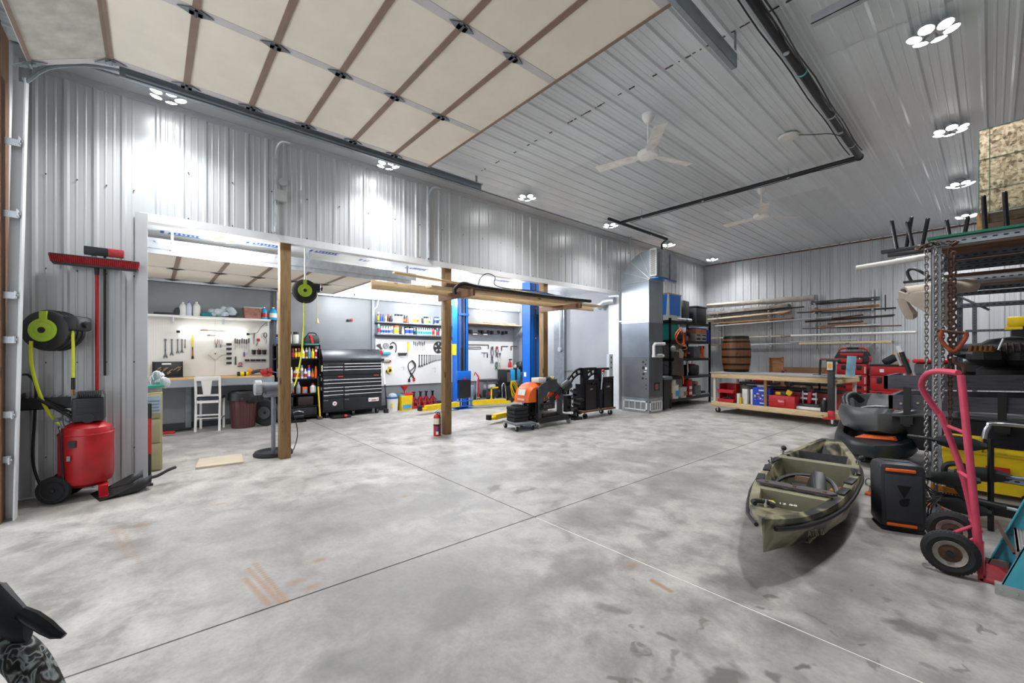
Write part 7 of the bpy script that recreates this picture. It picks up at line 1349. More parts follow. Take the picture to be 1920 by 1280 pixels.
# grey kayak on blue kayak
M_GK = camo_mat('grey_kayak', ('3a3d40', '4b4e50', '585b5c', '2e3033'), 1.2); M_BK = camo_mat('blue_kayak', ('16181b', '181c20', '1c2a33', '1f6a94'), .9)
def small_hull(L, Wd, H, m, par):
    g = G(); n = 30; rings = []
    for i in range(n + 1):
        s = i / n; w = Wd / 2 * (1 - (1 - min(s / .26, 1)) ** 2.2) ** .6 * (1 if s < .8 else (1 - (s - .8) / .2 * .6)) + .01; y = L * s
        lo = .10 * max(0, (.18 - s) / .18) ** 2; gz = H - .05 * max(0, (.12 - s) / .12)
        d = min(1, max(0, (s - .10) / .05)) * min(1, max(0, (.95 - s) / .05)); iw = max(w - .10, w * .2); fz = gz - (gz - .12) * d
        rings.append([(-w, y, gz - .07), (-w * 1.02, y, gz - .16), (-w * .9, y, lo + .07), (-w * .55, y, lo), (w * .55, y, lo), (w * .9, y, lo + .07), (w * 1.02, y, gz - .16), (w, y, gz - .07), (w * .94, y, gz - .01), (w * .86, y, gz), (iw, y, gz), (iw * .9, y, fz), (-iw * .9, y, fz), (-iw, y, gz), (-w * .86, y, gz), (-w * .94, y, gz - .01)])
    return g.loft(rings).obj('hull', m, par)
t = thing('blue_kayak', 'blue and black kayak underneath the grey one, with orange deck cords', 'kayak', (-.98, 7.02, .07), R(9)); small_hull(3.0, .86, .29, M_BK, t)
g = G()
for k in range(5): g.tube([(-.20 + .02 * k, .16 + .07 * k, .305), (.22 - .03 * (k % 2), .24 + .07 * k, .305)], .008, 6)
g.obj('bungee_cord', M_ORG, t); G().cyl((-.1, .5, -.035), (.02, .5, -.035), .05).box(-.16, .16, .4, 1.2, -.065, -.02).obj('wheel_pad', M_BLK, t)
t = thing('grey_kayak', 'dark grey kayak stacked crooked on the blue one, full of gear', 'kayak', (-1.0, 7.34, .36), R(7)); small_hull(3.0, .90, .38, M_GK, t)
G().tube([(-.22, .5, .12), (-.2, .9, .3), (.15, 1.0, .32), (.25, .6, .2)], .02, 8, smooth=4).box(-.25, .22, .5, 1.1, .12, .2, bev=.03).tube([(-.3, .45, .32), (.2, .62, .33), (.3, 1.2, .33)], .014, 6, smooth=3).obj('seat_frame', mat('6d7072', .4, .3), t)
G().lathe([(.05, 0), (.055, .10), (.03, .13), (.03, .15), (0, .15)], (.18, .42, .28), n=16).obj('orange_bottle', M_ORG, t); G().box(.2, .36, .55, .85, .27, .33, bev=.02).obj('blue_rope', mat('4a86b8', .6), t); G().tube([(-.34, .6, .3), (-.38, .75, .45), (-.3, .95, .5), (-.2, 1.05, .4)], .05, 10, smooth=4).obj('black_pack', M_BLK, t)
t = thing('small_eye_bolt', 'small chrome snap ring with an orange tab on the floor beside the kayaks', 'ring', (-.85, 5.75, 0)); G().tube([(.03 * math.cos(a), 0, .13 + .04 * math.sin(a)) for a in [k * PI / 5 for k in range(10)]], .008, 6, closed=True).cyl((0, 0, .02), (0.01, 0, .09), .008).obj('ring', M_CHR, t); G().box(-.03, .55, -.05, .04, 0, .025, bev=.01).obj('orange_tab', M_ORG, t)
# ================================================================== SPEAKER
t = thing('party_speaker', 'black portable speaker with orange bars standing on the floor beside the kayak', 'speaker', (-.53, 4.87, .012), (R(-4), 0, R(22)))
G().box(-.155, .155, -.15, .15, 0, .55, bev=.05).obj('cabinet', mat('232429', .5, 0, .12, 20, 'speaker_black'), t)
G().box(-.118, .118, -.158, -.145, .075, .455, bev=.012).obj('front_grille', mat('2e3036', .6, 0, .12, 60), t)
G().box(-.115, .08, -.163, -.15, .478, .505, bev=.01).obj('orange_bar', M_ORG, t); G().box(-.115, .08, -.163, -.15, .03, .055, bev=.01).obj('orange_bar', M_ORG, t)
G().prism([(-.045, .07), (.045, .07), (0, -.03)], (.0, -.159, .30), (1, 0, 0), (0, 0, 1), .004).cyl((-.002, -.162, .232), (-.002, -.158, .232), .03, n=22).prism([(-.03, -.068), (.0, -.038), (.036, -.03), (.022, -.075), (.0, -.098)], (0, -.1585, .30), (1, 0, 0), (0, 0, 1), .003).obj('emblem', mat('060607', .5), t)
G().box(-.1, .1, -.06, .08, .548, .556, bev=.004).obj('top_handle', M_BLK, t); G().box(-.06, -.02, -.02, .02, .556, .559).box(.02, .08, -.04, .0, .556, .559).obj('button', M_DKG, t)
G().box(-.14, .14, -.13, .13, -.012, .01).obj('foot', M_RUB, t)
# ================================================================== SLOTTED ANGLE STORAGE FRAME
M_ANG = mat('a3a9ae', .42, .4, .12, 9, 'slotted_angle_steel'); M_ANGD = mat('5b5f66', .5, .4, .15, 9, 'dull_angle_steel')
def sl_angle(name, a, b, par, m=M_ANG, w=.045, up=None, face=None):
    """L-section with a row of dark slots along its front leg"""
    a = Vector(a); b = Vector(b); d = (b - a); L_ = d.length; d.normalize(); u = Vector(up or (0, 0, 1)); f = Vector(face or (0, -1, 0))
    g = G(); t_ = .004
    def slab(o, e1, l1, e2, l2): g.loft([[o, o + e1 * l1, o + e1 * l1 + e2 * l2, o + e2 * l2], [p + d * L_ for p in (o, o + e1 * l1, o + e1 * l1 + e2 * l2, o + e2 * l2)]])
    slab(a, u, w, f * -1, t_); slab(a, u, t_, f * -1, w)
    o = g.obj(name, m, par); s = G(); n = int(L_ / .06)
    for k in range(n):
        p = a + d * (.03 + .06 * k) + u * w * .5 + f * .0015
        q = [p + d * .018 * math.cos(2 * PI * j / 6) + u * .007 * math.sin(2 * PI * j / 6) for j in range(6)]
        s.loft([q, [v + f * -.001 for v in q]])
    h_ = s.obj('slots', M_BLK, o); h_['kind'] = 'stuff'; return o
FX0, FX1 = -.37, 2.6
t = thing('storage_loft', 'tall slotted-steel storage frame with wood decks on the right, hung with chains', 'storage rack', (0, 0, 0))
sl_angle('post', (FX0, 5.49, 0), (FX0, 5.49, 2.56), t, M_ANG, .07, (1, 0, 0)); sl_angle('post', (FX0 + .04, 8.8, 0), (FX0 + .04, 8.8, 2.5), t, M_ANGD, .06, (1, 0, 0)); sl_angle('post', (FX0 + .10, 13.2, 0), (FX0 + .1, 13.2, 2.5), t, M_ANGD, .07, (1, 0, 0))
for y in (5.49, 8.8, 13.2): sl_angle('post', (FX1, y, 0), (FX1, y, 2.5), t, M_ANGD, .05, (-1, 0, 0))
sl_angle('front_beam', (FX0, 5.44, 2.47), (FX1, 5.44, 2.47), t, M_ANG, .07); sl_angle('middle_beam', (FX0, 7.0, 2.30), (FX1, 7.0, 2.30), t, M_ANG, .075); sl_angle('rear_beam', (FX0, 8.78, 2.15), (FX1, 8.78, 2.15), t, M_ANGD, .06); sl_angle('rear_beam', (FX0, 13.15, 1.95), (FX1, 13.15, 1.95), t, M_ANGD, .05)
for y in (5.95, 6.4, 6.75): sl_angle('cross_beam', (FX0, y, 2.42), (FX1, y, 2.42), t, M_ANGD, .05)
for y in (7.5, 8.1): sl_angle('cross_beam', (FX0, y, 2.26), (FX1, y, 2.26), t, M_ANGD, .05)
sl_angle('low_beam', (FX0, 5.46, .40), (FX1, 5.46, .40), t, M_ANG, .05)
G().cyl((FX0 + .02, 8.8, 2.35), (FX0 + .35, 8.8, 2.1), .015).obj('brace', M_ANGD, t)
G().box(FX0 - .02, FX1, 5.40, 5.85, 2.545, 2.565).obj('green_edge_deck', mat('14795a', .5), t)
for y0_, w in ((5.46, .3), (5.8, .34), (6.2, .3), (6.55, .3), (6.9, .2)): G().box(FX0, FX1, y0_, y0_ + w, 2.50, 2.54).obj('deck_plank', M_OAK if y0_ < 5.7 else M_BROWN, t)
for y0_ in (7.05, 7.45, 7.9, 8.35): G().box(FX0, FX1, y0_, y0_ + .34, 2.38, 2.42).obj('deck_plank', M_BROWN, t)
G().box(FX0, FX1, 5.5, 5.53, .10, .21).obj('low_board', M_BLK, t)
# chains hung on the front post
def chain(u, y, z0, z1, m, label, r=.0058, link=.046, grp='chains on the frame post'):
    x = u; t_ = thing('steel_chain', label, 'chain', (x, y, z1), 0, grp); n = int((z1 - z0) / (link * .72)); me = None
    for k in range(n):
        if me is None:
            o = G().tube([(math.copysign(link * .25, math.cos(a)) * abs(math.cos(a)) ** .8, 0, link * .36 * math.sin(a) + (link * .14 if math.sin(a) > 0 else -link * .14)) for a in [j * PI / 5 + .01 for j in range(10)]], r, 5, closed=True).obj('link', m, t_); me = o.data
        else: o = child('link', me, t_)
        o.location = (0, 0, -link * .5 - link * .72 * k); o.rotation_euler = (0, 0, (k % 2) * PI / 2 + .3)
    return t_
M_CHN = mat('8f8b88', .35, .85, .2, 20, 'chain_steel')
chain(-.395, 5.40, .12, 2.46, M_CHN, 'long bright steel chain hanging nearest the left of the frame post'); chain(-.335, 5.40, .20, 2.46, M_CHN, 'long bright steel chain on the front of the frame post'); chain(-.29, 5.40, 1.05, 2.40, mat('7b7774', .4, .8, .2, 20), 'shorter grey chain right beside the frame post')
chain(-.245, 5.42, .78, 2.44, M_RUST, 'thick rusty chain hanging at the right of the frame post', .007, .055); chain(-.22, 5.36, 1.50, 2.40, M_RUST, 'second thick rusty chain that ends at the clevis hook', .007, .055)
t = thing('clevis_hook', 'orange-rusty clevis hanging on the rusty chain', 'hook', (-.22, 5.32, 1.62)); G().tube([(-.07, 0, .09), (-.075, 0, .0), (-.02, 0, -.09), (.02, 0, -.09), (.075, 0, .02), (.07, 0, .06)], .016, 8, smooth=4).obj('clevis', mat('9c4a2a', .65, .3, .3, 20), t); G().cyl((-.1, 0, .085), (.09, 0, .05), .013).obj('pin', M_RUST, t)
t = thing('grab_hook', 'rusty grab hook hanging below the clevis', 'hook', (-.21, 5.32, 1.37)); G().tube([(.0, 0, .10), (.0, 0, .05), (.045, 0, .02), (.05, 0, -.035), (.0, 0, -.06), (-.05, 0, -.03), (-.045, 0, .015)], .016, 8, smooth=4).obj('hook', M_RUST, t)
t = thing('chain_wrap', 'bundle of rusty chain wrapped over the top of the frame post', 'chain', (-.33, 5.43, 2.47)); g = G()
for k in range(9): g.tube([(.12 * math.sin(k * .35 - 1.4) + .02 * math.cos(a), .02 * math.sin(a) - .03, .028 * math.cos(k * .35 - 1.4) + .016 * math.sin(a + k)) for a in [j * PI / 4 for j in range(8)]], .007, 5, closed=True)
g.obj('links', M_RUST, t)
# on and around the loft
def uhook(x, y, z, label, h=.30, w=.075, tilt=.04):
    t = thing('padded_hook', label, 'hook', (x, y, z), R(20), 'black padded hooks on the loft'); G().tube([(-w / 2 - tilt, 0, h * .96), (-w / 2, 0, .0), (w / 2, 0, 0), (w / 2 + tilt, .0, h)], .017, 10).ball((-w / 2 - tilt, 0, h * .96), .018).ball((w / 2 + tilt, 0, h), .018).obj('bend', mat('16171a', .2, .1, .1, 8, 'glossy_black'), t); return t
uhook(-.62, 5.95, 2.606, 'pair of glossy black padded prongs at the far left of the loft'); uhook(-.50, 5.96, 2.606, 'pair of glossy black prongs behind the leftmost ones', .26); uhook(-.23, 6.2, 2.57, 'pair of glossy black prongs left of the ceiling lamp on the loft', .30); uhook(-.16, 7.2, 2.5, 'pair of glossy black prongs under the farthest lamp', .40)
for i, x in enumerate((-.035, .085)): o = G().cyl((0, 0, 0), (-.012, 0, .30), .017).ball((-.012, 0, .30), .018).obj('padded_prong', mat('16171a', .2, .1, .1, 8), None, (x, 5.5, 2.566)); tag(o, ['glossy black prong in front of the particle board, left one', 'glossy black prong in front of the particle board, right one'][i], 'hook', 'prongs before the particle board')
bx('black_bar', -.55, 5.95, 2.57, .46, .05, .035, M_BLK, 'black crossbar sticking out left under the leftmost prongs', 'bar', .0, .004); bx('black_bar', -.53, 5.8, 2.50, .36, .05, .035, M_BLK, 'second black crossbar below the first, on the loft corner', 'bar', .05, .004)
o = G().cyl((-.93, 5.6, 2.395), (-.62, 5.56, 2.405), .026, n=14).cyl((-.62, 5.56, 2.405), (-.3, 5.52, 2.415), .03, n=14).obj('pole_end', mat('c9c4bd', .45), None); tag(o, 'pale round pole sticking out left from the loft corner', 'pole')
t = thing('kayak_saddle', 'black loop handle on the rolled canvas at the loft corner', 'handle loop', (-.50, 6.1, 2.27)); G().tube([(-.06, 0, .0), (-.09, 0, .10), (-.03, 0, .12), (.08, 0, .02)], .014, 8, smooth=3).box(-.12, .12, -.03, .03, -.02, .0).obj('loop', M_BLK, t)
t = thing('rolled_canvas', 'rolled beige canvas hanging off the loft corner over the red boxes', 'canvas', (-.62, 6.5, 2.15)); M_CAN = mat('b3a597', .75, 0, .12, 5, 'beige_canvas', .2)
G().cyl((-.03, -.05, .03), (.5, .3, .10), .075, n=18).loft([[(-.08, -.05, .06), (-.02, -.12, .02), (-.02, -.1, -.05), (-.08, -.02, -.02)], [(.22, .05, .10), (.26, .0, .04), (.26, 0, -.32), (.2, .08, -.2)], [(.3, .1, .08), (.34, .05, .0), (.34, .05, -.42), (.3, .1, -.3)]]).loft([[(-.10, .0, -.02), (-.02, -.05, -.04), (0, -.03, -.06), (-.08, .03, -.05)], [(-.06, .0, -.17), (.04, -.04, -.22), (.08, 0, -.20), (-.04, .05, -.18)], [(-.02, .02, -.26), (.04, 0, -.27), (.07, .02, -.24), (0, .05, -.22)]]).obj('canvas', M_CAN, t); G().cyl((-.045, -.06, .028), (-.028, -.048, .03), .05, n=18).obj('dark_core', M_BLK, t)
def osb():
    m = NT('particle_board'); v = m.add('ShaderNodeTexVoronoi', i_Scale=1.0); m.ln(m.coords('Object', (34, 20, 60)), v.inputs['Vector'])
    v2 = m.add('ShaderNodeTexVoronoi', i_Scale=1.0); mp = m.coords('Object', (60, 20, 26)); m.ln(mp, v2.inputs['Vector'])
    s = m.add('ShaderNodeSeparateColor'); m.ln(v.outputs['Color'], s.inputs[0]); s2 = m.add('ShaderNodeSeparateColor'); m.ln(v2.outputs['Color'], s2.inputs[0])
    k = m.math('MULTIPLY_ADD', s.outputs[0], .5, m.math('MULTIPLY', s2.outputs[1], .5))
    m.ln(m.ramp(k, [(.1, lin('54442f')), (.35, lin('8f7c60')), (.6, lin('b3a081')), (.9, lin('cdbd9f'))]), m.b.inputs['Base Color']); m.b.inputs['Roughness'].default_value = .65; m.bump(k, .3, .004); return m.m
t = thing('particle_board_sheet', 'tall particle board sheet with green edge standing on the loft', 'board', (-.075, 5.72, 2.78)); G().box(0, 1.0, 0, .02, 0, .755).obj('sheet', osb(), t); G().box(-.004, 1.0, -.002, .022, .755, .76).box(-.004, .0, -.002, .022, 0, .76).box(.06, .064, -.002, 0, 0, .76).box(0, 1.0, -.002, 0, .2, .204).box(0, 1.0, -.002, 0, .48, .484).obj('green_line', mat('2f5a46', .6), t)
t = thing('wooden_crate', 'brown wooden pallet crate under the particle board on the loft', 'crate', (-.06, 5.76, 2.566)); G().box(0, 1.0, 0, .3, .0, .02).obj('plank', M_BROWN, t); G().box(0, 1.0, .0, .02, .12, .205).obj('plank', M_BROWN, t); G().box(0, 1.0, .28, .3, .0, .205).obj('plank', M_DKB, t); G().box(-.03, .04, -.02, .0, 0, .21).obj('end_post', M_OAK, t)
stick('timber_strut', (-.14, 5.9, 2.566), (-.14, 5.9, 3.45), .05, .05, M_GRY, 'grey weathered strut standing beside the particle board', 'strut'); stick('timber_strut', (-.11, 6.5, 2.566), (-.11, 6.5, 3.2), .05, .05, mat('8a8178', .7), 'second strut behind the grey one beside the particle board', 'strut')
# ================================================================== SLED, BOARDS, THINGS UNDER THE LOFT
t = thing('cargo_sled', 'big black plastic sled with a dark board rail around it under the loft', 'sled', (0, 0, 0))
pr = lambda x, top, bot, y0_, y1_, ins: [(x, y0_, top), (x, y1_, top), (x + 0, y1_ - ins, bot), (x, y0_ + ins, bot)]
G().loft([[(-.86, 7.4, .66), (-.86, 8.6, .66), (-.80, 8.5, .62), (-.80, 7.5, .62)], [(-.66, 7.4, .69), (-.66, 8.6, .69), (-.62, 8.4, .24), (-.62, 7.55, .24)], [(1.9, 7.4, .72), (1.9, 8.6, .72), (1.9, 8.4, .20), (1.9, 7.55, .20)]]).obj('tub', mat('2b2c33', .42, 0, .1, 5, 'sled_black'), t)
G().tube([(-.86, 7.38, .67), (-.6, 7.38, .70), (1.9, 7.38, .74)], .018, 6).tube([(-.86, 8.6, .67), (1.9, 8.6, .74)], .018, 6).obj('rim', M_BLK, t)
for z0, z1, x0 in ((1.02, 1.20, -.95), (.76, .94, -.90)):
    G().box(x0, 1.9, 7.44, 7.48, z0, z1, rot=(0, -.045, 0), piv=(x0, 7.4, z0)).obj('rail_board', M_DKWD, t); G().box(x0, 1.9, 8.5, 8.54, z0, z1, rot=(0, -.045, 0), piv=(x0, 7.4, z0)).obj('rail_board', M_DKWD, t)
    G().box(x0, x0 + .04, 7.44, 8.54, z0, z1).obj('rail_board', M_DKWD, t)
for x in (-.72, .08, 1.2): G().box(x - .035, x + .035, 7.40, 7.44, .55, 1.05).box(x - .06, x + .06, 7.36, 7.42, .58, .68).obj('bracket', M_BLK, t)
for x, z in ((-.78, .84), (-.62, .86), (-.2, .88), (.25, 1.17), (.4, .92), (.6, 1.22)): G().cyl((x, 7.425, z), (x, 7.44, z), .014, n=8).obj('bolt', mat('b8a88c', .4, .6), t)
for i, (u, v, u2, v2, m) in enumerate(((1690, 685, 1680, 662, 'b0b4b6'), (1706, 700, 1690, 660, '2c2d30'), (1702, 728, 1696, 700, 'c3c6c8'), (1716, 730, 1710, 700, 'c25a2c'), (1722, 732, 1712, 698, 'b9c0c4'))):
    a, b = at(u, v, Y=7.9), at(u2, v2, Y=7.9); o = G().cyl(a, b, .02 if i != 1 else .028).obj('fishing_rod', mat(m, .4, .3), None); tag(o, ['short white-tipped pole leaning in the sled', 'thick black pole with white tip leaning in the sled', 'silver tube between the sled boards', 'orange tube between the sled boards', 'pale tube right of the orange tube in the sled'][i], 'pole', 'poles in the sled')
tag(G().box(-.02, .02, -.02, .02, 0, .09).obj('white_pole_tip', M_WHT, None, at(1688, 660, Y=7.9), (0, -.3, 0)), 'white grip tip atop the thick black pole', 'tip')
t = thing('red_lid_bin', 'red lid with handle showing above the sled boards', 'lid', (-.66, 8.95, 1.05)); G().box(-.12, .3, -.1, .2, .0, .3, bev=.03).obj('bin', mat('4a4d50', .5), t); G().box(-.14, .3, -.12, .2, .30, .36, bev=.02).obj('red_lid', M_RED, t)
pile = G(); rr = random.Random(11)
for k in range(18): pile.ball((rr.uniform(-.15, 1.4), 8.2 + rr.uniform(-.4, .4), 1.28 + rr.uniform(-.05, .25)), rr.uniform(.2, .4), rr.uniform(.2, .35), rr.uniform(.1, .2), 10)
o = pile.obj('black_tarp', mat('131316', .7, 0, .3, 5, 'black_tarp', .3)); tag(o, 'heap of black tarps lying on the sled under the loft', 'tarp')
t = thing('ribbed_hose', 'brown ribbed duct hose lying on the black tarps', 'hose', (0, 7.7, 1.53)); g = G().cyl((.06, 0, 0), (1.2, 0, .06), .085, n=20)
for k in range(22): x = .07 + .05 * k; g.lathe([(.085, -.012), (.098, 0), (.085, .012)], (x, 0, .0026 * k), (1, 0, .05), 18, cap=False)
g.obj('hose', mat('3a332e', .45, .1), t)
t = thing('rope_bundle', 'orange rope bundle with metal clips on the black tarps', 'rope', (-.05, 7.5, 1.52)); g = G(); [g.tube([(-.12 + .04 * k, -.04, .0), (-.11 + .04 * k, .0, .06), (-.10 + .04 * k, .05, .0)], .018, 6, smooth=3) for k in range(5)]; g.obj('rope', mat('8a5a2a', .7), t); G().cyl((.1, -.02, .02), (.14, -.02, .15), .012).obj('clip', M_CHR, t); G().box(-.2, -.1, -.05, 0, -.03, .0).obj('shackle', M_CHR, t)
t = thing('yellow_lid_tote', 'black tote with yellow lid hanging straps at the far right under the loft', 'tote', (.28, 9.3, 1.35)); G().box(-.1, .5, -.2, .3, 0, .62, bev=.02).obj('tote', mat('1c1d21', .5), t); G().box(-.14, .1, -.24, -.2, .52, .66, bev=.02).box(-.16, .0, -.24, -.18, .48, .52).obj('yellow_lid', M_YEL, t); G().cyl((-.08, -.2, -.2), (-.06, -.2, .2), .03).obj('strap', M_GRY, t)
t = thing('mop_bucket', 'yellow wheeled mop bucket behind the hand truck', 'bucket', (-.08, 6.75, 0)); G().loft([[(-.24, -.2, .06), (.36, -.2, .06), (.36, .2, .06), (-.24, .2, .06)], [(-.28, -.24, .46), (.44, -.24, .46), (.44, .24, .46), (-.28, .24, .46)]]).box(-.28, .02, -.22, .22, .46, .58, bev=.02).obj('bucket', M_YEL, t); G().box(.04, .20, -.245, -.235, .26, .34, rot=(-.1, 0, 0)).obj('red_label', M_RED, t); G().cyl((-.2, -.25, .50), (-.2, -.23, .50), .02).obj('bolt', M_BLK, t)
G().box(-.28, .44, -.25, -.23, .45, .47).obj('seam', mat('c9a90f', .5), t)
for x in (-.2, .32): G().cyl((x, -.22, .05), (x, -.18, .05), .05).cyl((x, .18, .05), (x, .22, .05), .05).obj('wheel', M_BLK, t)
def paddle(p, q, label, blade=True):
    p = Vector(p); q = Vector(q); t = thing('paddle', label, 'paddle', tuple(p), 0, 'black paddles behind the hand truck'); d = (q - p); n = d.normalized(); s = Vector((-n.z, 0, n.x))
    rings = []
    for k, w in enumerate((.02, .05, .062, .062, .045, .012)):
        c = n * (.05 * k + .0) * 1.4; rings.append([c + s * w, c + Vector((0, -.012, 0)) + s * w * .4, c + Vector((0, -.018, 0)), c - s * w, c + Vector((0, .012, 0))])
    G().loft(rings).obj('blade', M_BLK, t); G().cyl(n * .30, d, .016).obj('shaft', M_GALVD if not blade else M_BLK, t)
paddle((-.02, 5.40, .70), (-.52, 5.40, .72), 'broad black paddle blade crossing the frame post, uppermost'); paddle((-.22, 5.44, .44), (.6, 5.44, .49), 'black paddle with grip pointing right under the upper blade', False); paddle((-.06, 5.30, .42), (-.5, 5.32, .36), 'black pointed paddle tip just above the slotted low beam')
paddle((-.0, 5.34, .15), (-.55, 5.36, .19), 'black pointed blade lowest, over the wheel of the hand truck')
t = thing('snow_shovel', 'black D-handled shovel lying behind the hand truck', 'shovel', (-.22, 5.35, .36)); G().tube([(0.0, 0, .0), (-.05, 0, .04), (-.05, 0, .14), (.03, 0, .17), (.08, 0, .14)], .022, 8, smooth=4).cyl((0, 0, 0), (.08, 0, -.12), .03).cyl((.06, 0, -.12), (.30, 0, -.14), .028).obj('handle', M_BLK, t); G().cyl((.3, 0, -.14), (.62, 0, -.16), .014).obj('shaft', M_GALV, t)
G().cyl((-.005, 5.36, 0), (-.005, 5.36, .78), .02, n=14).obj('gloss_pole', mat('16171a', .18, .2), None); tag(bpy.data.objects['gloss_pole'], 'glossy black upright pole behind the hand truck', 'pole')
t = thing('orange_saw', 'orange saw with dark teeth hung behind the hand truck', 'saw', (-.27, 5.43, .26)); G().box(-.1, .1, 0, .01, -.02, .03, rot=(0, .1, 0)).obj('blade', mat('d6882c', .5), t); g = G(); [g.prism([(-.08 + .02 * k, -.02), (-.07 + .02 * k, -.045), (-.06 + .02 * k, -.02)], (0, 0, 0), (1, 0, .1), (0, 0, 1), .008) for k in range(9)]; g.obj('teeth', mat('5a2a22', .6), t)
t = thing('chrome_rail', 'bent chrome tube rail of a cart under the loft at the right', 'rail', (0, 0, 0)); G().tube([(-.05, 6.2, .66), (-.02, 6.2, .78), (.08, 6.2, .82), (.9, 6.2, .80)], .022, 10, smooth=4).obj('tube', M_CHR, t)
t = thing('black_cable_heap', 'tangle of black cable on the floor behind the speaker', 'cable', (-.36, 5.25, 0)); g = G(); [g.tube([(-.06 + .02 * k, -.1, .38 - .03 * k), (.02, -.08, .3 - .02 * k), (.08, -.05, .26), (.02 - .02 * k, -.1, .16), (.0, -.1, .01)], .006, 6, smooth=4) for k in range(4)]; g.obj('cable', M_BLK, t)
t = thing('orange_scraper', 'orange straight stake behind the speaker under the loft', 'stake', (-.44, 5.85, 0)); G().cyl((-.02, 0, .30), (.02, 0, 0), .016).obj('stake', M_ORG, t)
# ================================================================== HAND TRUCK
t = thing('hand_truck', 'pink-red two-wheel hand truck with black tyres standing in front of the storage frame', 'hand truck', (0, 0, 0)); M_PNK = mat('cc4660', .38, .05, .12, 10, 'faded_red_tube')
nr = [(-.045, 4.17, .03), (-.085, 4.19, .6), (-.138, 4.2, 1.35)]
fr_ = [(-.055, 4.53, .03), (-.13, 4.54, .55), (-.245, 4.55, 1.0), (-.275, 4.54, 1.06), (-.335, 4.52, 1.18), (-.355, 4.49, 1.26), (-.325, 4.42, 1.335), (-.26, 4.33, 1.37), (-.15, 4.2, 1.365)]
G().tube(nr, .021, 12).obj('rail', M_PNK, t); G().tube(fr_, .02, 12, smooth=4).obj('rail', M_PNK, t)
for z in (.28, .62, .95):
    xa = -.045 - .07 * z; yb = 4.54; xb = -.055 - .14 * z * 1.2
    G().tube([(xa, 4.2, z), ((xa + xb) / 2 + .03, 4.36, z - .01), (xb, yb, z)], .013, 8, smooth=4).obj('cross_bar', M_PNK, t)
G().box(-.05, .16, 4.12, 4.46, .005, .02).box(-.06, -.035, 4.12, 4.58, .0, .13).obj('toe_plate', mat('9c3038', .5, .1, .2, 12), t)
G().tube([(-.07, 4.2, .25), (-.19, 4.17, .15)], .012, 8).tube([(-.08, 4.52, .25), (-.20, 4.52, .15)], .012, 8).cyl((-.185, 4.09, .147), (-.20, 4.62, .147), .011).obj('axle_bracket', M_PNK, t)
for x, y in ((-.185, 4.10), (-.20, 4.62)):
    w = G().lathe([(.085, -.035), (.115, -.043), (.138, -.03), (.146, 0), (.138, .03), (.115, .043), (.085, .035)], (x, y, .148), (.05, -1, 0), 36, cap=False).obj('tyre', mat('1d1d1f', .75, 0, .2, 14, 'tyre_rubber'), t)
    g = G()
    for k in range(40): a = 2 * PI * k / 40; g.cb((x + .1405 * math.cos(a), y, .148 + .1405 * math.sin(a)), (.012, .05, .004), 0, 0, (0, -a + PI / 2, 0))
    o = g.obj('tread', M_RUB, w); o['kind'] = 'stuff'
    G().lathe([(.088, .030), (.084, .040), (.062, .026), (.058, .024), (.0, .03)], (x, y, .148), (.05, -1, 0), 30, cap=False).lathe([(.088, -.030), (.0, -.03)], (x, y, .148), (.05, -1, 0), 30, cap=False).obj('rim', mat('9b938c', .5, .4, .25, 14, 'rim_paint'), w)
    G().lathe([(.058, .026), (.030, .030), (.022, .032)], (x, y, .148), (.05, -1, 0), 24, cap=False).obj('rusty_disc', M_RUST, w); G().cyl((x, y - .028, .148), (x + .002, y - .05, .148), .02, n=14).obj('hub', M_BLK, w)
# ================================================================== STEP LADDER
t = thing('step_ladder', 'teal fibreglass step ladder at the right edge, with worn grey steps', 'ladder', (0, 0, 0))
def teal():
    m = NT('teal_fibreglass'); c = m.coords(); f = m.noise(c, 22, 4, .7); k = m.math('GREATER_THAN', f, .66); f2 = m.noise(c, 3, 3, .6)
    m.ln(m.mix(m.math('MULTIPLY', k, .75), m.ramp(f2, [(.3, lin('2f8fa6')), (.7, lin('4fb0c4'))]), lin('b9bdb8')), m.b.inputs['Base Color']); m.b.inputs['Roughness'].default_value = .4; return m.m
M_TEAL = teal(); LS = .33
def rail(x, y, w, name, H=1.85, s=LS, wx=.10, th=.025, inner=1):
    g = G(); b = [(x, y, .0), (x + wx, y, .0), (x + wx, y + th * .3, 0), (x, y + th * .3, 0)]
    tp = lambda P, z: [(p[0] + s * z, p[1], z) for p in P]
    web = [(x, y, 0), (x + wx, y, 0), (x + wx, y + .006, 0), (x, y + .006, 0)]; f1 = [(x, y, 0), (x + .006, y, 0), (x + .006, y + inner * .03, 0), (x, y + inner * .03, 0)]; f2_ = [(x + wx - .006, y, 0), (x + wx, y, 0), (x + wx, y + inner * .03, 0), (x + wx - .006, y + inner * .03, 0)]
    for q in (web, f1, f2_): g.loft([tp(q, 0), tp(q, H)])
    return g.obj(name, M_TEAL, t)
rail(.02, 3.99, 0, 'front_rail'); rail(-.025, 4.48, 0, 'front_rail', inner=-1)
for k in range(5):
    z = .30 + .30 * k; x = .0 + LS * z
    st_ = G().box(x + .002, x + .10, 4.0, 4.48, z - .012, z).box(x + .0, x + .012, 4.0, 4.48, z - .06, z).obj('step', mat('8f8b86', .5, .5, .15, 12, 'worn_aluminium'), t); g = G()
    for j in range(7): g.box(x + .012 + .0125 * j, x + .018 + .0125 * j, 4.0, 4.48, z, z + .004)
    g.obj('tread_ridges', mat('a9a6a0', .45, .6), st_)
G().box(.012, .128, 3.982, 4.03, -.0, .065).obj('foot', mat('b5b6b4', .4, .5), t); G().box(-.03, .08, 4.45, 4.49, 0, .06).obj('foot', mat('8f8f8c', .5, .4), t)
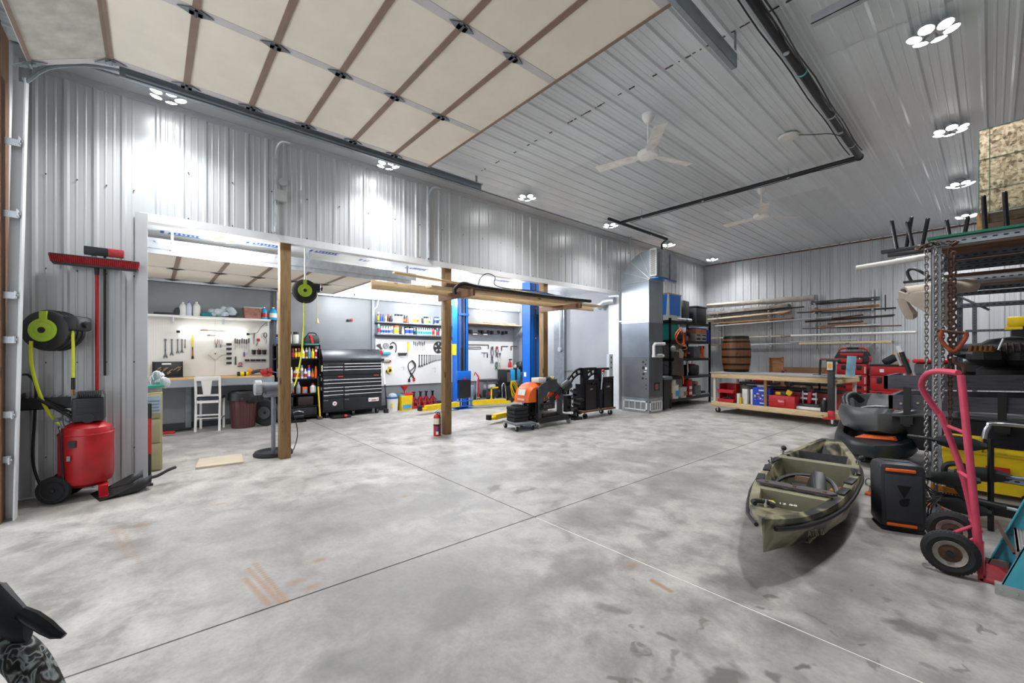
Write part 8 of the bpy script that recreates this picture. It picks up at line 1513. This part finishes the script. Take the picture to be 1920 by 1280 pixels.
for x in (.04, .10): G().cyl((x, 3.978, .035), (x, 3.984, .035), .009).obj('rivet', M_CHR, t)
G().box(.56, .84, 3.97, 4.5, 1.85, 1.93, bev=.01).obj('top_cap', mat('3c8c9c', .5), t)
for y in (4.0, 4.47): G().tube([(.74, y, 1.85), (1.15, y, 0)], .02, 6).obj('rear_rail', M_TEAL, t)
G().tube([(.80, 4.0, 1.4), (.80, 4.47, 1.4)], .01, 6).tube([(1.05, 4.0, .4), (1.05, 4.47, .4)], .01, 6).obj('rear_brace', M_GALV, t); G().tube([(.02, 4.48, .32), (.10, 4.3, .18)], .012, 6).obj('brace', M_RUST, t)
G().box(.145, .245, 3.985, 3.99, .44, .47, rot=(0, -.0, 0)).obj('white_sticker', M_WHT, t)
# ================================================================== BICYCLE HANDLEBAR AT THE LOWER LEFT
t = thing('road_bicycle', 'road bike handlebar with black brake hood and camouflage bar tape at the lower left corner', 'bicycle', (0, 0, 0))
def tape():
    m = NT('camo_bar_tape'); f = m.noise(m.coords('Object', (1, 1, .6)), 42, 1.5, .5, 1.2)
    r_ = m.ramp(f, [(.40, lin('15171a')), (.47, lin('4a463f')), (.55, lin('a3adad')), (.62, lin('2a3033'))]); m.b.inputs['Roughness'].default_value = .7; m.ln(r_, m.b.inputs['Base Color']); return m.m
P_ = lambda u, v, d: Vector((0, 0, CH)) + Vector(ray(u, v)) * d
D0 = .92
G().tube([P_(-75, 1222, D0), P_(-30, 1218, D0), P_(10, 1212, D0), P_(45, 1236, D0), P_(78, 1290, D0 + .01), P_(95, 1350, D0 + .02), P_(88, 1420, D0 + .03), P_(50, 1470, D0 + .03), P_(-60, 1490, D0 + .02)], .0345, 14, smooth=6).obj('bar_tape', tape(), t)
h_ = []
for (u, v, w, hh) in ((-70, 1150, .034, .03), (-30, 1136, .034, .05), (-2, 1136, .03, .052), (20, 1156, .026, .048), (40, 1170, .02, .042), (53, 1178, .012, .03)):
    p = P_(u, v, D0 - .005); rx, up_ = Vector((CS, SN, 0)), Vector((0, 0, 1)); fw = Vector((-SN, CS, 0)); h_.append([p + fw * w * math.cos(a) * .9 + (up_ * math.sin(a)) * hh + rx * (-.0) for a in [2 * PI * k / 12 for k in range(12)]])
G().loft(h_).obj('brake_hood', mat('22262c', .55, 0, .15, 20, 'hood_rubber'), t)
pk = P_(-18, 1118, D0); G().ball(pk, .028, .028, .03, 12).obj('hood_tip', mat('22262c', .55, 0, .15, 20), t)
lev = []
for (u, v, w, hh) in ((40, 1148, .010, .016), (62, 1160, .012, .02), (88, 1176, .012, .018), (104, 1187, .010, .014), (120, 1192, .006, .006)):
    p = P_(u, v, D0 - .01); fw = Vector((-SN, CS, 0)); n_ = (Vector((0, 0, 1)) * .8 + Vector((CS, SN, 0)) * .6); lev.append([p + fw * w * math.cos(a) + n_ * hh * math.sin(a) for a in [2 * PI * k / 10 for k in range(10)]])
G().loft(lev).obj('brake_lever', mat('15171b', .3, .2, .1, 20), t)
a_ = P_(-75, 1222, D0); b_ = Vector((-.95, -.85, 1.02))
G().cyl(a_, b_, .016).obj('handlebar', M_BLKM, t)
st0 = Vector((-.95, -.85, 1.0)); G().cyl(st0, st0 + Vector((.0, 0, -.25)), .022).cyl(st0 + Vector((0, 0, -.25)), st0 + Vector((.16, -.05, -.64)), .02).obj('fork', M_BLKM, t)
wc = st0 + Vector((.17, -.05, -.664)); ax = Vector((.25, 1, 0)).normalized()
wc = Vector((wc.x, wc.y, .336)); w_ = G(); q0 = basis(ax)
w_.tube([wc + (q0[0] * math.cos(k * PI / 20) + q0[1] * math.sin(k * PI / 20)) * .322 for k in range(40)], .014, 8, closed=True); w_.obj('wheel', M_RUB, t)
s2 = st0 + Vector((-.55, .14, -.05)); G().cyl(st0 + Vector((0, 0, -.08)), s2, .02).cyl(st0 + Vector((0, 0, -.2)), st0 + Vector((-.38, .1, -.72)), .02).cyl(s2, st0 + Vector((-.38, .1, -.72)), .018).obj('frame', M_BLKM, t)
